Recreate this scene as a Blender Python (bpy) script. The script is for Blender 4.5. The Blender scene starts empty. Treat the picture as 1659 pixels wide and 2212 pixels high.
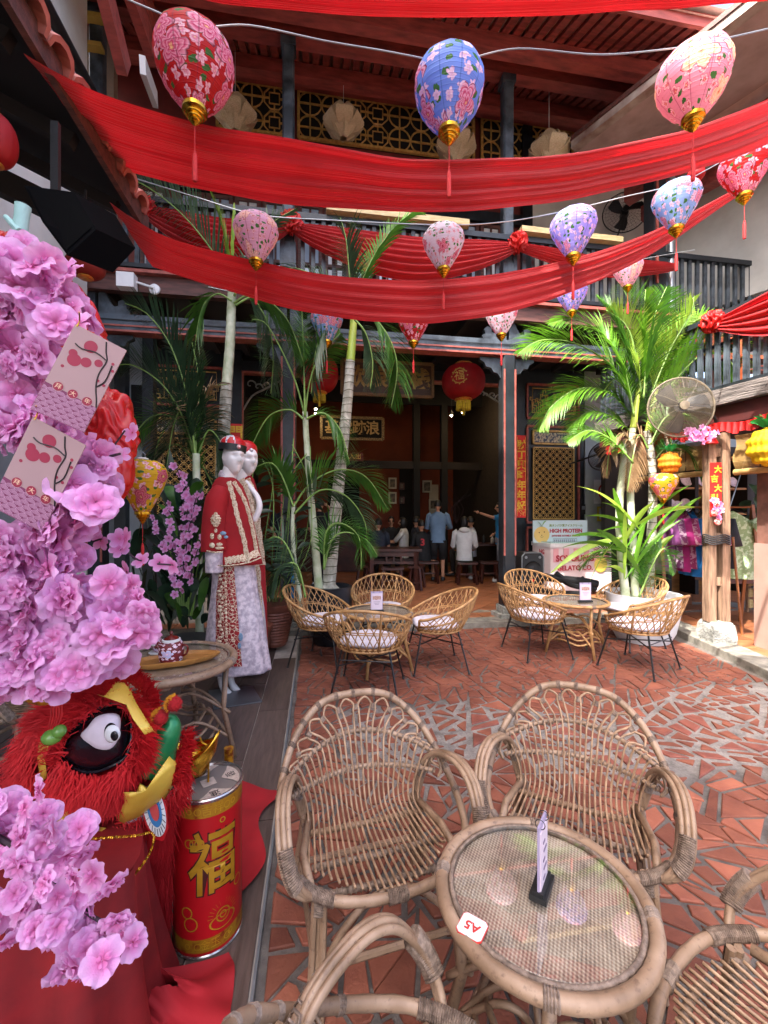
import bpy, bmesh, math, random
from mathutils import Vector, Matrix, noise as mnoise
V = Vector
R = math.radians
PI = math.pi
random.seed(7)
SC = bpy.context.scene
COL = SC.collection
# ------------------------------------------------------------------ camera, sky, sun, exposure
YAW = R(9.0)
CAM = V((0, 0, 1.5))
FWD = V((math.sin(YAW), math.cos(YAW), 0))
RGT = V((math.cos(YAW), -math.sin(YAW), 0))
cd = bpy.data.cameras.new('camera')
co = bpy.data.objects.new('camera', cd)
COL.objects.link(co)
co.location = CAM
co.rotation_euler = (R(90), 0, -YAW)
cd.sensor_fit = 'HORIZONTAL'
cd.sensor_width = 36
cd.lens = 930 / 1659 * 36
cd.shift_y = 6 / 1659
cd.clip_start = 0.05
cd.clip_end = 500
SC.camera = co
SUN = V((-0.50, -0.35, 0.79)).normalized()      # towards the sun
w = bpy.data.worlds.new('World')
SC.world = w
w.use_nodes = True
nt = w.node_tree
sky = nt.nodes.new('ShaderNodeTexSky')
sky.sky_type = 'NISHITA'
sky.sun_disc = False
sky.sun_elevation = math.asin(SUN.z)
sky.sun_rotation = math.atan2(SUN.x, SUN.y)
sky.dust_density = 6
sky.air_density = 0.6
sky.ozone_density = 0.3
bg = nt.nodes['Background']
nt.links.new(sky.outputs[0], bg.inputs[0])
bg.inputs[1].default_value = 0.15
sd = bpy.data.lights.new('sun', 'SUN')
sd.energy = 2.0
sd.angle = R(0.5)
sd.color = (1.0, 0.95, 0.87)
so = bpy.data.objects.new('sun', sd)
COL.objects.link(so)
so.rotation_euler = SUN.to_track_quat('Z', 'Y').to_euler()
SC.view_settings.view_transform = 'Standard'
SC.view_settings.look = 'None'
SC.view_settings.gamma = 1
SC.view_settings.use_curve_mapping = False
SC.view_settings.exposure = 2.95
SC.cycles.use_denoising = True
SC.cycles.max_bounces = 6
SC.cycles.diffuse_bounces = 4
SC.cycles.glossy_bounces = 3
SC.cycles.transmission_bounces = 4
SC.cycles.transparent_max_bounces = 10
SC.cycles.caustics_reflective = False
SC.cycles.caustics_refractive = False
SC.cycles.sample_clamp_indirect = 6
# ------------------------------------------------------------------ where things stand: rays of the photograph met with real planes
def P(u, v, d):
 return CAM + FWD * d + RGT * ((u - 829.5) / 930 * d) + V((0, 0, (1112 - v) / 930 * d))
def ray(u, v):
 return FWD + RGT * ((u - 829.5) / 930) + V((0, 0, (1112 - v) / 930))
def Pz(u, v, z):
 r = ray(u, v)
 return CAM + r * ((z - 1.5) / r.z)
def Py(u, v, y):
 r = ray(u, v)
 return CAM + r * (y / r.y)
def Px(u, v, x):
 r = ray(u, v)
 return CAM + r * (x / r.x)
# ------------------------------------------------------------------ meshes
class MB:
 def __init__(s):
  s.v = []
  s.f = []
  s.m = []
  s.uv = []
  s.c = 0
 def add(s, vs, fs, uvs=None):
  b = len(s.v)
  s.v.extend(tuple(p) for p in vs)
  for i, f in enumerate(fs):
   s.f.append(tuple(b + k for k in f))
   s.m.append(s.c)
   s.uv.append(uvs[i] if uvs else None)
  return s
 def box(s, c, size, rot=None):
  x, y, z = size[0] / 2, size[1] / 2, size[2] / 2
  vs = [V((a * x, b * y, d * z)) for a in (-1, 1) for b in (-1, 1) for d in (-1, 1)]
  if rot is not None:
   if isinstance(rot, (int, float)):
    rot = Matrix.Rotation(rot, 3, 'Z')
   vs = [rot @ p for p in vs]
  c = V(c)
  return s.add([c + p for p in vs], [(0, 1, 3, 2), (4, 6, 7, 5), (0, 4, 5, 1), (2, 3, 7, 6), (0, 2, 6, 4), (1, 5, 7, 3)])
 def bar(s, a, b, wd, ht, up=V((0, 0, 1))):
  a, b = V(a), V(b)
  d = b - a
  L = d.length
  d.normalize()
  sd_ = d.cross(up)
  if sd_.length < 1e-4:
   sd_ = V((1, 0, 0))
  sd_.normalize()
  u2 = sd_.cross(d)
  m = Matrix((sd_, d, u2)).transposed()
  return s.box((a + b) / 2, (wd, L, ht), m)
 def quad(s, a, b, c, d, uv=True):
  return s.add([a, b, c, d], [(0, 1, 2, 3)], [((0, 0), (1, 0), (1, 1), (0, 1))] if uv else None)
 def tube(s, pts, r, n=6, closed=False, caps=True):
  pts = [V(p) for p in pts]
  k = len(pts)
  rs = r if isinstance(r, (list, tuple)) else [r] * k
  vs = []
  nrm = None
  for i, p in enumerate(pts):
   if closed:
    t = pts[(i + 1) % k] - pts[i - 1]
   else:
    t = pts[min(i + 1, k - 1)] - pts[max(i - 1, 0)]
   if t.length < 1e-9:
    t = V((0, 0, 1))
   t.normalize()
   if nrm is None:
    nrm = t.orthogonal().normalized()
   else:
    nrm = nrm - t * nrm.dot(t)
    if nrm.length < 1e-6:
     nrm = t.orthogonal()
    nrm.normalize()
   b = t.cross(nrm)
   for j in range(n):
    a = 2 * PI * j / n
    vs.append(p + (nrm * math.cos(a) + b * math.sin(a)) * rs[i])
  fs = []
  kk = k if closed else k - 1
  for i in range(kk):
   for j in range(n):
    a, b = i * n + j, i * n + (j + 1) % n
    c, d = ((i + 1) % k) * n + (j + 1) % n, ((i + 1) % k) * n + j
    fs.append((a, b, c, d))
  if caps and not closed:
   fs.append(tuple(range(n - 1, -1, -1)))
   fs.append(tuple((k - 1) * n + j for j in range(n)))
  return s.add(vs, fs)
 def lathe(s, prof, n=16, M=None, cap=True, a0=0, uvs=False):
  vs = []
  M = M or Matrix.Identity(4)
  for (r, z) in prof:
   for j in range(n):
    a = 2 * PI * j / n + a0
    vs.append(M @ V((r * math.cos(a), r * math.sin(a), z)))
  fs = []
  uu = []
  k = len(prof)
  for i in range(k - 1):
   for j in range(n):
    fs.append((i * n + j, i * n + (j + 1) % n, (i + 1) * n + (j + 1) % n, (i + 1) * n + j))
    uu.append(((j / n, i / (k - 1)), ((j + 1) / n, i / (k - 1)), ((j + 1) / n, (i + 1) / (k - 1)), (j / n, (i + 1) / (k - 1))))
  if cap:
   fs.append(tuple(range(n - 1, -1, -1)))
   fs.append(tuple((k - 1) * n + j for j in range(n)))
   uu += [tuple((0.5, 0) for _ in range(n)), tuple((0.5, 1) for _ in range(n))]
  return s.add(vs, fs, uu if uvs else None)
 def ball(s, c, r, n=10, k=6, sc=(1, 1, 1), rot=None):
  prof = [(max(1e-4, math.sin(PI * i / k)) * r, -math.cos(PI * i / k) * r) for i in range(k + 1)]
  M = Matrix.Translation(V(c)) @ (rot.to_4x4() if rot else Matrix.Identity(4)) @ Matrix.Diagonal((sc[0], sc[1], sc[2], 1))
  return s.lathe(prof, n, M, cap=False)
 def extr(s, pts, o, ax, ay, th, uv=None):
  # prism of a flat outline: o + x*ax + y*ay, thickness th towards ax x ay
  o, ax, ay = V(o), V(ax).normalized(), V(ay).normalized()
  nz = ax.cross(ay) * th
  k = len(pts)
  a = [o + ax * p[0] + ay * p[1] for p in pts]
  vs = a + [p + nz for p in a]
  fs = [tuple(range(k - 1, -1, -1)), tuple(k + i for i in range(k))]
  fs += [(i, (i + 1) % k, k + (i + 1) % k, k + i) for i in range(k)]
  return s.add(vs, fs)
 def grid(s, fn, nu, nv, uv=True, close_u=False):
  vs = [V(fn(i / nu, j / nv)) for j in range(nv + 1) for i in range(nu + 1)]
  fs, uu = [], []
  for j in range(nv):
   for i in range(nu):
    a = j * (nu + 1) + i
    fs.append((a, a + 1, a + nu + 2, a + nu + 1))
    uu.append(((i / nu, j / nv), ((i + 1) / nu, j / nv), ((i + 1) / nu, (j + 1) / nv), (i / nu, (j + 1) / nv)))
  return s.add(vs, fs, uu if uv else None)
 def mesh(s, name, mats, smooth=False, off=None):
  me = bpy.data.meshes.new(name)
  vs = s.v if off is None or off.length == 0 else [(a - off.x, b - off.y, c - off.z) for a, b, c in s.v]
  me.from_pydata(vs, [], s.f)
  mats = mats if isinstance(mats, (list, tuple)) else [mats]
  for m in mats:
   me.materials.append(m)
  if len(mats) > 1:
   me.polygons.foreach_set('material_index', s.m)
  if any(u is not None for u in s.uv):
   l = me.uv_layers.new(name='uv')
   flat = []
   for f, u in zip(s.f, s.uv):
    if u is None:
     flat += [0.0, 0.0] * len(f)
    else:
     for a in u:
      flat += [a[0], a[1]]
   l.data.foreach_set('uv', flat)
  if smooth:
   me.shade_smooth()
   if smooth != 'all':
    me.set_sharp_from_angle(angle=R(38))
  me.update()
  return me
OFF = {}
def tag(o, label=None, cat=None, group=None, kind=None):
 if label:
  o['label'] = label
 if cat:
  o['category'] = cat
 if group:
  o['group'] = group
 if kind:
  o['kind'] = kind
 return o
def thing(name, label, cat, loc=(0, 0, 0), group=None):
 o = bpy.data.objects.new(name, None)
 COL.objects.link(o)
 o.empty_display_size = 0.1
 o.location = loc
 OFF[o] = V(loc)
 return tag(o, label, cat, group)
def part(name, mb, mat, parent=None, smooth=False, label=None, kind=None):
 off = OFF.get(parent, V((0, 0, 0))) if parent else V((0, 0, 0))
 me = mb.mesh(name, mat, smooth, off)
 return place(name, me, parent, off, label, kind)
def place(name, me, parent=None, off=None, label=None, kind=None, M=None):
 o = bpy.data.objects.new(name, me)
 COL.objects.link(o)
 if parent:
  o.parent = parent
  OFF[o] = OFF.get(parent, V((0, 0, 0))) if off is None else off
 if M is not None:
  o.matrix_basis = M
 if label:
  o['label'] = label
 if kind:
  o['kind'] = kind
 return o
def at(me, name, parent, pos, rotz=0, sc=None, M=None, kind=None):
 # a copy of shared mesh data at a world position under an unrotated parent
 off = OFF.get(parent, V((0, 0, 0))) if parent else V((0, 0, 0))
 M = M if M is not None else Matrix.Rotation(rotz, 4, 'Z')
 if sc:
  M = M @ Matrix.Diagonal((sc[0], sc[1], sc[2], 1))
 return place(name, me, parent, M=Matrix.Translation(V(pos) - off) @ M, kind=kind)
def solo(name, label, cat, mb, mat, loc=(0, 0, 0), group=None, smooth=False, kind=None):
 loc = V(loc)
 me = mb.mesh(name, mat, smooth, loc)
 o = bpy.data.objects.new(name, me)
 COL.objects.link(o)
 o.location = loc
 OFF[o] = loc.copy()
 return tag(o, label, cat, group, kind)
def struct(name, mb, mat, smooth=False):
 o = part(name, mb, mat, None, smooth)
 o['kind'] = 'structure'
 OFF[o] = V((0, 0, 0))
 return o
def kids(o):
 return [c for c in list(bpy.data.objects) if c.parent == o]
def copy_tree(o, label, loc=None, rotz=None, group=None, tree=None):
 if tree is None:
  tree = [(c, [g for g in c.children]) for c in o.children]
 r = o.copy()
 COL.objects.link(r)
 for c, gs in tree:
  k = c.copy()
  COL.objects.link(k)
  k.parent = r
  for g in gs:
   h = g.copy()
   COL.objects.link(h)
   h.parent = k
 if loc is not None:
  r.location = loc
 if rotz is not None:
  r.rotation_euler[2] = rotz
 return tag(r, label, None, group)
def spline(pts, n=6, closed=False):
 pts = [V(p) for p in pts]
 k = len(pts)
 out = []
 segs = k if closed else k - 1
 for i in range(segs):
  if closed:
   p0, p1, p2, p3 = pts[i - 1], pts[i], pts[(i + 1) % k], pts[(i + 2) % k]
  else:
   p0, p1, p2, p3 = pts[max(i - 1, 0)], pts[i], pts[i + 1], pts[min(i + 2, k - 1)]
  for j in range(n):
   t = j / n
   out.append(0.5 * ((2 * p1) + (-p0 + p2) * t + (2 * p0 - 5 * p1 + 4 * p2 - p3) * t * t + (-p0 + 3 * p1 - 3 * p2 + p3) * t ** 3))
 if not closed:
  out.append(pts[-1])
 return out
def sample(path, t):
 # point at fraction t of a polyline
 L = [0]
 for a, b in zip(path, path[1:]):
  L.append(L[-1] + (b - a).length)
 x = t * L[-1]
 for i in range(len(path) - 1):
  if L[i + 1] >= x:
   k = (x - L[i]) / max(1e-9, L[i + 1] - L[i])
   return path[i].lerp(path[i + 1], k), (path[i + 1] - path[i]).normalized()
 return path[-1], (path[-1] - path[-2]).normalized()
def text(body, size, mat, parent, o, ax, ay, ext=0.002, name='lettering', align='CENTER', bold=0.0, sx=1, kind=None):
 # lettering in the plane o + x*ax + y*ay, real raised mesh
 c = bpy.data.curves.new('lettering', 'FONT')
 c.body = body
 c.size = size
 c.extrude = ext
 c.offset = bold
 c.align_x = align
 c.align_y = 'CENTER'
 c.resolution_u = 3
 tmp = bpy.data.objects.new('tmp', c)
 COL.objects.link(tmp)
 dg = bpy.context.evaluated_depsgraph_get()
 me = bpy.data.meshes.new_from_object(tmp.evaluated_get(dg))
 bpy.data.objects.remove(tmp)
 me.name = name
 me.materials.clear()
 me.materials.append(mat)
 ax, ay = V(ax).normalized(), V(ay).normalized()
 az = ax.cross(ay)
 off = OFF.get(parent, V((0, 0, 0))) if parent else V((0, 0, 0))
 M = Matrix.Translation(V(o) - off) @ Matrix((ax * sx, ay, az)).transposed().to_4x4()
 me.transform(M)
 ob = bpy.data.objects.new(name, me)
 COL.objects.link(ob)
 if parent:
  ob.parent = parent
 return ob
# ------------------------------------------------------------------ materials
def H(h):
 h = h.lstrip('#')
 o = []
 for i in (0, 2, 4):
  x = int(h[i:i + 2], 16) / 255
  o.append(x / 12.92 if x <= 0.04045 else ((x + 0.055) / 1.055) ** 2.4)
 return (o[0], o[1], o[2], 1)
class NT:
 def __init__(s, name):
  s.m = bpy.data.materials.new(name)
  s.m.use_nodes = True
  s.t = s.m.node_tree
  s.b = s.t.nodes['Principled BSDF']
  s.out = s.t.nodes['Material Output']
 def n(s, kind, **kw):
  nd = s.t.nodes.new('ShaderNode' + kind)
  for k, v in kw.items():
   setattr(nd, k, v)
  return nd
 def put(s, sock, val):
  if isinstance(val, bpy.types.NodeSocket):
   s.t.links.new(val, sock)
  else:
   sock.default_value = val
 def math(s, op, a, b=0.0, c=None):
  nd = s.n('Math', operation=op)
  s.put(nd.inputs[0], a)
  s.put(nd.inputs[1], b)
  if c is not None:
   s.put(nd.inputs[2], c)
  return nd.outputs[0]
 def vmath(s, op, a, b=(0, 0, 0)):
  nd = s.n('VectorMath', operation=op)
  s.put(nd.inputs[0], a)
  s.put(nd.inputs[1], b)
  return nd.outputs['Value'] if op in ('LENGTH', 'DISTANCE', 'DOT_PRODUCT') else nd.outputs[0]
 def coord(s, which='Object', scale=(1, 1, 1), rot=(0, 0, 0)):
  tc = s.n('TexCoord')
  mp = s.n('Mapping')
  s.t.links.new(tc.outputs[which], mp.inputs[0])
  mp.inputs['Scale'].default_value = scale
  mp.inputs['Rotation'].default_value = rot
  return mp.outputs[0]
 def pos(s, scale=(1, 1, 1)):
  g = s.n('NewGeometry')
  mp = s.n('Mapping')
  s.t.links.new(g.outputs['Position'], mp.inputs[0])
  mp.inputs['Scale'].default_value = scale
  return mp.outputs[0]
 def noise(s, vec, scale=5, detail=4, rough=0.55, dist=0):
  nd = s.n('TexNoise')
  s.t.links.new(vec, nd.inputs['Vector'])
  nd.inputs['Scale'].default_value = scale
  nd.inputs['Detail'].default_value = detail
  nd.inputs['Roughness'].default_value = rough
  nd.inputs['Distortion'].default_value = dist
  return nd.outputs[0]
 def ramp(s, fac, stops, interp='LINEAR'):
  nd = s.n('ValToRGB')
  nd.color_ramp.interpolation = interp
  e = nd.color_ramp.elements
  while len(e) < len(stops):
   e.new(0.5)
  for i, (p, c) in enumerate(stops):
   e[i].position = p
   e[i].color = c if len(c) == 4 else (*c, 1)
  s.put(nd.inputs[0], fac)
  return nd.outputs[0]
 def mix(s, fac, a, b, blend='MIX'):
  nd = s.n('Mix', data_type='RGBA', blend_type=blend)
  s.put(nd.inputs['Factor'], fac)
  s.put(nd.inputs['A'], a)
  s.put(nd.inputs['B'], b)
  return nd.outputs['Result']
 def bump(s, h, strength=0.4, dist=0.01):
  nd = s.n('Bump')
  nd.inputs['Strength'].default_value = strength
  nd.inputs['Distance'].default_value = dist
  s.put(nd.inputs['Height'], h)
  s.t.links.new(nd.outputs[0], s.b.inputs['Normal'])
  return nd.outputs[0]
 def rand(s, col, amt):
  # each object a little lighter or darker, as made
  oi = s.n('ObjectInfo')
  v = s.math('MULTIPLY_ADD', oi.outputs['Random'], 2 * amt, 1 - amt)
  return s.vmath('MULTIPLY', col, s.comb(v))
 def comb(s, v):
  c = s.n('CombineXYZ')
  for i in range(3):
   s.put(c.inputs[i], v)
  return c.outputs[0]
 def translucent(s, col, amt):
  t = s.n('BsdfTranslucent')
  s.put(t.inputs[0], col)
  if 'Normal' in [i.name for i in s.b.inputs] and s.b.inputs['Normal'].is_linked:
   s.t.links.new(s.b.inputs['Normal'].links[0].from_socket, t.inputs['Normal'])
  mx = s.n('MixShader')
  mx.inputs[0].default_value = amt
  s.t.links.new(s.b.outputs[0], mx.inputs[1])
  s.t.links.new(t.outputs[0], mx.inputs[2])
  s.t.links.new(mx.outputs[0], s.out.inputs[0])
  return mx
MATS = {}
def M_(name, c1, c2=None, scale=6, rough=0.6, bump=0.0, bscale=None, metal=0, rand=0.0, trans=0, stretch=(1, 1, 1), spec=0.5, world=False, detail=4, bdist=0.01, contrast=(0.3, 0.7), rough2=None, sheen=0):
 if name in MATS:
  return MATS[name]
 k = NT(name)
 vec = k.pos(stretch) if world else k.coord('Object', stretch)
 c1 = H(c1) if isinstance(c1, str) else c1
 c2 = H(c2) if isinstance(c2, str) else (c2 or tuple(x * 0.75 for x in c1[:3]) + (1,))
 nz = k.noise(vec, scale, detail)
 col = k.ramp(nz, [(contrast[0], c2), (contrast[1], c1)])
 if rand:
  col = k.rand(col, rand)
 k.put(k.b.inputs['Base Color'], col)
 if rough2 is not None:
  k.put(k.b.inputs['Roughness'], k.math('MULTIPLY_ADD', nz, rough2 - rough, rough))
 else:
  k.b.inputs['Roughness'].default_value = rough
 k.b.inputs['Metallic'].default_value = metal
 k.b.inputs['Specular IOR Level'].default_value = spec
 if sheen:
  k.b.inputs['Sheen Weight'].default_value = sheen
  k.b.inputs['Sheen Roughness'].default_value = 0.4
  k.put(k.b.inputs['Sheen Tint'], c1)
 if bump:
  k.bump(k.noise(vec, bscale or scale * 6, 5), bump, bdist)
 if trans:
  k.translucent(col, trans)
 MATS[name] = k.m
 return k.m
def emit_mat(name, col, st):
 k = NT(name)
 k.put(k.b.inputs['Base Color'], (0, 0, 0, 1))
 k.put(k.b.inputs['Emission Color'], H(col))
 k.b.inputs['Emission Strength'].default_value = st
 return k.m
def floral(name, base, pets, leaf='#3f7a35', scale=(9, 5), density=0.55, small='#e88aa8', trans=0.5, seam='#8a2038', seams=10, seamamt=0.5, lines=26):
 # printed blossoms over a plain ground, flat print on cloth or paper (uv space)
 k = NT(name)
 uv = k.coord('UV', (1, 1, 1))
 nz = k.n('TexNoise')
 k.t.links.new(uv, nz.inputs['Vector'])
 nz.inputs['Scale'].default_value = 14
 wob = k.vmath('MULTIPLY', k.vmath('SUBTRACT', nz.outputs['Color'], (0.5, 0.5, 0.5)), (0.05, 0.08, 0))
 uw = k.vmath('ADD', uv, wob)
 def layer(sx, sy, thr, petals, rad, seed):
  sv = k.vmath('ADD', k.vmath('MULTIPLY', uw, (sx, sy, 0)), (seed, seed * 0.37, 0))
  vo = k.n('TexVoronoi', voronoi_dimensions='2D')
  k.t.links.new(sv, vo.inputs['Vector'])
  vo.inputs['Scale'].default_value = 1
  vo.inputs['Randomness'].default_value = 0.75
  d = k.vmath('SUBTRACT', sv, vo.outputs['Position'])
  sp = k.n('SeparateXYZ')
  k.t.links.new(d, sp.inputs[0])
  an = k.math('ARCTAN2', sp.outputs[1], sp.outputs[0])
  pet = k.math('ABSOLUTE', k.math('COSINE', k.math('MULTIPLY', an, petals / 2)))
  rr = k.math('MULTIPLY_ADD', pet, rad * 0.45, rad * 0.6)
  q = k.math('DIVIDE', vo.outputs['Distance'], rr)
  sc_ = k.n('SeparateColor')
  k.t.links.new(vo.outputs['Color'], sc_.inputs[0])
  on = k.math('LESS_THAN', sc_.outputs[0], thr)
  inside = k.math('MULTIPLY', k.math('LESS_THAN', q, 1.0), on)
  return q, inside, sc_.outputs[1]
 col = H(base)
 # wash of colour bands
 q3, m3, r3 = layer(scale[0] * 2.6, scale[1] * 2.6, 0.45, 2, 0.30, 9.1)
 col = k.mix(m3, col, H(leaf))
 q2, m2, r2 = layer(scale[0] * 2.2, scale[1] * 2.2, 0.75, 5, 0.36, 4.3)
 c2 = k.ramp(q2, [(0.0, H('#fff0b0')), (0.22, H(small)), (0.75, H('#fbe3ea')), (1.0, H(small))])
 col = k.mix(m2, col, c2)
 q1, m1, r1 = layer(scale[0], scale[1], density, 5, 0.50, 1.7)
 cen, mid, out, rim = [H(x) for x in pets]
 c1 = k.ramp(q1, [(0.0, cen), (0.16, mid), (0.34, out), (0.42, mid), (0.60, out), (0.68, mid), (0.85, out), (0.97, rim)])
 col = k.mix(m1, col, c1)
 sp = k.n('SeparateXYZ')
 k.t.links.new(uv, sp.inputs[0])
 if seams:
  st = k.math('ABSOLUTE', k.math('SINE', k.math('MULTIPLY', sp.outputs[0], PI * seams)))
  sm = k.math('LESS_THAN', st, 0.10)
  col = k.mix(k.math('MULTIPLY', sm, seamamt), col, H(seam))
 k.put(k.b.inputs['Base Color'], col)
 k.b.inputs['Roughness'].default_value = 0.55
 ln = k.math('ABSOLUTE', k.math('SINE', k.math('MULTIPLY', sp.outputs[1], PI * lines)))
 k.bump(k.math('MINIMUM', ln, 0.5), 0.7, 0.006)
 if trans:
  k.translucent(col, trans)
 MATS[name] = k.m
 return k.m
RED = H('#c40d14')
# ------------------------------------------------------------------ materials of the place
m_black = M_('black_painted_wood', '#232a31', '#12161a', 5, 0.42, 0.25, 30, contrast=(0.35, 0.75))
m_slate = M_('worn_slate_paint', '#49535c', '#1c2228', 4, 0.5, 0.3, 40, contrast=(0.4, 0.62))
m_pinkedge = M_('faded_red_paint', '#a8584c', '#7a3a32', 12, 0.6, 0.1)
m_brownwood = M_('brown_fascia_wood', '#6a4038', '#3d241f', 5, 0.6, 0.3, stretch=(1, 6, 6))
m_redwood = M_('dark_red_roof_wood', '#a04a42', '#6e302b', 4, 0.6, 0.2, stretch=(1, 4, 4))
m_darkred = M_('dark_red_wall', '#782f2a', '#5a211e', 3, 0.7, 0.1)
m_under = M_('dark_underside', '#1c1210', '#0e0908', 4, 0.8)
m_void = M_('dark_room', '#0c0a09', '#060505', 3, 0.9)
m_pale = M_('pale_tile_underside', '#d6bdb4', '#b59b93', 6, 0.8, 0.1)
m_white = M_('white_plaster', '#d2d2cc', '#a5a49e', 1.1, 0.85, 0.35, 14, contrast=(0.25, 0.6), detail=8)
m_grey = M_('grey_plaster', '#a9adaf', '#868b8e', 1.2, 0.85, 0.2, 14)
m_gold = M_('gilded_wood', '#cfa95e', '#a07c3e', 20, 0.5, 0.1)
m_goldm = M_('gold_metal', '#e0b040', '#a87418', 10, 0.22, 0.05, metal=1)
m_stone = M_('pale_stone', '#a3a39c', '#62635e', 9, 0.85, 0.9, 35, bdist=0.03)
m_granite = M_('granite_kerb', '#8a857a', '#57534b', 9, 0.85, 0.6, 90, world=True)
m_deck = M_('dark_wood_plank', '#5f4f48', '#43362f', 7, 0.42, 0.15, 30, rand=0.12, stretch=(6, 0.7, 1), rough2=0.55)
m_joint = M_('pale_joint', '#c4bab0', '#978e86', 9, 0.8)
m_terra = M_('terracotta', '#925843', '#68392d', 5, 0.7, 0.5, 45, rand=0.34, spec=0.3, detail=6, rough2=0.7, contrast=(0.25, 0.75))
m_terra2 = M_('dark_terracotta', '#8a4f40', '#6b392e', 9, 0.6, 0.3, 70, rand=0.15)
m_ftile = M_('hall_floor_tile', '#a36642', '#79482e', 4, 0.35, 0.2, 30, rand=0.16, rough2=0.5)
m_rooftile = M_('roof_tile_clay', '#b5695a', '#8a463a', 8, 0.75, 0.4, 40, rand=0.1)
m_oldwood = M_('old_grey_timber', '#9a7a62', '#54402f', 5, 0.8, 0.7, 12, stretch=(7, 7, 0.7), bdist=0.02)
m_oldbeam = M_('old_dark_timber', '#756d69', '#2c2624', 3, 0.8, 0.9, 9, stretch=(3, 0.7, 9), bdist=0.03)
m_bamboo = M_('pale_bamboo_strip', '#d5c193', '#b39a66', 10, 0.5, 0.1, stretch=(1, 8, 8))
m_glass = M_('sky_tinted_window_glass', '#aebfd0', '#93a6b8', 2, 0.08, 0, spec=1.0)  # sky reflection put into the pale blue pane colour
m_metalgrey = M_('grey_metal', '#9aa0a4', '#7d8388', 5, 0.35, 0, metal=0.6)
m_blk = M_('matt_black_plastic', '#191a1c', '#101112', 20, 0.5, 0.1)
m_redpaper = M_('red_paper', '#c41a16', '#a81210', 8, 0.7)
m_goldprint = M_('gold_print', '#d9b25a', '#b88a34', 30, 0.45, 0, metal=0.3)
m_whitepl = M_('white_plastic', '#dcdddd', '#cfd0d0', 4, 0.4)
# grout of the crazy paving: dark cement with paler, dusty stretches
k = NT('crazy_paving_cement')
p = k.pos()
n1 = k.noise(p, 1.1, 5, 0.6)
n2 = k.noise(p, 9, 6, 0.65)
n3 = k.noise(p, 70, 4, 0.7)
g = k.ramp(n2, [(0.3, H('#3f3a37')), (0.7, H('#6f6963'))])
spx = k.n('SeparateXYZ')
k.t.links.new(p, spx.inputs[0])
d1 = k.math('ABSOLUTE', k.math('SUBTRACT', spx.outputs[1], 2.72))
d2 = k.math('MULTIPLY_ADD', n1, 0.5, k.math('SUBTRACT', 0.42, d1))
d3 = k.math('MULTIPLY', k.math('MULTIPLY', d2, 5), k.math('GREATER_THAN', spx.outputs[0], 0.15))
pale = k.ramp(n3, [(0.38, H('#7d766f')), (0.6, H('#989089'))])
fac = k.math('MULTIPLY', k.math('MINIMUM', k.math('MAXIMUM', d3, 0.0), 1.0), k.ramp(n2, [(0.3, (0.15, 0.15, 0.15, 1)), (0.6, (0.9, 0.9, 0.9, 1))]))
k.put(k.b.inputs['Base Color'], k.mix(fac, g, pale))
k.b.inputs['Roughness'].default_value = 0.85
k.bump(n3, 0.9, 0.006)
m_grout = k.m
def W(xr, d, z):
 q = FWD * d + RGT * xr
 return V((q.x, q.y, z))
# ------------------------------------------------------------------ ground
mb = MB()
mb.quad((-60, -60, -0.02), (60, -60, -0.02), (60, 60, -0.02), (-60, 60, -0.02))
struct('ground', mb, m_grout)
mb = MB()
mb.box((2.7, 2.0, -0.01), (6.4, 8.0, 0.02))
paving = struct('courtyard_paving', mb, m_grout)
def clip(poly, nx, ny, c):
 out = []
 for i in range(len(poly)):
  a, b = poly[i], poly[(i + 1) % len(poly)]
  da, db = a[0] * nx + a[1] * ny - c, b[0] * nx + b[1] * ny - c
  if da >= 0:
   out.append(a)
  if (da >= 0) != (db >= 0):
   t = da / (da - db)
   out.append((a[0] + (b[0] - a[0]) * t, a[1] + (b[1] - a[1]) * t))
 return out
def area(poly):
 return 0.5 * sum(poly[i][0] * poly[(i + 1) % len(poly)][1] - poly[(i + 1) % len(poly)][0] * poly[i][1] for i in range(len(poly)))
def inset(poly, g):
 out = poly
 for i in range(len(poly)):
  a, b = poly[i], poly[(i + 1) % len(poly)]
  dx, dy = b[0] - a[0], b[1] - a[1]
  L = math.hypot(dx, dy)
  if L < 1e-6:
   continue
  nx, ny = -dy / L, dx / L
  out = clip(out, nx, ny, nx * a[0] + ny * a[1] + g)
  if len(out) < 3:
   return []
 res = []
 for q in out:
  if not res or math.hypot(q[0] - res[-1][0], q[1] - res[-1][1]) > 0.006:
   res.append(q)
 return res if len(res) >= 3 else []
rs = random.Random(11)
def shatter(poly, out, target):
 A = area(poly)
 xs = [q[0] for q in poly]
 ys = [q[1] for q in poly]
 cx, cy = sum(xs) / len(xs), sum(ys) / len(ys)
 big = max(max(xs) - min(xs), max(ys) - min(ys))
 if A < target * rs.uniform(0.6, 2.2) and big < 0.42:
  out.append(poly)
  return
 # cut across the long way, skewed
 ang = rs.uniform(-0.75, 0.75) + (PI / 2 if (max(ys) - min(ys)) > (max(xs) - min(xs)) else 0)
 nx, ny = math.cos(ang), math.sin(ang)
 c = nx * cx + ny * cy + rs.uniform(-0.12, 0.12) * math.sqrt(A)
 for s_ in (1, -1):
  q = clip(poly, nx * s_, ny * s_, c * s_)
  if len(q) >= 3 and area(q) > 1e-4:
   shatter(q, out, target)
pieces = []
shatter([(-0.17, 0.3), (5.2, 0.3), (5.2, 5.40), (-0.17, 5.40)], pieces, 0.0145)
kA, kB = V((4.39, 4.61)), V((3.85, 2.55))        # kerb of the right wing on the ground
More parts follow.
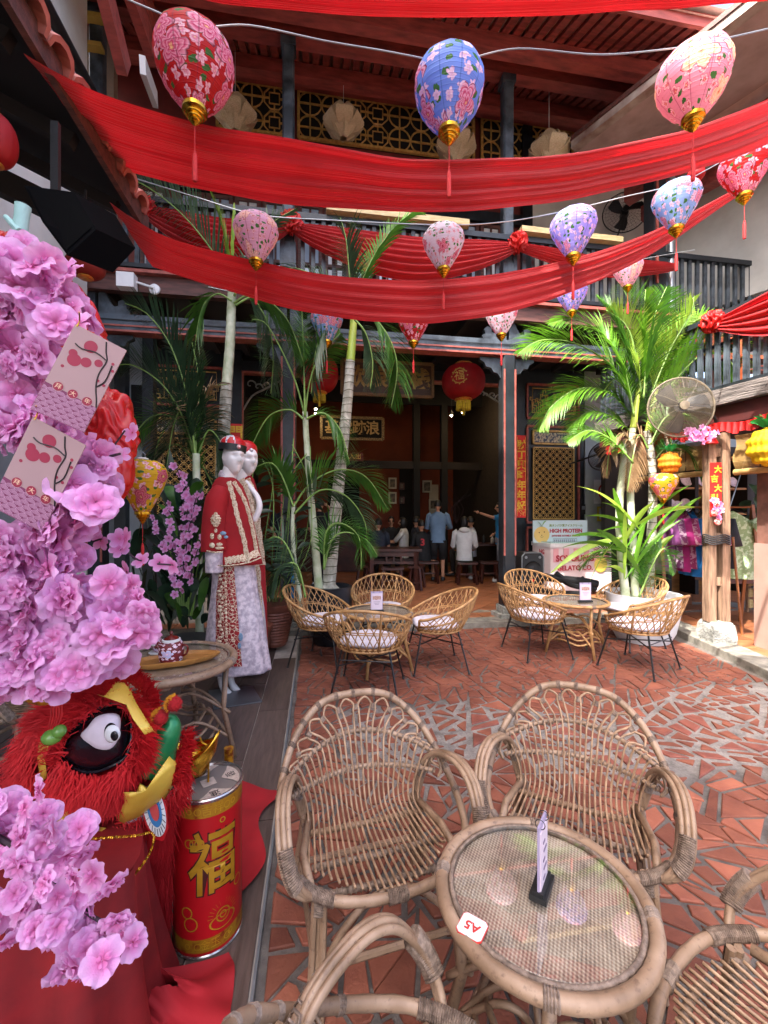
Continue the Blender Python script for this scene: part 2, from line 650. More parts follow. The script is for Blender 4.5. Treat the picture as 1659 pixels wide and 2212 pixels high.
def inside_yard(x, y):
 # left of the right-wing kerb
 t = (y - kA.y) / (kB.y - kA.y)
 return x < kA.x + (kB.x - kA.x) * t - 0.03 if y < 4.62 else x < kA.x + (y - 4.61) * 0.9
good = []
for q in pieces:
 cx, cy = sum(a[0] for a in q) / len(q), sum(a[1] for a in q) / len(q)
 if not all(inside_yard(a[0], a[1]) for a in q):
  continue
 rel = V((cx, cy, 0))
 d = rel.dot(FWD)
 xr = rel.dot(RGT)
 if d < 1.0 or abs(xr / d) > 1.0:
  continue
 band = abs(cy - 2.72 - 0.25 * math.sin(cx * 2.2)) < 0.42 and cx > 0.15
 g_ = rs.uniform(0.005, 0.013) if not band else rs.uniform(0.014, 0.028)
 q2 = inset(q, g_)
 if len(q2) < 3 or area(q2) < 0.0008:
  continue
 q2 = [(a[0] + rs.uniform(-.006, .006), a[1] + rs.uniform(-.006, .006)) for a in q2]
 good.append((area(q2) / d ** 3, q2, band, d))
good.sort(key=lambda t: -t[0])
def slab(mb, q, z0, z1, bev=0.004):
 cx, cy = sum(a[0] for a in q) / len(q), sum(a[1] for a in q) / len(q)
 k = len(q)
 sc_ = 1 - bev / max(0.02, math.sqrt(abs(area(q))) * 0.5)
 vs = [(a[0], a[1], z0) for a in q] + [(a[0], a[1], z1 - bev) for a in q] + [(cx + (a[0] - cx) * sc_, cy + (a[1] - cy) * sc_, z1) for a in q]
 fs = [tuple(2 * k + i for i in range(k))]
 for i in range(k):
  j = (i + 1) % k
  fs += [(i, j, k + j, k + i), (k + i, k + j, 2 * k + j, 2 * k + i)]
 mb.add(vs, fs)
rest = MB()
for i, (s_, q, band, d) in enumerate(good):
 z1 = 0.010 + rs.uniform(-.002, .003)
 if i < 300:
  mb = MB()
  slab(mb, q, -0.004, z1)
  part('paving_tile', mb, m_terra2 if band else m_terra, paving)
 else:
  slab(rest, q, -0.004, z1)
part('paving_tile_rest', rest, m_terra, paving, kind='stuff')
# wood-look deck on the left
mb = MB()
mb.box((-1.65, 2.2, 0.0), (2.9, 6.4, 0.02))
deck = struct('wood_deck', mb, m_joint)
pme = MB()
pme.box((0, 0, 0), (0.219, 1.192, 0.012))
pm = pme.mesh('plank', m_deck)
for i in range(11):
 x = -0.315 - 0.226 * i
 off_ = [0.35, 0.9, 0.1, 0.62][i % 4]
 for j in range(-1, 6):
  y = off_ + 1.198 * j
  if -0.9 < y < 5.0:
   if y > 4.75:
    continue
   at(pm, 'plank', deck, (x, y, 0.0165))
mb = MB()
mb.box((-0.193, 2.2, 0.012), (0.010, 6.4, 0.026))
part('edge_trim', mb, m_metalgrey, deck)
# raised plinth: granite kerb, hall floor of square terracotta tiles laid on the skew
mb = MB()
mb.box((2.2, 9.5, 0.02), (13.6, 7.78, 0.07))
hall = struct('hall_floor', mb, M_('tile_joint', '#8d8171', '#6b6154', 12, 0.8))
mb = MB()
fp = MB()
fp.box((0, 0, 0), (0.322, 0.322, 0.012))
fm = fp.mesh('floor_tile', m_ftile)
cnt = 0
s2 = 0.330
cells = []
for a in range(-40, 60):
 for b in range(-40, 60):
  x = 2 + (a - b) * s2 * 0.7071
  y = 6.05 + (a + b) * s2 * 0.7071
  if y < 6.2 or y > 11.5 or x < -1.9 or x > 7.8:
   continue
  rel = V((x, y, 0))
  d, xr = rel.dot(FWD), rel.dot(RGT)
  u = 830 + xr / d * 930
  if 560 < u < 1320 or (u > 1400 and u < 1680):
   cells.append((d, x, y))
cells.sort()
rest = MB()
for i, (d, x, y) in enumerate(cells):
 if i < 270:
  at(fm, 'floor_tile', hall, (x, y, 0.058), R(45))
 else:
  rest.box((x, y, 0.058), (0.322, 0.322, 0.012), R(45))
if cells[270:]:
 part('floor_tile_rest', rest, m_ftile, hall, kind='stuff')
fb = MB()
fb.box((0, 0, 0), (0.40, 0.33, 0.012))
fbm = fb.mesh('border_tile', m_ftile)
for i in range(22):
 at(fbm, 'border_tile', hall, (-2.4 + 0.41 * i, 5.86, 0.060))
km = MB()
km.box((0, 0, 0), (1.1, 0.30, 0.10))
kme = km.mesh('kerb_stone', m_granite)
for i in range(7):
 at(kme, 'kerb_stone', hall, (-2.9 + 1.108 * i + 0.5, 5.545, 0.028 + 0.003 * (i % 2)), R(0.4 * (-1) ** i))
# right wing kerb and shop floor
mb = MB()
d2 = (kB - kA).normalized()
n2_ = V((-d2.y, d2.x))
if n2_.x < 0:
 n2_ = -n2_
o3 = [kA - d2 * 0.9, kA + d2 * 6]
q = [(kA.x + 0.15, 5.6), (kA.x + n2_.x * 0.02, kA.y + n2_.y * 0.02 - 0.0), (kB.x + d2.x * 4, kB.y + d2.y * 4), (14, kB.y - 4), (14, 5.6)]
q = [(a[0] + 0.05, a[1]) for a in q]
slab(mb, q[::-1] if area(q) < 0 else q, -0.01, 0.055, 0.002)
shopf = struct('shop_floor', mb, m_ftile)
for i in range(5):
 a = kA + d2 * (1.15 * i - 0.75)
 b = a + d2 * 1.14
 mb = MB()
 qq = [(a.x, a.y), (b.x, b.y), (b.x + n2_.x * 0.3, b.y + n2_.y * 0.3), (a.x + n2_.x * 0.3, a.y + n2_.y * 0.3)]
 slab(mb, qq[::-1] if area(qq) < 0 else qq, -0.01, 0.085, 0.008)
 part('kerb_stone', mb, m_granite, shopf)
ft2 = MB()
ft2.box((0, 0, 0), (0.32, 0.32, 0.010))
ft2m = ft2.mesh('shop_floor_tile', m_ftile)
ang = math.atan2(d2.y, d2.x)
for i in range(11):
 for j in range(6):
  a = kA + d2 * (0.33 * i - 1.9) + n2_ * (0.47 + 0.33 * j)
  if a.y < 5.35:
   at(ft2m, 'floor_tile', shopf, (a.x, a.y, 0.060), ang)
# ------------------------------------------------------------------ the shophouse at the back
BB = thing('back_building', 'dark two storey shophouse with black posts, open hall and balustraded balcony facing the courtyard', 'building', (1.2, 5.7, 0))
COLX = [-2.62, -0.35, 2.66]
def column(x, y, z0, z1, wd, parent, mat, base=True, stripe=True):
 mb = MB()
 c = wd / 2
 b = wd * 0.14
 prof = [(-c + b, -c), (c - b, -c), (c, -c + b), (c, c - b), (c - b, c), (-c + b, c), (-c, c - b), (-c, -c + b)]
 mb.extr([(p[0], p[1]) for p in prof], (x, y, z0), (1, 0, 0), (0, 1, 0), z1 - z0)
 o = part('column', mb, mat, parent)
 if stripe:
  for sx in (-1, 1):
   s2_ = MB()
   s2_.box((x + sx * (c - 0.016), y - c - 0.002, (z0 + z1) / 2 + 0.25), (0.022, 0.012, (z1 - z0) - 0.9))
   part('edge_stripe', s2_, m_pinkedge, o)
 if base:
  s3 = MB()
  s3.box((x, y, z0 - 0.055), (wd * 1.18, wd * 1.18, 0.11))
  s3.box((x, y, z0 - 0.145), (wd * 1.75, wd * 1.75, 0.075))
  part('column_base', s3, m_stone, o)
 return o
for x in COLX:
 column(x, 5.72, 0.235, 3.72, 0.19, BB, m_black)
 column(x, 5.72, 5.0, 7.62, 0.15, BB, m_slate, base=False, stripe=False)
 mb = MB()
 mb.box((x, 5.72, 4.72), (0.19, 0.19, 0.56))
 part('column_block', mb, m_slate, BB)
 mb = MB()
 mb.box((x, 5.72, 7.58), (0.19, 0.19, 0.10))
 part('column_head', mb, m_slate, BB)
 # carved brackets below and above the beam
 for sx in (-1, 1):
  mb = MB()
  pr = [(0.09, 0), (0.40, 0), (0.40, -0.04), (0.34, -0.07), (0.31, -0.13), (0.24, -0.14), (0.20, -0.20), (0.14, -0.22), (0.09, -0.30)]
  pr = [(a * sx, b) for a, b in pr]
  if sx < 0:
   pr = pr[::-1]
  mb.extr(pr, (x, 5.78, 3.70), (1, 0, 0), (0, 0, 1), 0.07)
  part('bracket', mb, m_slate, BB)
 for sx in (-1, 1):
  mb = MB()
  pr = [(0.02, 0), (0.36, 0), (0.38, 0.06), (0.33, 0.09), (0.35, 0.15), (0.30, 0.19), (0.24, 0.17), (0.24, 0.11), (0.19, 0.10), (0.14, 0.17), (0.10, 0.26), (0.02, 0.28)]
  pr = [(a * sx, b) for a, b in pr]
  if sx < 0:
   pr = pr[::-1]
  mb.extr(pr, (x, 5.76, 3.935), (1, 0, 0), (0, 0, 1), 0.07)
  part('scroll_bracket', mb, m_slate, BB)
def beam(name, x0, x1, y, z0, z1, th, mat, parent=None):
 mb = MB()
 mb.box(((x0 + x1) / 2, y, (z0 + z1) / 2), (x1 - x0, th, z1 - z0))
 return part(name, mb, mat, parent or BB)
beam('beam', -3.3, 7.6, 5.72, 3.74, 3.93, 0.16, m_slate)
beam('beam_edge', -3.3, 7.6, 5.71, 3.715, 3.738, 0.17, m_pinkedge)
beam('beam_edge', -3.3, 7.6, 5.635, 3.78, 3.80, 0.012, m_pinkedge)
mb = MB()
mb.tube(spline([(x_, 5.63, 3.86 + 0.012 * math.sin(x_ * 7)) for x_ in [-3.2 + 0.5 * i for i in range(22)]], 3), 0.006, 4)
part('cable', mb, m_blk, BB)
beam('fascia', -3.3, 7.6, 5.66, 4.20, 4.40, 0.10, m_brownwood)
beam('fascia_edge', -3.3, 7.6, 5.62, 4.402, 4.44, 0.17, m_pinkedge)
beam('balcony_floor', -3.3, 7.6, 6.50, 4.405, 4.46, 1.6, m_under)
beam('bottom_rail', -3.3, 7.6, 5.64, 4.50, 4.55, 0.06, m_black)
beam('handrail', -3.3, 7.6, 5.64, 5.30, 5.37, 0.085, m_black)
bm_ = MB()
bm_.box((0, 0, 0), (0.052, 0.036, 0.75))
bme = bm_.mesh('baluster', m_slate)
x = -3.2
while x < 7.5:
 at(bme, 'baluster', BB, (x, 5.64, 4.925))
 x += 0.132
for a, b, s_ in ((Py(705, 470, 5.6), Py(1010, 497, 5.6), 0), (Py(1122, 512, 5.6), Py(1338, 538, 5.6), 0)):
 mb = MB()
 mb.box(((a.x + b.x) / 2, 5.60, 5.425), (b.x - a.x, 0.16, 0.075))
 solo('bamboo_plank', 'pale bamboo plank lying on the balcony handrail ' + ('left of the middle post' if s_ == 0 and a.x < 1 else 'right of the middle post'), 'plank', mb, m_bamboo, ((a.x + b.x) / 2, 5.6, 5.39), 'planks on the balcony rail')
# ceiling above the hall porch, joists
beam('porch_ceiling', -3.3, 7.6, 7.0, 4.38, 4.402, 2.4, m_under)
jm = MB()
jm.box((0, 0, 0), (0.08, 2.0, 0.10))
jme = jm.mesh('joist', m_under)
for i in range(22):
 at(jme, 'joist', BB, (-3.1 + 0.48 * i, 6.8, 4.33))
# roof over the balcony: purlins, wide boards with pale slits between
def rz(y):
 return 7.85 + 0.45 * (y - 5.72)
mb = MB()
mb.quad((-3.6, 4.35, rz(4.35) + 0.07), (11, 4.35, rz(4.35) + 0.07), (11, 9.0, rz(9.0) + 0.07), (-3.6, 9.0, rz(9.0) + 0.07))
mb.quad((-3.6, 4.30, rz(4.3) + 0.14), (-3.6, 9.0, rz(9.0) + 0.14), (11, 9.0, rz(9.0) + 0.14), (11, 4.30, rz(4.3) + 0.14))
part('roof', mb, m_pale, BB)
rm = MB()
L = 3.1
rm.box((0, 0, 0), (0.098, L, 0.045))
rme = rm.mesh('rafter', m_redwood)
sl = math.atan(0.45)
for i in range(64):
 x = -3.4 + 0.148 * i
 yy = 5.86
 at(rme, 'rafter', BB, (x, yy, rz(yy) + 0.03), M=Matrix.Rotation(sl, 4, 'X'))
for y_, z0, z1, th in ((5.72, 7.64, 7.84, 0.16), (5.22, 7.40, 7.60, 0.14), (6.55, 7.98, 8.18, 0.16), (7.1, 8.42, 8.55, 0.1)):
 beam('purlin', -3.6, 6.1, y_, z0, z1, th, m_redwood)
beam('eave_board', -3.6, 6.1, 4.40, rz(4.4) - 0.06, rz(4.4) + 0.10, 0.04, m_redwood)
# upper back wall
beam('upper_wall', -3.6, 3.72, 7.30, 4.46, 8.60, 0.12, m_darkred)
o = beam('upper_white_wall', 3.72, 10.5, 7.32, 4.46, 9.5, 0.12, m_white)
beam('corner_post', 3.62, 3.80, 7.20, 4.46, 8.4, 0.14, m_black)
beam('corner_post', 4.90, 5.10, 5.72, 4.46, 7.1, 0.20, m_black)
beam('post_stripe', 4.93, 4.965, 5.61, 4.9, 7.0, 0.02, m_pinkedge)
mb = MB()
mb.tube([(5.22, 5.66, 4.4), (5.22, 5.66, 7.2)], 0.05, 10)
part('downpipe', mb, m_metalgrey, BB, True)
def lattice(x0, x1, z0, z1, y, parent, mat, cell=0.385, r=0.014, frame=True, kind_=0, nm='lattice_panel'):
 mb = MB()
 nx = max(1, round((x1 - x0) / cell))
 nz = max(1, round((z1 - z0) / cell))
 cx, cz = (x1 - x0) / nx, (z1 - z0) / nz
 for i in range(nx):
  for j in range(nz):
   X, Z = x0 + (i + 0.5) * cx, z0 + (j + 0.5) * cz
   a, b = cx / 2, cz / 2
   if (i // 2) % 2 == kind_ % 2 and kind_ < 2:
    mb.tube([(X + a * 0.98 * math.cos(t * PI / 8), y, Z + b * 0.98 * math.sin(t * PI / 8)) for t in range(16)], r, 4, True)
    mb.bar((X - a, y, Z), (X + a, y, Z), r * 1.6, r * 1.6)
    mb.bar((X, y, Z - b), (X, y, Z + b), r * 1.6, r * 1.6, V((0, 1, 0)))
   else:
    o8 = [(X + a * 0.98 * math.cos((t + .5) * PI / 4), y, Z + b * 0.98 * math.sin((t + .5) * PI / 4)) for t in range(8)]
    mb.tube(o8, r, 4, True)
    s_ = 0.45
    mb.tube([(X - a * s_, y, Z - b * s_), (X + a * s_, y, Z - b * s_), (X + a * s_, y, Z + b * s_), (X - a * s_, y, Z + b * s_)], r, 4, True)
    for sx, sz in ((1, 0), (-1, 0), (0, 1), (0, -1)):
     mb.bar((X + sx * a * s_, y, Z + sz * b * s_), (X + sx * a, y, Z + sz * b), r * 1.6, r * 1.6, V((0, 1, 0)))
 if frame:
  for (a, b) in (((x0, z0), (x1, z0)), ((x1, z0), (x1, z1)), ((x1, z1), (x0, z1)), ((x0, z1), (x0, z0))):
   mb.bar((a[0], y - 0.01, a[1]), (b[0], y - 0.01, b[1]), r * 3, r * 3, V((0, 1, 0)))
 return part(nm, mb, mat, parent)
def yx(u, y):
 r = ray(u, 1112)
 return r.x / r.y * y
for (u0, u1) in ((470, 617), (645, 1022), (1040, 1236)):
 x0, x1 = yx(u0, 7.2), yx(u1, 7.2)
 mb = MB()
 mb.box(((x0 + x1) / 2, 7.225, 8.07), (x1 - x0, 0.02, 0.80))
 part('opening_shade_panel', mb, m_void, BB)  # flat dark board, shade behind the lattice put into its colour
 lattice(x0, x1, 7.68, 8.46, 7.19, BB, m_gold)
# glazed doors of the upper floor
x = -2.7
i = 0
while x < 3.4:
 mb = MB()
 w_ = 0.40
 for a in (0.03, w_ - 0.03):
  mb.box((x + a, 7.20, 5.55), (0.06, 0.05, 2.1))
 for z_ in (4.53, 5.1, 5.62, 6.1, 6.57):
  mb.box((x + w_ / 2, 7.20, z_), (w_ - 0.12, 0.045, 0.05))
 mb.box((x + w_ / 2, 7.195, 5.85), (0.025, 0.03, 1.5))
 o = part('door_leaf', mb, m_brownwood, BB)
 for z_ in (5.36, 5.86, 6.335):
  for sx in (-1, 1):
   g_ = MB()
   g_.box((x + w_ / 2 + sx * 0.076, 7.215, z_), (0.118, 0.01, 0.42))
   part('pane', g_, m_glass if (i % 3) else m_whitepl, o)  # white panes stand for bright reflections in the glass
 x += w_ + (0.03 if i % 4 else 0.16)
 i += 1
beam('transom', -3.0, 3.6, 7.17, 6.62, 6.80, 0.06, m_black)
mb = MB()
a, b = yx(1442, 7.2), yx(1545, 7.2)
mb.box(((a + b) / 2, 7.22, 5.6), (b - a, 0.06, 2.3))
o = part('dark_door', mb, M_('dark_brown_door', '#2c1e1a', '#1c1310', 5, 0.5), BB)
for i in range(2):
 for j in range(3):
  g_ = MB()
  g_.box((a + (b - a) * (0.28 + 0.44 * i), 7.18, 6.3 - j * 0.55), ((b - a) * 0.3, 0.02, 0.42))
  part('door_panel', g_, m_under, o)
# ------------------------------------------------------------------ hall front wall and room (plane Y = 7.9)
YH = 7.9
xl, xr_ = -1.28, 3.78
hb = [(-1.45, 0), (3.93, 0)]
for x in (-1.37, 3.86):
 beam('door_post', x - 0.09, x + 0.09, YH, 0.06, 4.38, 0.16, m_black)
 beam('post_edge', x - 0.005 + (0.1 if x < 0 else -0.1), x + 0.02 + (0.1 if x < 0 else -0.1), YH - 0.07, 0.3, 4.0, 0.02, m_pinkedge)
beam('header_beam', xl, xr_, YH, 4.02, 4.20, 0.14, m_black)
beam('header_edge', xl, xr_, YH - 0.01, 3.985, 4.018, 0.15, m_pinkedge)
beam('header_panel', xl, xr_, YH + 0.05, 4.203, 4.38, 0.04, m_under)
# bays either side of the opening
for (x0, x1, nm) in ((3.97, 5.33, 'right'), (-3.3, -1.47, 'left')):
 beam('bay_wall', x0, x1, YH + 0.06, 0.06, 4.38, 0.08, m_black)
 cx0, cx1 = x0 + 0.12, x1 - 0.14
 for (z0, z1) in ((3.40, 4.06), (1.35, 3.24), (0.2, 1.25)):
  for zz in (z0, z1):
   beam('panel_frame', cx0, cx1, YH, zz - 0.02, zz + 0.02, 0.05, m_pinkedge)
  for xx in (cx0, cx1):
   mb = MB()
   mb.box((xx, YH, (z0 + z1) / 2), (0.035, 0.05, z1 - z0 - 0.045))
   part('panel_frame', mb, m_pinkedge, BB)
 # carved panel: key-fret scrolls round a small gilded figure-shaped vase
 mb = MB()
 rr = random.Random(5)
 X0, X1, Z0, Z1 = cx0 + 0.10, cx1 - 0.10, 3.50, 3.98
 mb.tube([(X0, YH - .03, Z0), (X1, YH - .03, Z0), (X1, YH - .03, Z1), (X0, YH - .03, Z1)], 0.012, 4, True)
 for side in (-1, 1):
  c_ = (X0 + X1) / 2
  for q in range(9):
   xx = c_ + side * (0.10 + 0.05 * q * (X1 - X0) / 1.0)
   zz = rr.uniform(Z0 + 0.06, Z1 - 0.12)
   h_ = rr.uniform(0.05, 0.12)
   w2 = rr.uniform(0.04, 0.09) * side
   mb.tube([(xx, YH - .03, zz), (xx + w2, YH - .03, zz), (xx + w2, YH - .03, zz + h_), (xx + w2 * .3, YH - .03, zz + h_), (xx + w2 * .3, YH - .03, zz + h_ * .5)], 0.009, 4)
   mb.tube([(xx, YH - .03, Z0), (xx, YH - .03, zz)], 0.008, 4)
 part('carved_fretwork', mb, m_gold, BB)
 mb = MB()
 mb.lathe([(0.04, 0), (0.045, 0.03), (0.02, 0.06), (0.05, 0.12), (0.03, 0.22), (0.035, 0.26), (0.02, 0.30)], 8, Matrix.Translation(((X0 + X1) / 2, YH - 0.05, 3.58)))
 part('carved_vase', mb, m_gold, BB, True)
 # small painted panel
 mb = MB()
 for (a, b) in (((cx0 + .12, 2.90), (cx1 - .12, 2.90)), ((cx1 - .12, 2.90), (cx1 - .12, 3.15)), ((cx1 - .12, 3.15), (cx0 + .12, 3.15)), ((cx0 + .12, 3.15), (cx0 + .12, 2.90))):
  mb.bar((a[0], YH - .02, a[1]), (b[0], YH - .02, b[1]), 0.035, 0.035, V((0, 1, 0)))
 part('painted_panel_frame', mb, m_gold, BB)
 mb = MB()
 mb.quad((cx0 + .15, YH - .012, 2.93), (cx1 - .15, YH - .012, 2.93), (cx1 - .15, YH - .012, 3.12), (cx0 + .15, YH - .012, 3.12))
 kk = M_('painted_scene', '#b9b093', '#33445a', 22, 0.6, 0.2, contrast=(0.42, 0.58))
 part('painted_panel', mb, kk, BB)
 mb = MB()
 mb.box(((cx0 + cx1) / 2, YH + 0.005, 2.12), (cx1 - cx0 - 0.24, 0.02, 1.40))
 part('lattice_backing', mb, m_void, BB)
 lattice(cx0 + .12, cx1 - .12, 1.42, 2.82, YH - 0.02, BB, m_gold, 0.142, 0.0068, kind_=2)
# carved corner scrolls in the opening
for (X, sgn) in ((xl + 0.02, 1), (xr_ - 0.02, -1)):
 mb = MB()
 rr = random.Random(3)
 for q in range(5):
  cx_, cz_ = X + sgn * (0.12 + 0.13 * q), 3.93 - 0.02 * q - (0.42 - 0.09 * q) * rr.uniform(0.2, 0.7)
  r0 = 0.10 - 0.01 * q
  mb.tube([(cx_ + sgn * (r0 - 0.010 * t) * math.cos(t * 0.55), YH - .02, cz_ + (r0 - 0.010 * t) * math.sin(t * 0.55)) for t in range(10)], [0.017 - 0.001 * t for t in range(10)], 5)
 mb.tube(spline([(X, YH - .02, 3.35), (X + sgn * .15, YH - .02, 3.6), (X + sgn * .4, YH - .02, 3.75), (X + sgn * .75, YH - .02, 3.96)], 4), 0.018, 5)
 part('carved_corner', mb, M_('pale_carving', '#8f938f', '#5b605e', 10, 0.6), BB)
# white wall right of the bay
beam('white_wall', 5.34, 11.5, YH + 0.06, 0.06, 4.38, 0.12, m_grey)
# room behind
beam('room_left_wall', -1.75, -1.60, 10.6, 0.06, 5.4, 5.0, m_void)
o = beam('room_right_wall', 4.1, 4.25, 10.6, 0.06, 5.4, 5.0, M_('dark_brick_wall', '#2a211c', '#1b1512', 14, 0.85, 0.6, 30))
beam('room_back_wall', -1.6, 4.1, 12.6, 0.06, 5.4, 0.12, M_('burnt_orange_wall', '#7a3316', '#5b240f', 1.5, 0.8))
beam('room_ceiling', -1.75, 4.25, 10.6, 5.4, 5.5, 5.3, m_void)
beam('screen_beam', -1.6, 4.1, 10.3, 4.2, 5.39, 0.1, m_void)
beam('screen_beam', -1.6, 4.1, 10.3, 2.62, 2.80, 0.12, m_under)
beam('alcove_shade_panel', 0.35, 1.25, 12.5, 0.06, 2.6, 0.06, m_void)  # flat dark panels, shade of a recess put into their colour
beam('alcove_shade_panel', 2.45, 3.0, 12.5, 0.06, 2.9, 0.06, m_void)
beam('pale_doorway_panel', 3.35, 3.62, 12.49, 0.9, 2.4, 0.04, M_('lit_wall_beyond_tint', '#b3aa98', '#9c9485', 3, 0.8))  # flat pale panel, brightness beyond the doorway put into its colour
for xx in (2.35, 3.05):
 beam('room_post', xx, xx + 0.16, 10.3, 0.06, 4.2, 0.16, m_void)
# left end: pale wall and posts behind the plants
beam('side_wall', -6.0, -2.35, 6.55, 0.06, 4.37, 0.12, m_grey)
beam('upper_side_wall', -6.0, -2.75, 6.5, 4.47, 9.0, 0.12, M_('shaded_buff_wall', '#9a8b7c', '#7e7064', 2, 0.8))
for uu in (214, 262, 322):
 xx = yx(uu, 6.4)
 beam('side_post', xx - 0.07, xx + 0.07, 6.42, 0.06, 4.37, 0.14, m_black)
mb = MB()
mb.box((yx(300, 6.4), 6.45, 2.9), (0.22, 0.05, 0.8))
part('dark_shutter', mb, m_void, BB)
# ------------------------------------------------------------------ left wing: tall white wall, pipe, tiled eave with its dark underside
LW = thing('left_wing', 'white walled wing with a clay tiled eave above the wooden deck', 'building', (-2.6, 3, 0))
mb = MB()
mb.box((-5.6, 0.7, 7.1), (6.0, 9.46, 7.0))
part('tall_wall', mb, m_white, LW)
mb = MB()
mb.tube([(-2.52, -1.5, 6.32), (-2.52, 5.42, 6.32)], 0.062, 10)
part('wall_pipe', mb, m_blk, LW, True)
mb = MB()
mb.box((-3.6, 0.9, 1.8), (0.5, 9.1, 3.58))
part('lower_wall', mb, m_grey, LW)
EX, EZ = -1.17, 3.50
mb = MB()
y0, y1 = -1.2, 3.12
mb.add([(EX + .02, y0, EZ - .03), (EX + .02, y1, EZ - .03), (-2.62, y1, EZ + 0.62), (-2.62, y0, EZ + 0.62), (EX + .02, y0, EZ), (EX + .02, y1, EZ), (-2.62, y1, EZ + 0.66), (-2.62, y0, EZ + 0.66)],
    [(0, 1, 2, 3), (7, 6, 5, 4), (0, 4, 5, 1), (1, 5, 6, 2), (2, 6, 7, 3), (3, 7, 4, 0)])
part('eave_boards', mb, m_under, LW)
mb = MB()
mb.box((EX + 0.035, (y0 + y1) / 2, EZ - 0.045), (0.03, y1 - y0 + 0.04, 0.12))
part('eave_fascia', mb, m_brownwood, LW)
tm = MB()
tl = 0.42
prof = [(-0.085, 0.0), (-0.08, 0.045), (-0.05, 0.075), (0, 0.085), (0.05, 0.075), (0.08, 0.045), (0.085, 0.0), (0.065, 0.0), (0.06, 0.035), (0.035, 0.055), (0, 0.062), (-0.035, 0.055), (-0.06, 0.035), (-0.065, 0.0)]
tm.extr(prof, (tl / 2, 0, 0), (0, 1, 0), (0, 0, 1), -tl)
tme = tm.mesh('roof_tile', m_rooftile)
slp = math.atan2(0.66, 1.45)
Mx = Matrix.Rotation(slp, 4, 'Y')
ys = y0 + 0.1
while ys < y1:
 for row in range(3):
  c = V((EX - 0.12 - 0.38 * row, ys, EZ + 0.05 + 0.38 * row * 0.455 + 0.01 * row))
  at(tme, 'roof_tile', LW, c, M=Mx)
 ys += 0.176
rm = MB()
rm.box((0, 0, 0), (1.5, 0.05, 0.07))
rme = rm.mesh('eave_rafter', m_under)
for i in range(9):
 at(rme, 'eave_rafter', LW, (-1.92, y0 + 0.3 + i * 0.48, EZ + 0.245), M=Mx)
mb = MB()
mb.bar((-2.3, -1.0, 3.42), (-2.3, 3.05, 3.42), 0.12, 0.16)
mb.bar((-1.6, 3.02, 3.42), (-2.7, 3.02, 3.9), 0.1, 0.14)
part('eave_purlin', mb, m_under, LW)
# ------------------------------------------------------------------ right wing
RW = thing('right_wing', 'timber gallery wing with black balusters above a shop front on the sunny side', 'building', W(3.9, 4.4, 0))
def Lw(t, z, off=0.0):
 return W(3.75 + 0.29 * t + 0.957 * off, 4.86 - 0.957 * t + 0.29 * off, z)
def lbar(nm, t0, t1, z, wd, ht, mat, off=0.0):
 mb = MB()
 mb.bar(Lw(t0, z, off), Lw(t1, z, off), wd, ht)
 return part(nm, mb, mat, RW)
lbar('old_beam', -1.7, 1.8, 2.80, 0.20, 0.17, m_oldbeam)
lbar('beam_cap', -1.7, 1.8, 2.905, 0.16, 0.035, m_black)
lbar('soffit_board', -1.7, 1.8, 2.61, 0.10, 0.20, M_('dark_red_board', '#4a1411', '#350d0b', 5, 0.6), 0.04)
lbar('handrail', -1.7, 1.8, 3.72, 0.09, 0.06, m_black)
lbar('mid_rail', -1.7, 1.8, 3.42, 0.04, 0.035, m_black, 0.05)
bb = MB()
bb.box((0, 0, 0), (0.055, 0.03, 0.78))
bb.box((0, -0.018, 0), (0.028, 0.012, 0.74))
bbm = bb.mesh('baluster', m_slate)
dirL = (Lw(1, 0) - Lw(0, 0))
angL = math.atan2(dirL.y, dirL.x)
t = -1.65
while t < 1.75:
 at(bbm, 'baluster', RW, Lw(t, 3.31), angL)
 t += 0.098
# timber posts
mb = MB()
for s_ in (-1, 1):
 mb.box(Lw(0.0, 1.36) + RGT * 0.078 * s_, (0.085, 0.10, 2.12), -YAW)
for z_ in (0.75, 1.25, 1.9, 2.2):
 mb.box(Lw(0.0, z_), (0.07, 0.05, 0.09), -YAW)
o = part('split_post', mb, m_oldwood, RW)
mb = MB()
bp = Lw(0.0, 0.19)
mb.lathe([(0.185, -0.11), (0.19, -0.05), (0.18, 0.03), (0.17, 0.08), (0.14, 0.115)], 4, Matrix.Translation(bp) @ Matrix.Rotation(R(45) - YAW, 4, 'Z'))
part('post_base', mb, m_stone, o)
c2 = W(4.18, 4.62, 0)
mb = MB()
mb.box((c2.x, c2.y, 1.42), (0.20, 0.18, 2.7), -YAW)
o = part('thick_post', mb, M_('rough_brown_post', '#7a5346', '#4f3329', 6, 0.8, 0.6, 24), RW)
mb = MB()
mb.box((c2.x, c2.y, 0.62), (0.235, 0.215, 1.14), -YAW)
part('painted_sleeve', mb, M_('faded_pink_brown_paint', '#9b7f74', '#8a6d62', 3, 0.7, 0.2), o)
mb = MB()
rr = random.Random(2)
pp = c2 - FWD * 0.118 - RGT * 0.05
for i in range(11):
 z_ = 0.10 + i * 0.1
 mb.box((pp.x + RGT.x * (0.01 * i * 0.4 - 0.02), pp.y, z_), (0.022 + 0.012 * rr.random(), 0.01, 0.112), -YAW + rr.uniform(-.05, .05))
part('flaked_paint', mb, m_white, o)
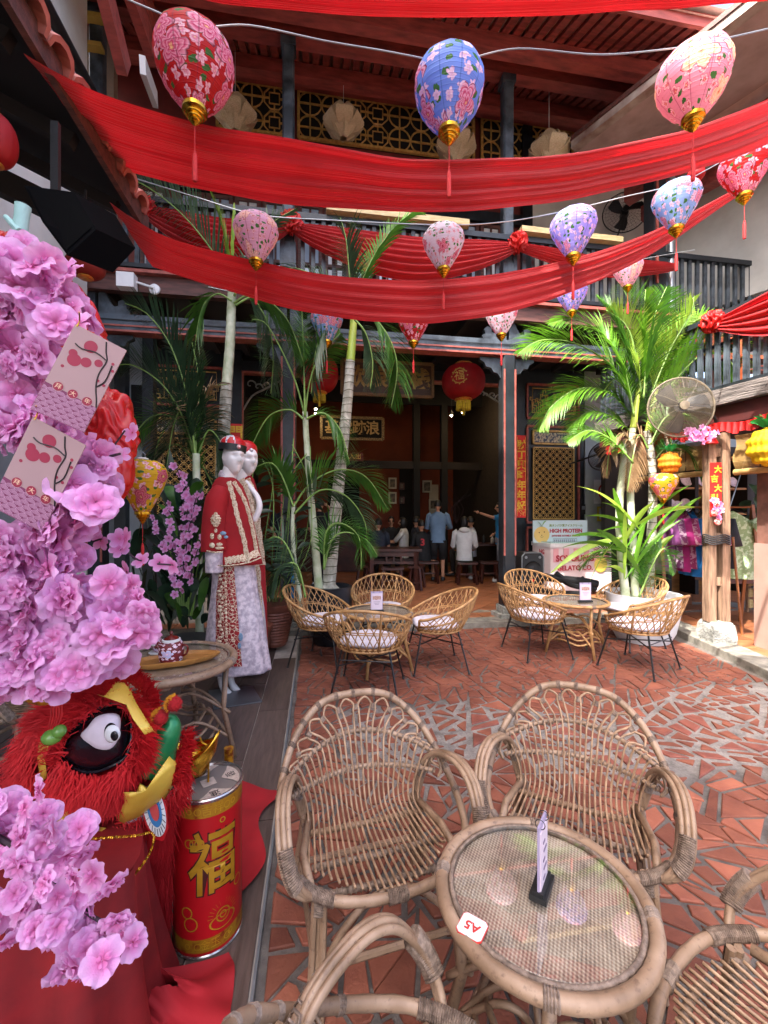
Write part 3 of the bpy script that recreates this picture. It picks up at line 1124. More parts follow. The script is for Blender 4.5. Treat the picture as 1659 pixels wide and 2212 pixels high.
# gallery floor, back walls
mb = MB()
a, b = Lw(-1.7, 2.78, 0.11), Lw(2.2, 2.78, 0.11)
c, d = Lw(2.2, 2.78, 2.6), Lw(-1.7, 2.78, 4.2)
dz = V((0, 0, 0.10))
mb.add([a, b, c, d, a + dz, b + dz, c + dz, d + dz], [(0, 3, 2, 1), (4, 5, 6, 7), (0, 1, 5, 4), (1, 2, 6, 5), (2, 3, 7, 6), (3, 0, 4, 7)])
part('gallery_floor', mb, m_under, RW)
mb = MB()
mb.bar(Lw(-1.4, 5.0, 2.9), Lw(3.0, 5.0, 2.9), 0.12, 4.2)
part('gallery_wall', mb, m_white, RW)
mb = MB()
mb.box((8.4, 7.30, 1.45), (6.2, 0.12, 2.75))
part('shop_back_wall', mb, M_('shop_dark_wall', '#241f1c', '#171311', 3, 0.8), RW)
# eave: gutter, soffit boards, brackets
e0, e1 = V((3.70, 5.75, 6.85)), V((5.1, 2.6, 6.85))
de = (e1 - e0).normalized()
ne = V((-de.y, de.x, 0))
if ne.x < 0:
 ne = -ne
e1b = e0 + de * 7
mb = MB()
mb.bar(e0, e1b, 0.13, 0.11)
part('gutter', mb, M_('rusted_gutter', '#b3a79c', '#5c2f22', 3, 0.6, 0.3, stretch=(1, 1, 1)), RW)
mb = MB()
mb.bar(e0 + V((0, 0, .075)) - ne * 0.07, e1b + V((0, 0, .075)) - ne * 0.07, 0.03, 0.06)
part('gutter_lip', mb, m_brownwood, RW)
for i in range(5):
 mb = MB()
 a = e0 + ne * (0.19 + 0.235 * i) + V((0, 0, 0.02 * i))
 mb.bar(a, a + de * 7, 0.225, 0.03)
 part('soffit_board', mb, M_('greyish_pink_board', '#a98f8a', '#8d7570', 4, 0.7), RW)
for i, w_ in enumerate((0.16, 0.2)):
 mb = MB()
 a = e0 + ne * (1.45 + 0.55 * i) + V((0, 0, -0.15 - 0.1 * i))
 mb.bar(a, a + de * 7, w_, 0.24)
 part('eave_beam', mb, m_redwood, RW)
mb = MB()
a = e0 + ne * 1.6 + V((0, 0, 0.12))
mb.bar(a, a + de * 7, 3.0, 0.04)
part('roof', mb, m_pale, RW)
mb = MB()
a = e0 + ne * 2.6 + V((0, 0, -1.0))
mb.bar(a, a + de * 7, 0.1, 2.0)
part('upper_wall', mb, m_white, RW)
for i in range(0):
 mb = MB()
 q = e0 + de * (0.05 + 0.35 * i) + ne * 0.3
 mb.tube(spline([q + V((0, 0, -0.05)), q + ne * 0.25 + V((0, 0, -0.25)), q + ne * 0.4 + V((0, 0, -0.75)), q + ne * 0.7 + V((0, 0, -0.9))], 4), 0.04, 6)
 part('curved_bracket', mb, m_redwood, RW, True)
# ------------------------------------------------------------------ red cloth, wires, lanterns
k = NT('red_cloth')
vec = k.coord('Object', (1, 1, 1))
n1 = k.noise(vec, 3, 3)
col = k.ramp(n1, [(0.3, H('#bd0a14')), (0.7, H('#d31420'))])
k.put(k.b.inputs['Base Color'], col)
k.b.inputs['Roughness'].default_value = 0.75
k.b.inputs['Sheen Weight'].default_value = 0.3
pl_ = k.noise(k.coord('UV', (2.2, 42, 1)), 1.0, 4, .6)
col = k.mix(k.ramp(pl_, [(0.35, (.45, .45, .45, 1)), (0.55, (0, 0, 0, 1))]), col, H('#9c0812'))  # pleat shade put into the colour, darker in the dips of the bump
k.put(k.b.inputs['Base Color'], col)
k.bump(pl_, 0.7, 0.03)
k.translucent(col, 0.42)
m_redcloth = k.m
m_velvet = M_('red_velvet', '#8e0a10', '#5f050a', 5, 0.8, 0.15, 40, sheen=0.6)
m_gathered = M_('gathered_red_satin', '#cf1410', '#9e0a0a', 5, 0.5, 0.2, 30, trans=0.12)
def cloth(name, label, cat, top, bot, folds=7, amp=0.03, nu=110, nv=30, mat=None, seed=1, group=None, pinch=0.0):
 A = spline([P(*q) for q in top], 8)
 B = spline([P(*q) for q in bot], 8)
 r = random.Random(seed)
 ph = [(r.uniform(0, 6.28), r.uniform(0.5, 1.5), r.uniform(-1.5, 1.5)) for _ in range(6)]
 mb = MB()
 def fn(s, t):
  a, ta = sample(A, s)
  b, tb = sample(B, s)
  p = a.lerp(b, t)
  n = (b - a).cross(ta)
  if n.length < 1e-6:
   n = V((0, 0, 1))
  n.normalize()
  env = math.sin(PI * min(1, max(0, t * 0.96 + 0.02))) ** 0.4
  grow = 0.25 + 0.75 * math.sin(PI * min(1.0, s * 0.85 + 0.08))
  f = 0
  for i, (p0, w_, dr) in enumerate(ph[:4]):
   f += .22 * math.sin(2 * PI * folds * (3.1 + i) * t + p0 * 3 + 4 * math.sin(2.2 * s + i)) * (.5 + .5 * math.sin(7 * s + 3 * i))
   f += math.sin(2 * PI * folds * w_ * t + p0 + dr * s * 3.0 + 0.6 * math.sin(5 * s + i)) * (1.0 if i < 2 else 0.5)
  return p + n * f * amp * 0.22 * grow * env + V((0, 0, 0.006 * mnoise.noise(p * 3)))
 mb.grid(fn, nu, nv)
 return solo(name, label, cat, mb, mat or m_redcloth, sum(A, V((0, 0, 0))) / len(A), group, smooth='all')
G_SW = 'red cloth banners slung across the courtyard'
cloth('cloth_banner', 'wide red cloth banner slung across the courtyard behind the three large lanterns', 'banner',
   [(50, 112, 1.74), (130, 158, 1.85), (240, 208, 2.0), (420, 262, 2.15), (630, 300, 2.25), (830, 336, 2.32), (960, 345, 2.36), (1200, 335, 2.5), (1400, 300, 2.6), (1540, 262, 2.7), (1690, 200, 2.8)],
   [(245, 362, 2.55), (320, 380, 2.55), (420, 405, 2.5), (600, 438, 2.5), (830, 456, 2.48), (1000, 456, 2.5), (1200, 437, 2.6), (1300, 418, 2.65), (1400, 394, 2.72), (1560, 350, 2.85), (1690, 300, 2.95)], 5, 0.034, 130, 44, seed=4, group=G_SW)
cloth('cloth_banner', 'lower red cloth banner slung behind the second row of lanterns', 'banner',
   [(236, 436, 2.48), (300, 480, 2.6), (380, 518, 2.75), (560, 565, 3.0), (760, 600, 3.2), (960, 603, 3.35), (1150, 578, 3.55), (1300, 540, 3.7), (1430, 490, 3.85), (1590, 408, 4.0)],
   [(330, 578, 3.05), (420, 606, 3.1), (600, 660, 3.2), (760, 690, 3.3), (880, 698, 3.35), (960, 696, 3.4), (1100, 674, 3.55), (1250, 625, 3.7), (1400, 553, 3.9), (1590, 426, 4.05)], 5, 0.03, 120, 40, seed=9, group=G_SW)
cloth('cloth_banner', 'red cloth banner overhead crossing the top edge of the view', 'banner',
   [(300, -420, 1.15), (830, -330, 1.2), (1200, -330, 1.3), (1750, -380, 1.45)],
   [(330, -60, 1.5), (430, -2, 1.52), (600, 20, 1.55), (830, 36, 1.6), (1100, 38, 1.7), (1400, 22, 1.8), (1750, -6, 1.95)], 5, 0.03, 100, 30, seed=6, group=G_SW)
def rosette(name, label, c, r, seed=0, mat=None, squash=1.0, sz=1.0, group=None):
 rr = random.Random(seed)
 ph = [rr.uniform(0, 6.28) for _ in range(6)]
 mb = MB()
 n1, n2 = rr.choice([11, 13]), rr.choice([7, 9])
 def fn(a, b):
  th, fi = a * 2 * PI, b * PI
  st = math.sin(fi)
  q = V((math.cos(th) * st, math.sin(th) * st, -math.cos(fi)))
  f = 0.15 * math.sin(n1 * th + 4 * math.sin(fi * 3 + ph[0]) + ph[1]) * st + 0.10 * math.sin(n2 * fi + 3 * math.sin(th * 3 + ph[2])) + 0.13 * mnoise.noise(q * 2.5 + V((seed * 3.1, 0, 0))) + 0.07 * mnoise.noise(q * 7)
  q = q * (r * (1 + f))
  return V(c) + V((q.x, q.y * squash, q.z * sz))
 mb.grid(fn, 84, 40)
 return solo(name, label, 'rosette', mb, mat or m_gathered, c, group, smooth='all')
# swags tied along the balcony rail
Yb = 5.56
ra, rb, rc = Py(312, 452, Yb), Py(629, 487, Yb), Py(1114, 530, Yb)
rc2 = Py(1455, 575, Yb)
def railswag(a, b, drop, label, seed):
 rr = random.Random(seed)
 mb = MB()
 ph = rr.uniform(0, 6)
 def fn(s, t):
  e = math.sin(PI * s)
  zt = a.z + (b.z - a.z) * s - 0.03 * e + 0.02
  hang = (0.10 + drop * e ** 0.75)
  z = zt - hang * t
  yy = Yb - 0.03 - 0.045 * math.sin(2 * PI * 7 * t ** 0.8 + ph + 1.2 * math.sin(3 * s)) * (0.25 + 0.75 * t) * (0.35 + 0.65 * e) - 0.03 * math.sin(PI * t)
  return (a.x + (b.x - a.x) * s, yy - 0.02 * math.sin(9 * s), z)
 mb.grid(fn, 70, 44)
 return solo('rail_swag', label, 'swag', mb, m_redcloth, (a + b) / 2, 'red swags draped along the balcony rail', smooth='all')
railswag(ra, rb, 0.42, 'red swag on the balcony rail behind the leftmost palm, between two rosettes', 1)
railswag(rb, rc, 0.50, 'red swag on the balcony rail hanging between the two upper posts', 2)
railswag(rc, rc2, 0.20, 'short red swag on the balcony rail right of the middle upper post', 3)
for c, lb in ((ra, 'red ruffled rosette at the left end of the balcony swags'), (rb, 'red ruffled rosette tied at the left upper post'), (rc, 'red ruffled rosette tied at the middle upper post')):
 rosette('fabric_rosette', lb, c - V((0, 0.06, 0)), 0.125, int(c.x * 10) + 5, group='rosettes on the balcony rail')
# right gallery swag
q0, q1 = Lw(0.02, 3.66, -0.08), Lw(1.25, 3.72, -0.08)
rosette('fabric_rosette', 'red ruffled rosette on the gallery rail behind the tall palm fronds', q0, 0.11, 21)
mb = MB()
def fnr(s, t):
 a = q0.lerp(q1, s)
 e = math.sin(PI * min(1, s * 0.62 + 0.02))
 z = a.z + 0.06 * s - (0.06 + 0.46 * e) * t
 o = -0.05 * math.sin(2 * PI * 5 * t + 0.8 * math.sin(3 * s)) * (0.3 + 0.7 * e)
 return V((a.x, a.y, z)) + (RGT * -1) * (0.02 - o) * 0.7
mb.grid(fnr, 50, 40)
solo('rail_swag', 'bright red swag draped over the gallery rail at the right edge', 'swag', mb, m_redcloth, q0, smooth='all')
# red valance along the shop front
mb = MB()
mb.grid(lambda s, t: Lw(-1.5 + 2.7 * s, 2.50 - 0.02 * math.sin(s * 30) - (0.11 + 0.015 * math.sin(s * 90)) * t, -0.09 + 0.014 * math.sin(s * 260) * (0.4 + t)), 260, 5)
solo('fabric_valance', 'gathered red cloth valance running under the gallery beam', 'valance', mb, m_gathered, Lw(0, 2.45), smooth='all')
mb = MB()
mb.ball(Lw(0.02, 2.44, -0.13), 0.05, 10, 7, (1, 1, 1.1))
mb.lathe([(0.018, 0), (0.05, -0.05), (0.085, -0.13)], 9, Matrix.Translation(Lw(0.02, 2.42, -0.13)))
solo('fabric_knot', 'red cloth knot tied at the top of the split timber post', 'bow', mb, m_gathered, Lw(0.02, 2.42, -0.13), smooth=True)
def wire(pts, label):
 q = spline([P(*a) for a in pts], 6)
 mb = MB()
 mb.tube(q, 0.004, 5)
 return solo('string_wire', label, 'wire', mb, m_metalgrey, q[0], 'pale wires carrying the lanterns')
wire([(255, -10, 1.9), (330, 22, 1.95), (423, 58, 2.02), (540, 55, 2.1), (700, 88, 2.2), (830, 110, 2.25), (968, 135, 2.3), (1010, 128, 2.3), (1120, 105, 2.3), (1300, 118, 2.25), (1490, 100, 2.2), (1560, 85, 2.2), (1690, 55, 2.3)], 'pale wire carrying the three large lanterns')
wire([(290, 385, 3.0), (420, 425, 2.85), (552, 463, 2.85), (700, 475, 2.95), (960, 486, 3.1), (1100, 478, 3.25), (1238, 452, 3.4), (1350, 425, 3.35), (1462, 398, 3.3), (1530, 365, 3.35), (1608, 322, 3.4), (1690, 290, 3.45)], 'pale wire carrying the second row of lanterns')
wire([(450, 620, 4.6), (706, 668, 4.8), (893, 672, 4.8), (1083, 650, 4.8), (1235, 620, 4.85), (1356, 568, 4.9), (1500, 540, 4.9)], 'pale wire carrying the back row of lanterns')
PROF_R = [(.10, .5), (.27, .49), (.38, .455), (.455, .375), (.495, .26), (.5, .15), (.475, .0), (.415, -.14), (.335, -.27), (.24, -.39), (.14, -.5)]
PROF_D = [(.10, .5), (.28, .48), (.40, .42), (.47, .32), (.49, .22), (.46, .10), (.39, -.06), (.30, -.22), (.21, -.38), (.135, -.5)]
_lm = {}
def lantern_meshes(shape, mat):
 key = (shape, mat.name)
 if key in _lm:
  return _lm[key]
 pr = PROF_R if shape == 'R' else PROF_D
 b = MB()
 # fine horizontal hoops show as slight steps
 fin = []
 for i in range(len(pr) - 1):
  (r0, z0), (r1, z1) = pr[i], pr[i + 1]
  for j in range(3):
   t = j / 3
   fin.append((r0 + (r1 - r0) * t + (0.004 if j == 0 else 0), z0 + (z1 - z0) * t))
 fin.append(pr[-1])
 n = 40
 vs, fs, uu = [], [], []
 b.lathe(fin, n, None, cap=False, uvs=True)
 # ten soft gores
 b.v = [(x * (1 - 0.018 * abs(math.cos(5 * math.atan2(y, x)))), y * (1 - 0.018 * abs(math.cos(5 * math.atan2(y, x)))), z) for x, y, z in b.v]
 body = b.mesh('paper_body', mat, 'all')
 f = MB()
 f.lathe([(.150, -.475), (.158, -.485), (.158, -.535), (.135, -.545), (.115, -.56), (.128, -.578), (.120, -.592), (.085, -.602), (.098, -.617), (.090, -.630), (.058, -.640), (.072, -.655), (.062, -.668), (.035, -.68), (.045, -.692), (.004, -.725)], 20)
 fin_ = f.mesh('gold_finial', m_goldm, True)
 c = MB()
 c.lathe([(.11, .495), (.12, .52), (.08, .535)], 14)
 cap = c.mesh('top_cap', m_whitepl, True)
 h = MB()
 h.tube([(-.05, 0, .52), (-.05, 0, .60), (0, 0, .65), (.05, 0, .60), (.05, 0, .52)], .009, 5)
 hook = h.mesh('hook', m_metalgrey)
 t = MB()
 t.tube([(0, 0, -.71), (0, 0, -1.10)], .006, 4)
 t.ball((0, 0, -1.10), .022, 8, 5)
 t.lathe([(.018, -1.11), (.03, -1.15), (.032, -1.45), (.028, -1.50)], 9)
 tas = t.mesh('tassel', M_('red_thread', '#c8181c', '#8e0c10', 60, 0.7, 0.4, 90, stretch=(4, 4, .3)), True)
 _lm[key] = (body, fin_, cap, hook, tas)
 return _lm[key]
m_fl = {
 'red': floral('red_floral_print', '#c01217', ['#fff0a0', '#d0306e', '#f6b8cf', '#7c1230'], scale=(6, 3.6), density=0.85, small='#e88ab0'),
 'blue': floral('blue_floral_print', '#7399e6', ['#fff0a0', '#d22f63', '#f7c3d4', '#9a1c46'], scale=(6, 3.4), density=0.62, seam='#3a62b4', small='#e2b8dc'),
 'pink': floral('pink_floral_print', '#e9a3bd', ['#b71c3c', '#f7c98f', '#fae3cf', '#c4344f'], scale=(6, 3.4), density=0.6, seam='#a81c48', small='#c9355d'),
 'white': floral('white_floral_print', '#e3dce8', ['#5e1028', '#c9264d', '#eaa3b8', '#8e1434'], scale=(9, 5), density=0.4, seam='#cbbcd0', small='#c23560'),
 'violet': floral('violet_floral_print', '#a7a3ea', ['#fff0a0', '#d23a6e', '#f4c4d8', '#8e2460'], scale=(9, 5), density=0.38, seam='#4b3fae', small='#e0b6dc'),
 'pinkwhite': floral('pale_pink_floral_print', '#e3b4cf', ['#c21c48', '#f0a890', '#fae8dc', '#b5284c'], scale=(9, 4.5), density=0.62, seam='#9c2456', small='#c23a68'),
 'skyblue': floral('sky_blue_floral_print', '#8fb6e2', ['#fff0c0', '#cf2b5a', '#f6c0c8', '#a82048'], scale=(8, 4.5), density=0.5, seam='#3c68b8', small='#e79ab8'),
 'yellow': floral('yellow_floral_print', '#dcb41c', ['#fff0a0', '#b02040', '#e98aa0', '#7c1230'], scale=(6, 3.6), density=0.5, seam='#c09c14', small='#e06a90', seamamt=.3),
}
G_L = 'printed balloon lanterns strung over the courtyard'
def lantern(u, v, d, wpx, shape, color, label, hgt=None, group=G_L, tasl=1.0):
 c = P(u, v, d)
 dia = wpx * d / 930
 o = thing('balloon_lantern', label, 'lantern', c, group)
 ms = lantern_meshes(shape, m_fl[color])
 hs = (hgt or 0.95) * dia
 rz_ = random.Random(u * 7 + v).uniform(0, 6.28)
 for me in ms:
  S = Matrix.Rotation(rz_, 4, 'Z') @ Matrix.Diagonal((dia, dia, hs, 1))
  place(me.name, me, o, M=S)
 return o
lantern(421, 160, 2.03, 163, 'R', 'red', 'large red balloon lantern with pink peonies, leftmost of the front row')
lantern(970, 212, 2.3, 150, 'R', 'blue', 'large blue balloon lantern with pink flowers in the middle of the front row')
lantern(1497, 188, 2.2, 142, 'R', 'pink', 'large pink balloon lantern with peach peonies, front row, upper right')
lantern(553, 518, 2.85, 98, 'D', 'pinkwhite', 'pale pink flowered lantern in front of the lower banner, left of the others')
lantern(958, 538, 3.1, 92, 'D', 'white', 'white lantern with small red flowers in front of the lower banner')
lantern(1238, 507, 3.4, 98, 'D', 'violet', 'violet lantern with pink flowers, above right of the middle post')
lantern(1461, 448, 3.3, 96, 'D', 'skyblue', 'sky blue lantern with red and cream flowers near the end of the lower banner')
lantern(1608, 376, 3.4, 98, 'D', 'red', 'deep red flowered lantern at the right edge of the second row')
G_B = 'small lanterns of the back row'
lantern(706, 704, 4.8, 72, 'D', 'skyblue', 'small blue and pink lantern just below the lower banner, beside the middle palm', group=G_B)
lantern(893, 706, 4.8, 70, 'D', 'red', 'small red lantern half behind the lower edge of the banner', group=G_B)
lantern(1083, 690, 4.8, 70, 'D', 'white', 'small white and red lantern beside the top of the middle post', group=G_B)
lantern(1235, 642, 4.85, 66, 'D', 'violet', 'small violet lantern peeping out under the right of the lower banner', group=G_B)
lantern(1356, 590, 4.9, 62, 'D', 'pinkwhite', 'small pink lantern directly above the tall potted palm', group=G_B)
lantern(1433, 1050, 5.0, 58, 'D', 'yellow', 'yellow flowered lantern hanging under the blinds of the shop', group='yellow lanterns')
# big red palace lanterns
def redlantern(name, c, dia, label, hgt=0.78, fringe=True, sign=True, mat=None, squat=None):
 o = thing(name, label, 'lantern', c, 'plain red round lanterns')
 b = MB()
 n = 48
 pr = [(0.20, .5), (0.33, .44), (0.44, .30), (0.5, .12), (0.5, -.12), (0.44, -.30), (0.33, -.44), (0.20, -.5)]
 b.lathe([(r * dia, z * dia * hgt) for r, z in spline2(pr, 3)], n, None, cap=False)
 b.v = [(x * (1 - 0.035 * abs(math.cos(8 * math.atan2(y, x)))), y * (1 - 0.035 * abs(math.cos(8 * math.atan2(y, x)))), z) for x, y, z in b.v]
 lift(b, c)
 part('cloth_body', b, mat or M_('lantern_red_cloth', '#b5121a', '#980d14', 6, 0.6, 0, trans=0.35), o, 'all')
 for s_ in (1, -1):
  m = MB()
  m.lathe([(dia * .19, 0), (dia * .205, s_ * dia * .03), (dia * .17, s_ * dia * .055)], 20, Matrix.Translation((0, 0, s_ * dia * hgt * .5)))
  lift(m, c)
  part('gold_collar', m, M_('red_gold_collar', '#c8322a', '#d6a23e', 40, 0.4, 0.1, metal=0.3), o, True)
 if fringe:
  m = MB()
  for i in range(26):
   a = i * 2 * PI / 26
   m.tube([(math.cos(a) * dia * .15, math.sin(a) * dia * .15, -dia * (hgt * .5 + .04)), (math.cos(a) * dia * .16, math.sin(a) * dia * .16, -dia * (hgt * .5 + .26))], dia * .014, 4)
  m.tube([(0, 0, -dia * hgt * .5), (0, 0, -dia * (hgt * .5 + .38))], dia * .03, 6)
  lift(m, c)
  part('yellow_fringe', m, M_('yellow_thread', '#d3b81c', '#a48a10', 40, 0.7, 0.3), o)
 m = MB()
 m.tube([(0, 0, dia * hgt * .5), (0, 0, dia * hgt * .5 + 0.35)], 0.006, 4)
 lift(m, c)
 part('cord', m, m_blk, o)
 if sign:
  # round gold medallion with the character for good fortune on the swelling side
  f = (CAM - V(c))
  f.z = 0
  f.normalize()
  f = Matrix.Rotation(R(-10), 3, 'Z') @ f
  ax = V((0, 0, 1)).cross(f)
  m = MB()
  for rr_, th in ((0.165, 0.008), (0.15, 0.004)):
   m.tube([V(c) + f * (dia * (0.5 - 0.09 * (rr_ / .165) ** 2 * abs(math.cos(a * PI / 16)) ** 2 * .5)) + (ax * math.cos(a * PI / 16) + V((0, 0, 1)) * math.sin(a * PI / 16)) * dia * rr_ for a in range(32)], dia * th, 4, True)
  for a in range(12):
   m.ball(V(c) + f * dia * .475 + (ax * math.cos(a * PI / 6) + V((0, 0, 1)) * math.sin(a * PI / 6)) * dia * .175, dia * .016, 6, 4)
  part('medallion', m, m_goldprint, o)
  text('福', dia * 0.24, m_goldprint, o, V(c) + f * dia * .485, ax, (0, 0, 1), dia * .012)
 return o
def lift(mb, c):
 c = V(c)
 mb.v = [(x + c.x, y + c.y, z + c.z) for x, y, z in mb.v]
def spline2(pr, n):
 return [(p.x, p.y) for p in spline([(a, b, 0) for a, b in pr], n)]
redlantern('palace_lantern', P(1001, 825, 7.0), 0.70, 'round red palace lantern with gold character and fringe hanging in the hall opening')
redlantern('palace_lantern', P(690, 808, 6.6), 0.58, 'red palace lantern with yellow fringe half hidden behind the palm frond', hgt=0.95)
redlantern('palace_lantern', P(-12, 302, 1.7), 0.150, 'dim red lantern under the eave at the left edge', hgt=1.25, fringe=False, sign=False)
redlantern('palace_lantern', P(185, 575, 2.3), 0.185, 'dark red worn lantern hanging below the eave beside the loudspeaker', hgt=0.62, fringe=False, sign=False, mat=M_('faded_lantern_cloth', '#8e2018', '#5e120e', 5, 0.7, 0.1, trans=.2))
redlantern('palace_lantern', P(1503, 378, 4.6), 0.17, 'small red lantern beside the wall fan behind the pink lantern tassel', hgt=0.7, fringe=False, sign=False)
# rattan lotus lamps under the roof
def lotus(u, v, d, label):
 c = P(u, v, d)
 o = thing('lotus_lamp', label, 'lamp', c, 'pale woven lotus lamps')
 for ring, (n, tilt, L) in enumerate(((6, 0.30, 0.55), (6, 0.75, 0.5))):
  for i in range(n):
   a = (i + 0.5 * ring) * 2 * PI / n
   mb = MB()
   ca, sa = math.cos(a), math.sin(a)
   def fn(s, t):
    w_ = math.sin(PI * min(1, t * 0.93 + 0.07)) * 0.125
    x = (s - 0.5) * 2 * w_
    zz = -0.22 + L * .85 * t
    out = 0.05 + 0.165 * math.sin(PI * t * 0.85) * (0.7 + tilt) - 0.4 * x * x
    return V((out * ca - x * sa, out * sa + x * ca, zz * (1 - 0.35 * ring)))
   mb.grid(fn, 6, 8)
   rim = [V(fn(0, t / 8)) for t in range(9)] + [V(fn(1, 1 - t / 8)) for t in range(9)]
   mb.tube(rim, 0.008, 4)
   lift(mb, c)
   part('petal', mb, M_('woven_pale_cane', '#e2d0ae', '#b5a07c', 120, 0.7, 0.3, 200, trans=0.3, detail=1), o, True)
 mb = MB()
 mb.ball((0, 0, -0.02), 0.09, 10, 6, (1, 1, 1.3))
 mb.tube([(0, 0, 0.1), (0, 0, 1.0)], 0.004, 4)
 lift(mb, c)
 part('bulb_holder', mb, m_whitepl, o, True)
lotus(508, 250, 6.2, 'woven lotus lamp half hidden behind the large red lantern')
lotus(742, 268, 6.5, 'woven lotus lamp hanging between the red and blue lanterns')
lotus(985, 318, 6.5, 'woven lotus lamp directly below the large blue lantern')
lotus(1186, 328, 6.4, 'woven lotus lamp right of the middle upper post')
# ------------------------------------------------------------------ rattan furniture
k = NT('weathered_rattan_cane')
vec = k.coord('Object', (1, 1, 1))
n1 = k.noise(vec, 9, 5)
n2 = k.noise(vec, 60, 4)
c0 = k.ramp(n1, [(0.25, H('#69533f')), (0.5, H('#8d735c')), (0.75, H('#a98f78'))])
k.put(k.b.inputs['Base Color'], k.mix(k.ramp(n2, [(0.30, (.7, .7, .7, 1)), (0.42, (0, 0, 0, 1))]), c0, H('#5a4436')))
k.b.inputs['Roughness'].default_value = 0.5
k.bump(n2, 0.2, 0.002)
m_cane = k.m
m_rod = M_('thin_rattan_rod', '#ae8f72', '#775d46', 22, 0.45, 0.15, 90)
m_bind = M_('grey_brown_binding', '#8d7a6b', '#57483d', 60, 0.6, 0.4, 160, detail=2)
m_cane2 = M_('honey_cane', '#bd925f', '#8a6238', 16, 0.5, 0.2, 90)
m_cushion = M_('white_cushion', '#d9d3dc', '#b7b0bb', 9, 0.9, 0.5, 24)
m_blackmetal = M_('black_metal_rod', '#17181a', '#0c0c0d', 9, 0.35)
def ridged(path, t0, t1, r, step=0.0055, tube_n=7, mb=None):
 # cord wound round a cane: a sleeve with close ridges
 mb = mb or MB()
 L = sum((b - a).length for a, b in zip(path, path[1:]))
 n = max(4, int((t1 - t0) * L / step))
 pts, rs_ = [], []
 for i in range(2 * n + 1):
  p, _ = sample(path, t0 + (t1 - t0) * i / (2 * n))
  pts.append(p)
  rs_.append(r * (1.0 if i % 2 else 0.86))
 mb.tube(pts, rs_, tube_n)
 return mb
def helix(path, r, turns, th, mb, n=5):
 N = int(turns * n)
 pts = []
 for i in range(N + 1):
  p, t = sample(path, i / N)
  a = 2 * PI * i / n
  u_ = t.cross(V((0, 0, 1)))
  u_ = u_.normalized() if u_.length > 1e-4 else V((1, 0, 0))
  w_ = u_.cross(t)
  pts.append(p + (u_ * math.cos(a) + w_ * math.sin(a)) * r)
 mb.tube(pts, th, 4)
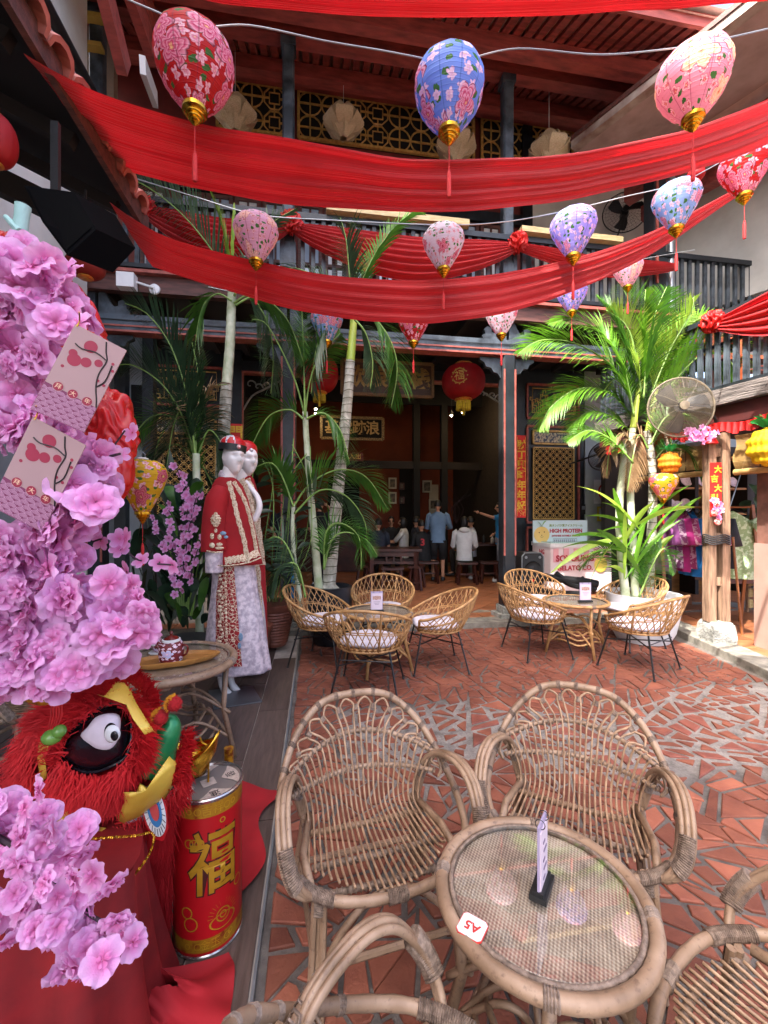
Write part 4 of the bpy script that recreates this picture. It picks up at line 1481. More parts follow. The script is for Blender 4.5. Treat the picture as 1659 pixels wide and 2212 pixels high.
def rattan_chair(label):
 o = thing('rattan_armchair', label, 'chair', (0, 0, 0), 'weathered round-backed rattan armchairs')
 half = [(0, -.36, .72), (.17, -.345, .70), (.30, -.275, .61), (.375, -.155, .49), (.385, .0, .41), (.335, .14, .365), (.21, .235, .35), (0, .265, .345)]
 full = half + [(-x, y, z) for x, y, z in half[1:-1][::-1]]
 rim = spline(full, 8, True)
 mb = MB()
 mb.tube(rim, [0.0160 * (1.0 + 0.05 * math.sin(i * 1.7)) for i in range(len(rim))], 9, True)
 part('rim', mb, m_cane, o, 'all')
 back = spline([(-x, y, z) for x, y, z in half[:5][::-1]] + [tuple(q) for q in half[1:5]], 10)
 back = [p.lerp(V((0, -.1, .42)), 0.035) for p in back]
 def lv(s, lev):
  if lev == 0:
   return V((.29 * s, .245 - .17 * s * s, .352))
  if lev == 1:
   return V((.285 * s, .06, .328))
  if lev == 2:
   return V((.26 * s, -.15 + .02 * s * s, .335))
  if lev == 3:
   return V((.262 * s, -.215 + .05 * s * s, .385))
  if lev == 4:
   return V((.285 * s, -.245 + .09 * s * s, .46))
  return V((.33 * s, -.295 + .14 * s * s, .585 - .06 * s * s))
 NA = 12
 for kx in range(NA):
  s0 = -1 + 2 * (2 * kx + 0.12) / (2 * NA - 1) if kx else -1
  s1 = -1 + 2 * (2 * kx + 0.88) / (2 * NA - 1)
  s0, s1 = -1 + 2 * (2 * kx) / (2 * NA - 1), -1 + 2 * (2 * kx + 1) / (2 * NA - 1)
  t = 0.06 + 0.88 * (kx + 0.5) / NA
  dt = 0.88 / NA * 0.36
  ap, _ = sample(back, t)
  cen = V((0, -.2, .46))
  l, _ = sample(back, t - dt)
  r_, _ = sample(back, t + dt)
  ap = ap.lerp(cen, 0.02)
  l1, r1 = l.lerp(cen, .10), r_.lerp(cen, .10)
  l2, r2 = l.lerp(lv(s0, 5), .42), r_.lerp(lv(s1, 5), .42)
  pts = [lv(s0, i) for i in range(6)] + [l2, l1, ap, r1, r2] + [lv(s1, i) for i in range(5, -1, -1)]
  mb = MB()
  mb.tube(spline(pts, 4), 0.0052, 5)
  part('rattan_rod', mb, m_rod, o, 'all')
  if kx:
   # neighbours tied together near the top
   ql, _ = sample(back, 0.06 + 0.88 * kx / NA)
   ql = ql.lerp(lv(-1 + 2 * (2 * kx - .5) / (2 * NA - 1), 5), .30)
   dn = (lv(-1 + 2 * (2 * kx - .5) / (2 * NA - 1), 5) - ql).normalized()
   part('tie', ridged([ql - dn * .010, ql + dn * .012], 0, 1, 0.0125), m_bind, o)
 # woven bands
 for lev, r0 in ((4, .009), (5, .010)):
  pth = spline([lv(s / 6, lev) + V((0, -.008, 0)) for s in range(-7, 8)], 3)
  mb = MB()
  mb.tube(pth, r0, 6)
  part('back_band', mb, m_cane, o, 'all')
  mb = MB()
  helix(pth, r0 + .004, 34, .0035, mb)
  part('band_binding', mb, m_bind, o)
 for yy in (-.13, .04, .16):
  w_ = .27 if yy < .1 else .25
  pth = [V((-w_, yy, .314)), V((0, yy + .005, .312)), V((w_, yy, .314))]
  mb = MB()
  mb.tube(pth, .011, 6)
  helix(pth, .012, 26, .003, mb)
  part('seat_bearer', mb, m_bind if yy > 0 else m_cane, o, 'all')
 for s_ in (-1, 1):
  mb = MB()
  mb.tube([(s_ * .25, -.20, .335), (s_ * .30, 0, .335), (s_ * .29, .15, .345)], .016, 8)
  part('seat_rail', mb, m_cane, o, 'all')
  # arm of three canes
  arm = [(.275, -.215, .33), (.30, -.20, .44), (.335, -.13, .53), (.37, .0, .565), (.385, .10, .54), (.38, .17, .465), (.35, .205, .395), (.30, .20, .35)]
  base = None
  for j in range(3):
   off = (j - 1) * .0185
   pts = [(s_ * (x + off * (0.4 if i in (0, len(arm) - 1) else 1)), y, z + (0 if i in (0, len(arm) - 1) else (.006 if j == 1 else 0))) for i, (x, y, z) in enumerate(arm)]
   q = spline(pts, 6)
   if j == 1:
    base = q
   mb = MB()
   mb.tube(q, .0108, 8)
   part('arm_cane', mb, m_cane, o, 'all')
  for (a, b) in ((0.77, 0.92), (0.11, 0.18)):
   part('binding', ridged(base, a, b, 0.029 if a > .5 else .026, 0.006, 8), m_bind, o)
  # legs: bundles of canes
  for (a, b) in ((V((s_ * .255, -.20, .34)), V((s_ * .30, -.275, 0))), (V((s_ * .26, .17, .345)), V((s_ * .285, .215, 0)))):
   mb = MB()
   for q in ((0, 0), (.018, .008), (-.014, .014)):
    mb.tube([a + V((q[0], q[1], 0)), b + V((q[0] * 1.3, q[1] * 1.3, 0))], .0125, 7)
   leg = part('leg', mb, m_cane, o)
   part('binding', ridged([a, b], .05, .18, .032, 0.007, 8), m_bind, leg)
   part('binding', ridged([a, b], .60, .68, .031, 0.007, 8), m_bind, leg)
 for (a, b) in (((-.28, -.245, .13), (.28, -.245, .13)), ((-.275, .20, .13), (.275, .20, .13)), ((-.285, -.24, .13), (-.28, .2, .13)), ((.285, -.24, .13), (.28, .2, .13))):
  mb = MB()
  mb.tube([a, b], .012, 7)
  part('stretcher', mb, m_cane, o)
 for s_ in (-1, 1):
  mb = MB()
  mb.tube(spline([(s_ * .27, .205, .10), (s_ * .2, .21, .22), (s_ * .09, .215, .31), (0, .218, .325)], 5), .0115, 7)
  part('brace', mb, m_cane, o, 'all')
 rl = rim + [rim[0]]
 for i in range(15):
  t = (i - 7) / 7 * 0.27
  t = t % 1.0
  if t > 0.985:
   t = 0.985
  a, b = t - .0035, t + .0045
  if a < 0:
   a, b = 0, .007
  part('binding', ridged(rl, a, b, .0190, .006, 9), m_bind, o)
 for t0, t1 in ((.352, .41), (.59, .648), (.485, .515)):
  part('binding', ridged(rl, t0, t1, .0215, .006, 9), m_bind, o)
 return o
def facing(xr, d, txr, td):
 a, b = W(xr, d, 0), W(txr, td, 0)
 return a, math.atan2(-(b.x - a.x), (b.y - a.y))
TX, TD = 0.40, 1.095
rc0 = rattan_chair('rattan armchair on the left of the glass table, seat turned to the right foreground')
loc, rz_ = facing(-0.03, 1.53, 0.22, 0.70)
rc0.location = loc
rc0.rotation_euler[2] = rz_
rc0.scale = (0.85, 0.94, 1.0)
TREE = [(c, list(c.children)) for c in rc0.children]
for (xr, d, tx, td, lb, zz) in (
  (0.72, 1.62, 0.42, 1.0, 'rattan armchair behind the glass table, partly hidden by its menu stand', .013),
  (0.11, 0.67, 0.96, 1.20, 'nearest rattan armchair at the bottom, only its arm and seat corner visible', .013),
  (0.86, 0.87, 0.24, 1.65, 'rattan armchair cut off at the bottom right corner', .013),
  (-2.15, 2.62, -1.3, 2.5, 'rattan armchair on the deck at the left edge beside the lion head', .023),
  (-2.35, 3.55, -1.6, 2.9, 'rattan armchair behind the blossoms, only its rounded rim visible', .023)):
 loc, rz_ = facing(xr, d, tx, td)
 loc.z = zz
 copy_tree(rc0, lb, loc, rz_, tree=TREE)
rc0.location.z = .013
# glass topped rattan tables
k = NT('woven_rattan_mat')
pv = k.coord('Object', (1, 1, 1))
sp = k.n('SeparateXYZ')
k.t.links.new(pv, sp.inputs[0])
wx = k.math('SINE', k.math('MULTIPLY', sp.outputs[0], 620))
wy = k.math('SINE', k.math('MULTIPLY', sp.outputs[1], 430))
wv = k.math('MULTIPLY', wx, wy)
nn = k.noise(pv, 12, 4)
cw = k.ramp(k.math('MULTIPLY_ADD', wv, 0.28, k.math('MULTIPLY', nn, 1.0)), [(0.2, H('#77655a')), (0.5, H('#b39c8a')), (0.8, H('#dccab8'))])
k.put(k.b.inputs['Base Color'], cw)
k.b.inputs['Roughness'].default_value = 0.65
k.bump(wv, 0.5, 0.002)
m_weave = k.m
k = NT('clear_table_glass')
gl = k.n('BsdfGlossy')
gl.inputs['Roughness'].default_value = 0.02
tr = k.n('BsdfTransparent')
tr.inputs[0].default_value = (0.93, 0.95, 0.93, 1)
fr = k.n('Fresnel')
fr.inputs[0].default_value = 1.5
mx = k.n('MixShader')
k.put(mx.inputs[0], k.math('MINIMUM', k.math('MULTIPLY_ADD', fr.outputs[0], 3.0, 0.06), 0.36))
k.t.links.new(tr.outputs[0], mx.inputs[1])
k.t.links.new(gl.outputs[0], mx.inputs[2])
k.t.links.new(mx.outputs[0], k.out.inputs[0])
m_clear = k.m
def rattan_table(label, pos, r, h, mat=None, rz_=0.0, fat=.0178, light=False):
 mc = m_cane2 if light else m_cane
 o = thing('rattan_table', label, 'table', (0, 0, 0), 'round glass topped rattan tables')
 mb = MB()
 mb.tube([(math.cos(a * PI / 24) * (r - fat), math.sin(a * PI / 24) * (r - fat), h - fat * .85) for a in range(48)], fat, 9, True)
 part('rim', mb, mc, o, 'all')
 mb = MB()
 mb.tube([(math.cos(a * PI / 24) * (r - 2 * fat - .006), math.sin(a * PI / 24) * (r - 2 * fat - .006), h - .010) for a in range(48)], .0075, 6, True)
 part('inner_rim', mb, m_bind, o, 'all')
 mb = MB()
 mb.lathe([(0.001, h - .018), (r - 1.8 * fat, h - .018), (r - 1.8 * fat, h - .028), (0.001, h - .028)], 40, cap=False)
 part('woven_top', mb, m_weave, o)
 mb = MB()
 mb.lathe([(r - 2 * fat - .010, h - .007), (r - 2 * fat - .012, h - .004), (0.001, h - .004)], 48, cap=False)
 part('glass', mb, m_clear, o)
 ringp = [V((math.cos(a * PI / 24) * (r - fat), math.sin(a * PI / 24) * (r - fat), h - fat * .85)) for a in range(49)]
 for i in range(4):
  a = (i + .5) * PI / 2 + .35
  ca, sa = math.cos(a), math.sin(a)
  mb = MB()
  mb.tube([(ca * (r - .05), sa * (r - .05), h - .03), (ca * (r - .07), sa * (r - .07), h * .5), (ca * (r + .0), sa * (r + .0), 0)], .0155, 8)
  part('leg', mb, mc, o, 'all')
  f = ((a / (2 * PI)) % 1)
  part('binding', ridged(ringp, max(0, f - .010), min(1, f + .010), fat + .003, .006, 9), m_bind, o)
  # looped braces between the legs
  a2 = a + PI / 2
  for w_, zz in ((.10, h * .2), (.2, h * .45)):
   mb = MB()
   am = (a + a2) / 2
   p0 = V((ca * (r - .03), sa * (r - .03), zz))
   p2 = V((math.cos(a2) * (r - .03), math.sin(a2) * (r - .03), zz))
   pm_ = V((math.cos(am) * (r - w_ - .12), math.sin(am) * (r - w_ - .12), zz + .12))
   mb.tube(spline([p0, p0.lerp(pm_, .6) + V((0, 0, .05)), pm_, p2.lerp(pm_, .6) + V((0, 0, .05)), p2], 5), .009, 6)
   part('brace', mb, mc, o, 'all')
 for rr_, zz in ((r * .62, h * .33), (r * .5, h * .40), (r * .70, h * .25)):
  mb = MB()
  mb.tube([(math.cos(t * PI / 14) * rr_, math.sin(t * PI / 14) * rr_, zz + .02 * math.sin(t)) for t in range(28)], .009, 6, True)
  part('cane_ring', mb, mc, o, 'all')
 o.location = pos
 o.rotation_euler[2] = rz_
 return o
tp = W(TX, TD, .013)
rattan_table('weathered rattan table with glass top in the foreground', tp, .268, .54)
def menu_stand(base, fwd, h=.17, w_=.085, label='', look='menu'):
 # acrylic stand with a printed card on a black base
 f = V(fwd).normalized()
 ax = V((0, 0, 1)).cross(f)
 o = thing('menu_stand', label, 'menu stand', base, 'menu stands on the tables')
 rot = math.atan2(ax.y, ax.x)
 b = V(base)
 mb = MB()
 mb.box(b + V((0, 0, .008)), (w_ * 1.15, .042, .014), rot)
 mb.box(b + V((0, 0, .019)), (w_ * 1.05, .026, .008), rot)
 part('base', mb, m_blk, o)
 mb = MB()
 mb.box(b + V((0, 0, .008 + h / 2)), (w_ * .96, .005, h), rot)
 part('card', mb, M_('violet_grey_card', '#a79bb4', '#8b80a0', 3, 0.4), o)
 mb = MB()
 mb.box(b + f * .0042 + V((0, 0, .012 + h * .46)), (w_ * .88, .003, h * .84), rot)
 part('printed_sheet', mb, M_('pale_pink_sheet', '#cfc0cb', '#bdaebb', 4, 0.5), o)
 for i in (-1, 1):
  mb = MB()
  c = b + V((0, 0, h + .006)) + ax * i * w_ * .25
  mb.tube([c + f * math.cos(a * PI / 6) * .012 + V((0, 0, math.sin(a * PI / 6) * .012)) for a in range(12)], .0012, 4, True)
  part('ring', mb, m_blk, o)
 if look == 'menu':
  mb = MB()
  mb.lathe([(0.001, 0), (w_ * .30, 0), (w_ * .30, .001)], 16, Matrix.Translation(b + f * .0065 + V((0, 0, h * .72))) @ Matrix((ax, V((0, 0, 1)) * .55, f)).transposed().to_4x4())
  mb.box(b + f * .0062 + V((0, 0, h * .72)), (w_ * .66, .002, h * .17), rot)
  part('dish_photo', mb, M_('dark_dish_picture', '#5b3a34', '#cfa79a', 160, .5), o)
  for j in range(3):
   mb = MB()
   mb.box(b + f * .0062 + V((0, 0, h * (.52 - .07 * j))), (w_ * (.5 - .1 * j), .002, .003), rot)
   part('print_line', mb, M_('grey_print', '#6d6075', '#6d6075', 4), o)
 else:
  for j in range(5):
   mb = MB()
   mb.box(b + f * .0062 + ax * (.006 if j % 2 else -.004) + V((0, 0, h * (.75 - .13 * j))), (w_ * (.35 if j % 2 else .22), .002, .006), rot)
   part('print_line', mb, M_('grey_print', '#6d6075', '#6d6075', 4), o)
 return o
menu_stand(W(.40, 1.09, .013 + .5365), RGT * -.80 * -1 + FWD * -.52, h=.172, w_=.080, label='menu stand with a spiral bound card on the foreground glass table', look='code')
# table tag
o = thing('table_tag', 'white table number tag with red writing on the foreground glass table', 'tag', Pz(1022, 2006, .5545))
ttx = (RGT * -.80 + FWD * .55).normalized()
tty = (FWD * -.80 + RGT * -.55).normalized()
c = Pz(1020, 2004, .5525)
rr_ = []
for q in range(16):
 a = q * PI / 8
 rr_.append((max(-1, min(1, 1.35 * math.cos(a + PI / 16))) * .031, max(-1, min(1, 1.35 * math.sin(a + PI / 16))) * .029))
mb = MB()
mb.extr(rr_, c - V((0, 0, .001)), ttx, tty, .003)
part('tag_plate', mb, M_('red_tag_edge', '#c43b33', '#c43b33', 3, .4), o)
mb = MB()
mb.extr([(a * .94, b * .94) for a, b in rr_], c + V((0, 0, .0022)), ttx, tty, .0008)
part('tag_face', mb, m_whitepl, o)
text('A5', .030, M_('red_print', '#b52f28', '#b52f28', 3, .5), o, c + V((0, 0, .0032)), ttx, tty, .0003, bold=.0008)
# woven cane bucket chairs with white cushions
def cane_chair(label):
 o = thing('cane_chair', label, 'chair', (0, 0, 0), 'open-weave cane chairs with white cushions')
 def rimp(a):
  # a: -1..1 right round the back from front to front
  th = a * 2.45
  z = .46 + .27 * (0.5 + 0.5 * math.cos(th)) ** 1.1
  return V((math.sin(th) * .355, -math.cos(th) * .30 - .02 - .06 * (z - .46) / .27, z))
 def basep(a):
  th = a * 2.45
  return V((math.sin(th) * .255, -math.cos(th) * .24 + .01, .375))
 top = [rimp(i / 20) for i in range(-20, 21)]
 front = [rimp(1), V((.20, .245, .425)), V((.235, .24, .38))]
 mb = MB()
 mb.tube(spline([basep(-1) + V((0, 0, .0))] + top + [basep(1)], 2), .0125, 7)
 part('rim', mb, m_cane2, o, 'all')
 mb = MB()
 bs = [basep(i / 10) for i in range(-10, 11)]
 mb.tube(spline(bs, 2, True), .011, 6, True)
 mb.tube(spline([b + V((0, 0, .018)) for b in bs], 2), .008, 5)
 part('seat_frame', mb, m_cane2, o, 'all')
 mb = MB()
 N = 26
 def sp_(a, h):
  a = max(-1, min(1, a))
  p = basep(a).lerp(rimp(a), h)
  bul = math.sin(PI * h) * .03
  n = V((math.sin(a * 2.45), -math.cos(a * 2.45), 0))
  return p + n * bul * .6
 for i in range(N):
  a0 = -1 + 2 * (i + .5) / N
  for s_ in (1, -1):
   da = .20 * s_
   pts = [sp_(a0 - da * .5 + da * t / 5, t / 5) for t in range(6)]
   if abs(a0 + da * .5) < 1.05 and abs(a0 - da * .5) < 1.05:
    mb.tube(pts, .0048, 4)
 part('cane_lattice', mb, m_cane2, o, 'all', kind='stuff')
 for h in (.45, .5):
  mb = MB()
  mb.tube([sp_(i / 14, h) for i in range(-14, 15)], .0055, 4)
  part('cane_band', mb, m_cane2, o, 'all')
 for a in (-.55, -.18, .18, .55):
  mb = MB()
  mb.tube([sp_(a, t / 5) for t in range(6)], .009, 5)
  part('upright', mb, m_cane2, o, 'all')
 mb = MB()
 pr = []
 def cus(s, t):
  a = s * 2 * PI
  ce, se = math.cos(a), math.sin(a)
  rx, ry = .235 * (abs(ce) ** .75) * (1 if ce > 0 else -1), .215 * (abs(se) ** .75) * (1 if se > 0 else -1)
  ph = t * PI
  rad = math.sin(ph) ** .45
  return V((rx * rad, ry * rad + .02, .415 - math.cos(ph) * .036 + .006 * mnoise.noise(V((rx * rad * 9, ry * rad * 9, 0)))))
 mb.grid(cus, 28, 12)
 part('cushion', mb, m_cushion, o, 'all')
 for sx in (-1, 1):
  for sy in (-1, 1):
   mb = MB()
   a, b = V((sx * .19, sy * .17 + .01, .37)), V((sx * .265, sy * .25 + .01, .012))
   mb.tube([a, b], .0085, 6)
   mb.ball(b, .014, 8, 4, (1, 1, .8))
   part('leg', mb, m_blackmetal, o)
 for (a, b) in (((-.215, -.20, .255), (.215, .22, .255)), ((.215, -.20, .262), (-.215, .22, .262))):
  mb = MB()
  mb.tube([a, b], .0065, 5)
  part('cross_bar', mb, m_blackmetal, o)
 mb = MB()
 mb.tube([(-.205, -.19, .30), (.205, -.19, .30)], .0055, 5)
 part('cross_bar', mb, m_blackmetal, o)
 return o
cc = cane_chair('cane chair in front of the left round table, seen from behind')
CT = [(c, list(c.children)) for c in cc.children]
S_ = 1.03
T1, T2 = (-0.06, 4.20), (2.10, 4.72)
rattan_table('light cane table with glass top on the left, four chairs round it', W(*T1, .013), .345, .555, light=True, fat=.018)
rattan_table('light cane table with glass top on the right by the tall palm', W(*T2, .013), .345, .555, light=True, rz_=.4, fat=.018)
first = True
for (T, lst) in ((T1, ((-0.13, 3.92 - .26, 'cane chair in front of the left round table, seen from behind'), (-0.02, 4.98, 'cane chair behind the left round table, facing the viewer'),
        (-0.62, 4.36, 'cane chair beside the black planter, left of the left round table'), (0.52, 4.25, 'cane chair on the right side of the left round table'))),
     (T2, ((2.48, 4.18, 'cane chair in front of the right round table, seen from behind'), (1.92, 5.42, 'cane chair behind the right round table, near the freezer'),
        (1.62, 4.62, 'cane chair on the left side of the right round table'), (2.80, 4.95, 'cane chair right of the right round table, nearest the split post')))):
 for (xr, d, lb) in lst:
  loc, rz_ = facing(xr, d, T[0], T[1])
  loc.z = .013
  if first:
   cc.location, cc.rotation_euler[2] = loc, rz_
   cc['label'] = lb
   cc.scale = (S_, S_, 1.03)
   first = False
  else:
   o = copy_tree(cc, lb, loc, rz_, tree=CT)
menu_stand(W(T1[0] - .01, T1[1] - .05, .013 + .551), FWD * -1 + RGT * .12, .19, .12, 'menu stand on the left cane table')
menu_stand(W(T2[0] + .06, T2[1] - .10, .013 + .551), FWD * -1 + RGT * .05, .20, .13, 'menu stand on the right cane table')
# ------------------------------------------------------------------ plants
def leafmat(name, c1, c2, trans=0.35):
 return M_(name, c1, c2, 7, 0.42, 0.1, 40, trans=trans, rand=0.25, contrast=(0.3, 0.7))
m_lf = leafmat('palm_leaf_green', '#4d7d28', '#2f5520')
m_lfb = leafmat('palm_leaf_sun_tinted', '#6f9f2c', '#44761f', 0.4)  # sunlight put into this yellow-green leaf colour
m_lfd = leafmat('palm_leaf_dark', '#2d4a2c', '#1a2f1d', 0.2)  # darker copy, shade over the left palm put into its colour
m_lfg = leafmat('palm_leaf_greyish', '#4f6b48', '#2e4630', 0.25)
m_dry = leafmat('dry_palm_leaf', '#a98d68', '#7b5c40', 0.2)
m_yl = leafmat('young_palm_leaf', '#a9c650', '#84a83a', 0.5)
m_broad = leafmat('dark_broad_leaf', '#24402a', '#14261a', 0.1)
m_stem = M_('green_leaf_stalk', '#7b9a48', '#5c7a36', 9, 0.5)
m_soil = M_('dark_soil', '#2b211a', '#1a130f', 20, 0.9, 0.5)
k = NT('ringed_palm_trunk')
gz = k.n('NewGeometry')
spz = k.n('SeparateXYZ')
k.t.links.new(gz.outputs['Position'], spz.inputs[0])
wz = k.math('SINE', k.math('MULTIPLY_ADD', spz.outputs[2], 75, k.math('MULTIPLY', k.noise(k.pos(), 5, 3), 5)))
nn = k.noise(k.pos((1, 1, .5)), 18, 5)
cb = k.ramp(nn, [(0.3, H('#7c7a6c')), (0.7, H('#bcb9ab'))])
k.put(k.b.inputs['Base Color'], k.mix(k.ramp(wz, [(0.86, (0, 0, 0, 1)), (0.98, (1, 1, 1, 1))]), cb, H('#55503f')))
k.b.inputs['Roughness'].default_value = 0.75
k.bump(wz, 0.3, 0.006)
m_trunk = k.m
m_trunkw = M_('pale_palm_stem', '#c6c9b4', '#8d9c72', 7, 0.6, 0.2, 30)
m_shaft = M_('yellow_green_crownshaft', '#b2bf4e', '#8fa83c', 4, 0.45)
def frond(parent, pts, L=0.36, n=34, mat=None, droop=0.5, wid=0.016, fwd=0.55, seed=0, stalk=0.12, stem=None, up=0.15, nm='frond'):
 r = random.Random(seed * 13 + 7)
 path = spline(pts, 8)
 tw = (R(35) + R(30) * r.random()) * (1 if r.random() < .5 else -1)
 n = int(n * 1.7)
 wid *= 1.2
 droop *= 0.8
 L *= 1.12
 mb = MB()
 k_ = len(path)
 mb.tube(path, [0.011 * (1 - 0.8 * i / k_) + 0.002 for i in range(k_)], 5)
 o = part(nm, mb, stem or m_stem, parent, 'all')
 mb = MB()
 for i in range(n):
  t = stalk + (1 - stalk) * (i + 0.5) / n
  p, T = sample(path, t)
  side = T.cross(V((0, 0, 1)))
  side = side.normalized() if side.length > 0.15 else (RGT.copy())
  side = Matrix.Rotation(tw, 3, T) @ side
  nrm = side.cross(T).normalized()
  ll = L * (math.sin(PI * min(1, 0.12 + 0.9 * ((i + .5) / n) ** 0.8)) ** 0.6 * 0.9 + 0.12)
  for s_ in (-1, 1):
   l2 = ll * r.uniform(0.82, 1.1)
   d0 = (side * s_ * (1 - fwd * 0.5) + T * (fwd + 0.35 * t) + nrm * (up + r.uniform(-.12, .12))).normalized()
   q = p.copy()
   d_ = d0.copy()
   w0 = wid * r.uniform(.85, 1.15)
   row = []
   segs = 4
   dr = droop * r.uniform(0.7, 1.35)
   for j in range(segs + 1):
    wj = w0 * [0.35, 1.0, 0.85, 0.5, 0.03][j]
    wv_ = d_.cross(side * 0 + V((0, 0, 1)))
    wv_ = wv_.normalized() if wv_.length > .1 else T
    wv_ = (wv_ * 0.6 + T * 0.4).normalized()
    row.append((q - wv_ * wj / 2, q + wv_ * wj / 2))
    q = q + d_ * (l2 / segs)
    d_ = (d_ + V((0, 0, -1)) * dr * 0.32).normalized()
   vs = [a for ab in row for a in ab]
   mb.add(vs, [(2 * j, 2 * j + 1, 2 * j + 3, 2 * j + 2) for j in range(segs)])
 part('leaflets', mb, mat or m_lf, o, 'all', kind='stuff')
 return o
def leaf(mb, base, tip, w_, arch=0.15, fold=0.25, n=6, seed=0):
 base, tip = V(base), V(tip)
 d_ = tip - base
 L = d_.length
 side = d_.cross(V((0, 0, 1)))
 side = side.normalized() if side.length > 1e-3 else V((1, 0, 0))
 a = random.Random(seed + int(L * 1e4)).uniform(-.9, .9)
 side = Matrix.Rotation(a, 3, d_.normalized()) @ side
 up = side.cross(d_).normalized()
 vs = []
 for i in range(n + 1):
  t = i / n
  c = base.lerp(tip, t) + V((0, 0, 1)) * arch * L * math.sin(PI * t * 0.9)
  ww = w_ * math.sin(PI * min(1, (t * .94 + .03))) ** 0.75 * 0.5
  vs += [c - side * ww + up * ww * fold, c, c + side * ww + up * ww * fold]
 fs = []
 for i in range(n):
  b = i * 3
  fs += [(b, b + 1, b + 4, b + 3), (b + 1, b + 2, b + 5, b + 4)]
 mb.add(vs, fs)
def trunk(parent, pts, r0, r1, mat, nm='trunk'):
 pp = spline(pts, 10)
 n = len(pp)
 mb = MB()
 mb.tube(pp, [(r0 + (r1 - r0) * (i / n)) * (1 + .03 * math.sin(i * 2.1)) for i in range(n)], 12)
 return part(nm, mb, mat, parent, 'all')
def PP(lst, d):
 return [P(a[0], a[1], a[2] if len(a) > 2 else d) for a in lst]
G_P = 'potted palms round the hall entrance'
# palm behind the mannequins
d = 4.95
p1 = thing('palm_tree', 'tall palm with a pale upper stem rising behind the two mannequins', 'palm', P(478, 1370, d), G_P)
trunk(p1, PP([(470, 1370), (474, 1200), (480, 1000), (490, 830)], d), .085, .062, m_trunk)
trunk(p1, PP([(490, 832), (497, 740), (500, 660), (502, 620)], d), .058, .045, m_trunkw, 'crownshaft')
for i, (pts, kw) in enumerate([
 ([(500, 640), (470, 560), (400, 470), (320, 405), (235, 365)], dict(L=.50, n=40, mat=m_lfg, droop=.45)),
 ([(505, 655), (540, 640), (575, 690), (590, 760), (585, 850)], dict(L=.42, n=40, mat=m_lfg, droop=1.0)),
 ([(500, 650), (470, 635), (440, 660), (425, 720), (418, 790)], dict(L=.36, n=30, mat=m_lf, droop=1.1)),
 ([(506, 640), (540, 560), (580, 490), (640, 450)], dict(L=.35, n=26, mat=m_lfg, droop=.6)),
 ([(502, 630), (495, 560), (478, 480), (455, 415)], dict(L=.26, n=12, mat=m_yl, droop=.05, fwd=1.6, wid=.035)),
 ([(503, 630), (503, 560), (505, 490), (507, 440)], dict(L=.22, n=10, mat=m_yl, droop=.05, fwd=1.8, wid=.035)),
 ([(508, 660), (560, 640), (620, 690), (655, 780)], dict(L=.36, n=30, mat=m_lf, droop=1.0)),
]):
 frond(p1, PP(pts, d - .05 * i), seed=i, **kw)
# middle palm in the round black planter
d = 4.95
p2 = thing('palm_tree', 'leaning ringed palm in the round black planter beside the left cane chairs', 'palm', P(712, 1300, d), G_P)
trunk(p2, PP([(708, 1290), (716, 1200), (728, 1080), (742, 950), (752, 850), (757, 778)], d), .082, .052, m_trunk)
trunk(p2, PP([(757, 780), (761, 730), (764, 690), (766, 655)], d), .052, .034, m_shaft, 'crownshaft')
mb = MB()
mb.lathe([(.15, 0), (.19, .05), (.15, .14), (.09, .20)], 12, Matrix.Translation(P(708, 1300, d)))
part('root_flare', mb, m_trunk, p2, True)
for i, (pts, kw) in enumerate([
 ([(766, 670), (790, 590), (830, 520), (880, 470), (915, 462)], dict(L=.40, n=34, mat=m_lf, droop=.7)),
 ([(764, 670), (755, 590), (748, 520), (735, 470)], dict(L=.40, n=30, mat=m_lfg, droop=.9)),
 ([(768, 680), (810, 690), (845, 740), (858, 800), (845, 880)], dict(L=.42, n=44, mat=m_lf, droop=.9)),
 ([(764, 680), (735, 670), (700, 700), (680, 770), (672, 850)], dict(L=.40, n=34, mat=m_lfg, droop=1.1)),
 ([(766, 690), (790, 720), (805, 780), (800, 840)], dict(L=.34, n=26, mat=m_lfg, droop=1.2)),
 ([(764, 670), (700, 610), (640, 580), (590, 590)], dict(L=.36, n=24, mat=m_lfg, droop=1.0)),
]):
 frond(p2, PP(pts, d - .04 * i), seed=20 + i, **kw)
# slim palm between them
d = 4.85
p3 = thing('palm_tree', 'slim white stemmed palm with three forked stalks left of the leaning palm', 'palm', P(690, 1290, d), G_P)
trunk(p3, PP([(690, 1290), (682, 1190), (672, 1080), (664, 980), (659, 890)], d), .05, .03, m_trunkw)
for i, (pts, kw) in enumerate([
 ([(659, 900), (640, 830), (610, 760), (575, 700), (545, 690)], dict(L=.38, n=30, mat=m_lf, droop=.6, stalk=.3)),
 ([(659, 900), (668, 830), (690, 770), (735, 720)], dict(L=.34, n=24, mat=m_lf, droop=.8, stalk=.35)),
 ([(659, 900), (657, 820), (655, 740), (650, 640)], dict(L=.30, n=22, mat=m_lf, droop=.9, stalk=.4)),
 ([(655, 905), (625, 885), (580, 900), (545, 960)], dict(L=.30, n=30, mat=m_lf, droop=.9)),
 ([(662, 905), (700, 893), (735, 930), (755, 1000)], dict(L=.28, n=28, mat=m_lf, droop=1.0)),
]):
 frond(p3, PP(pts, d - .04 * i), seed=40 + i, **kw)
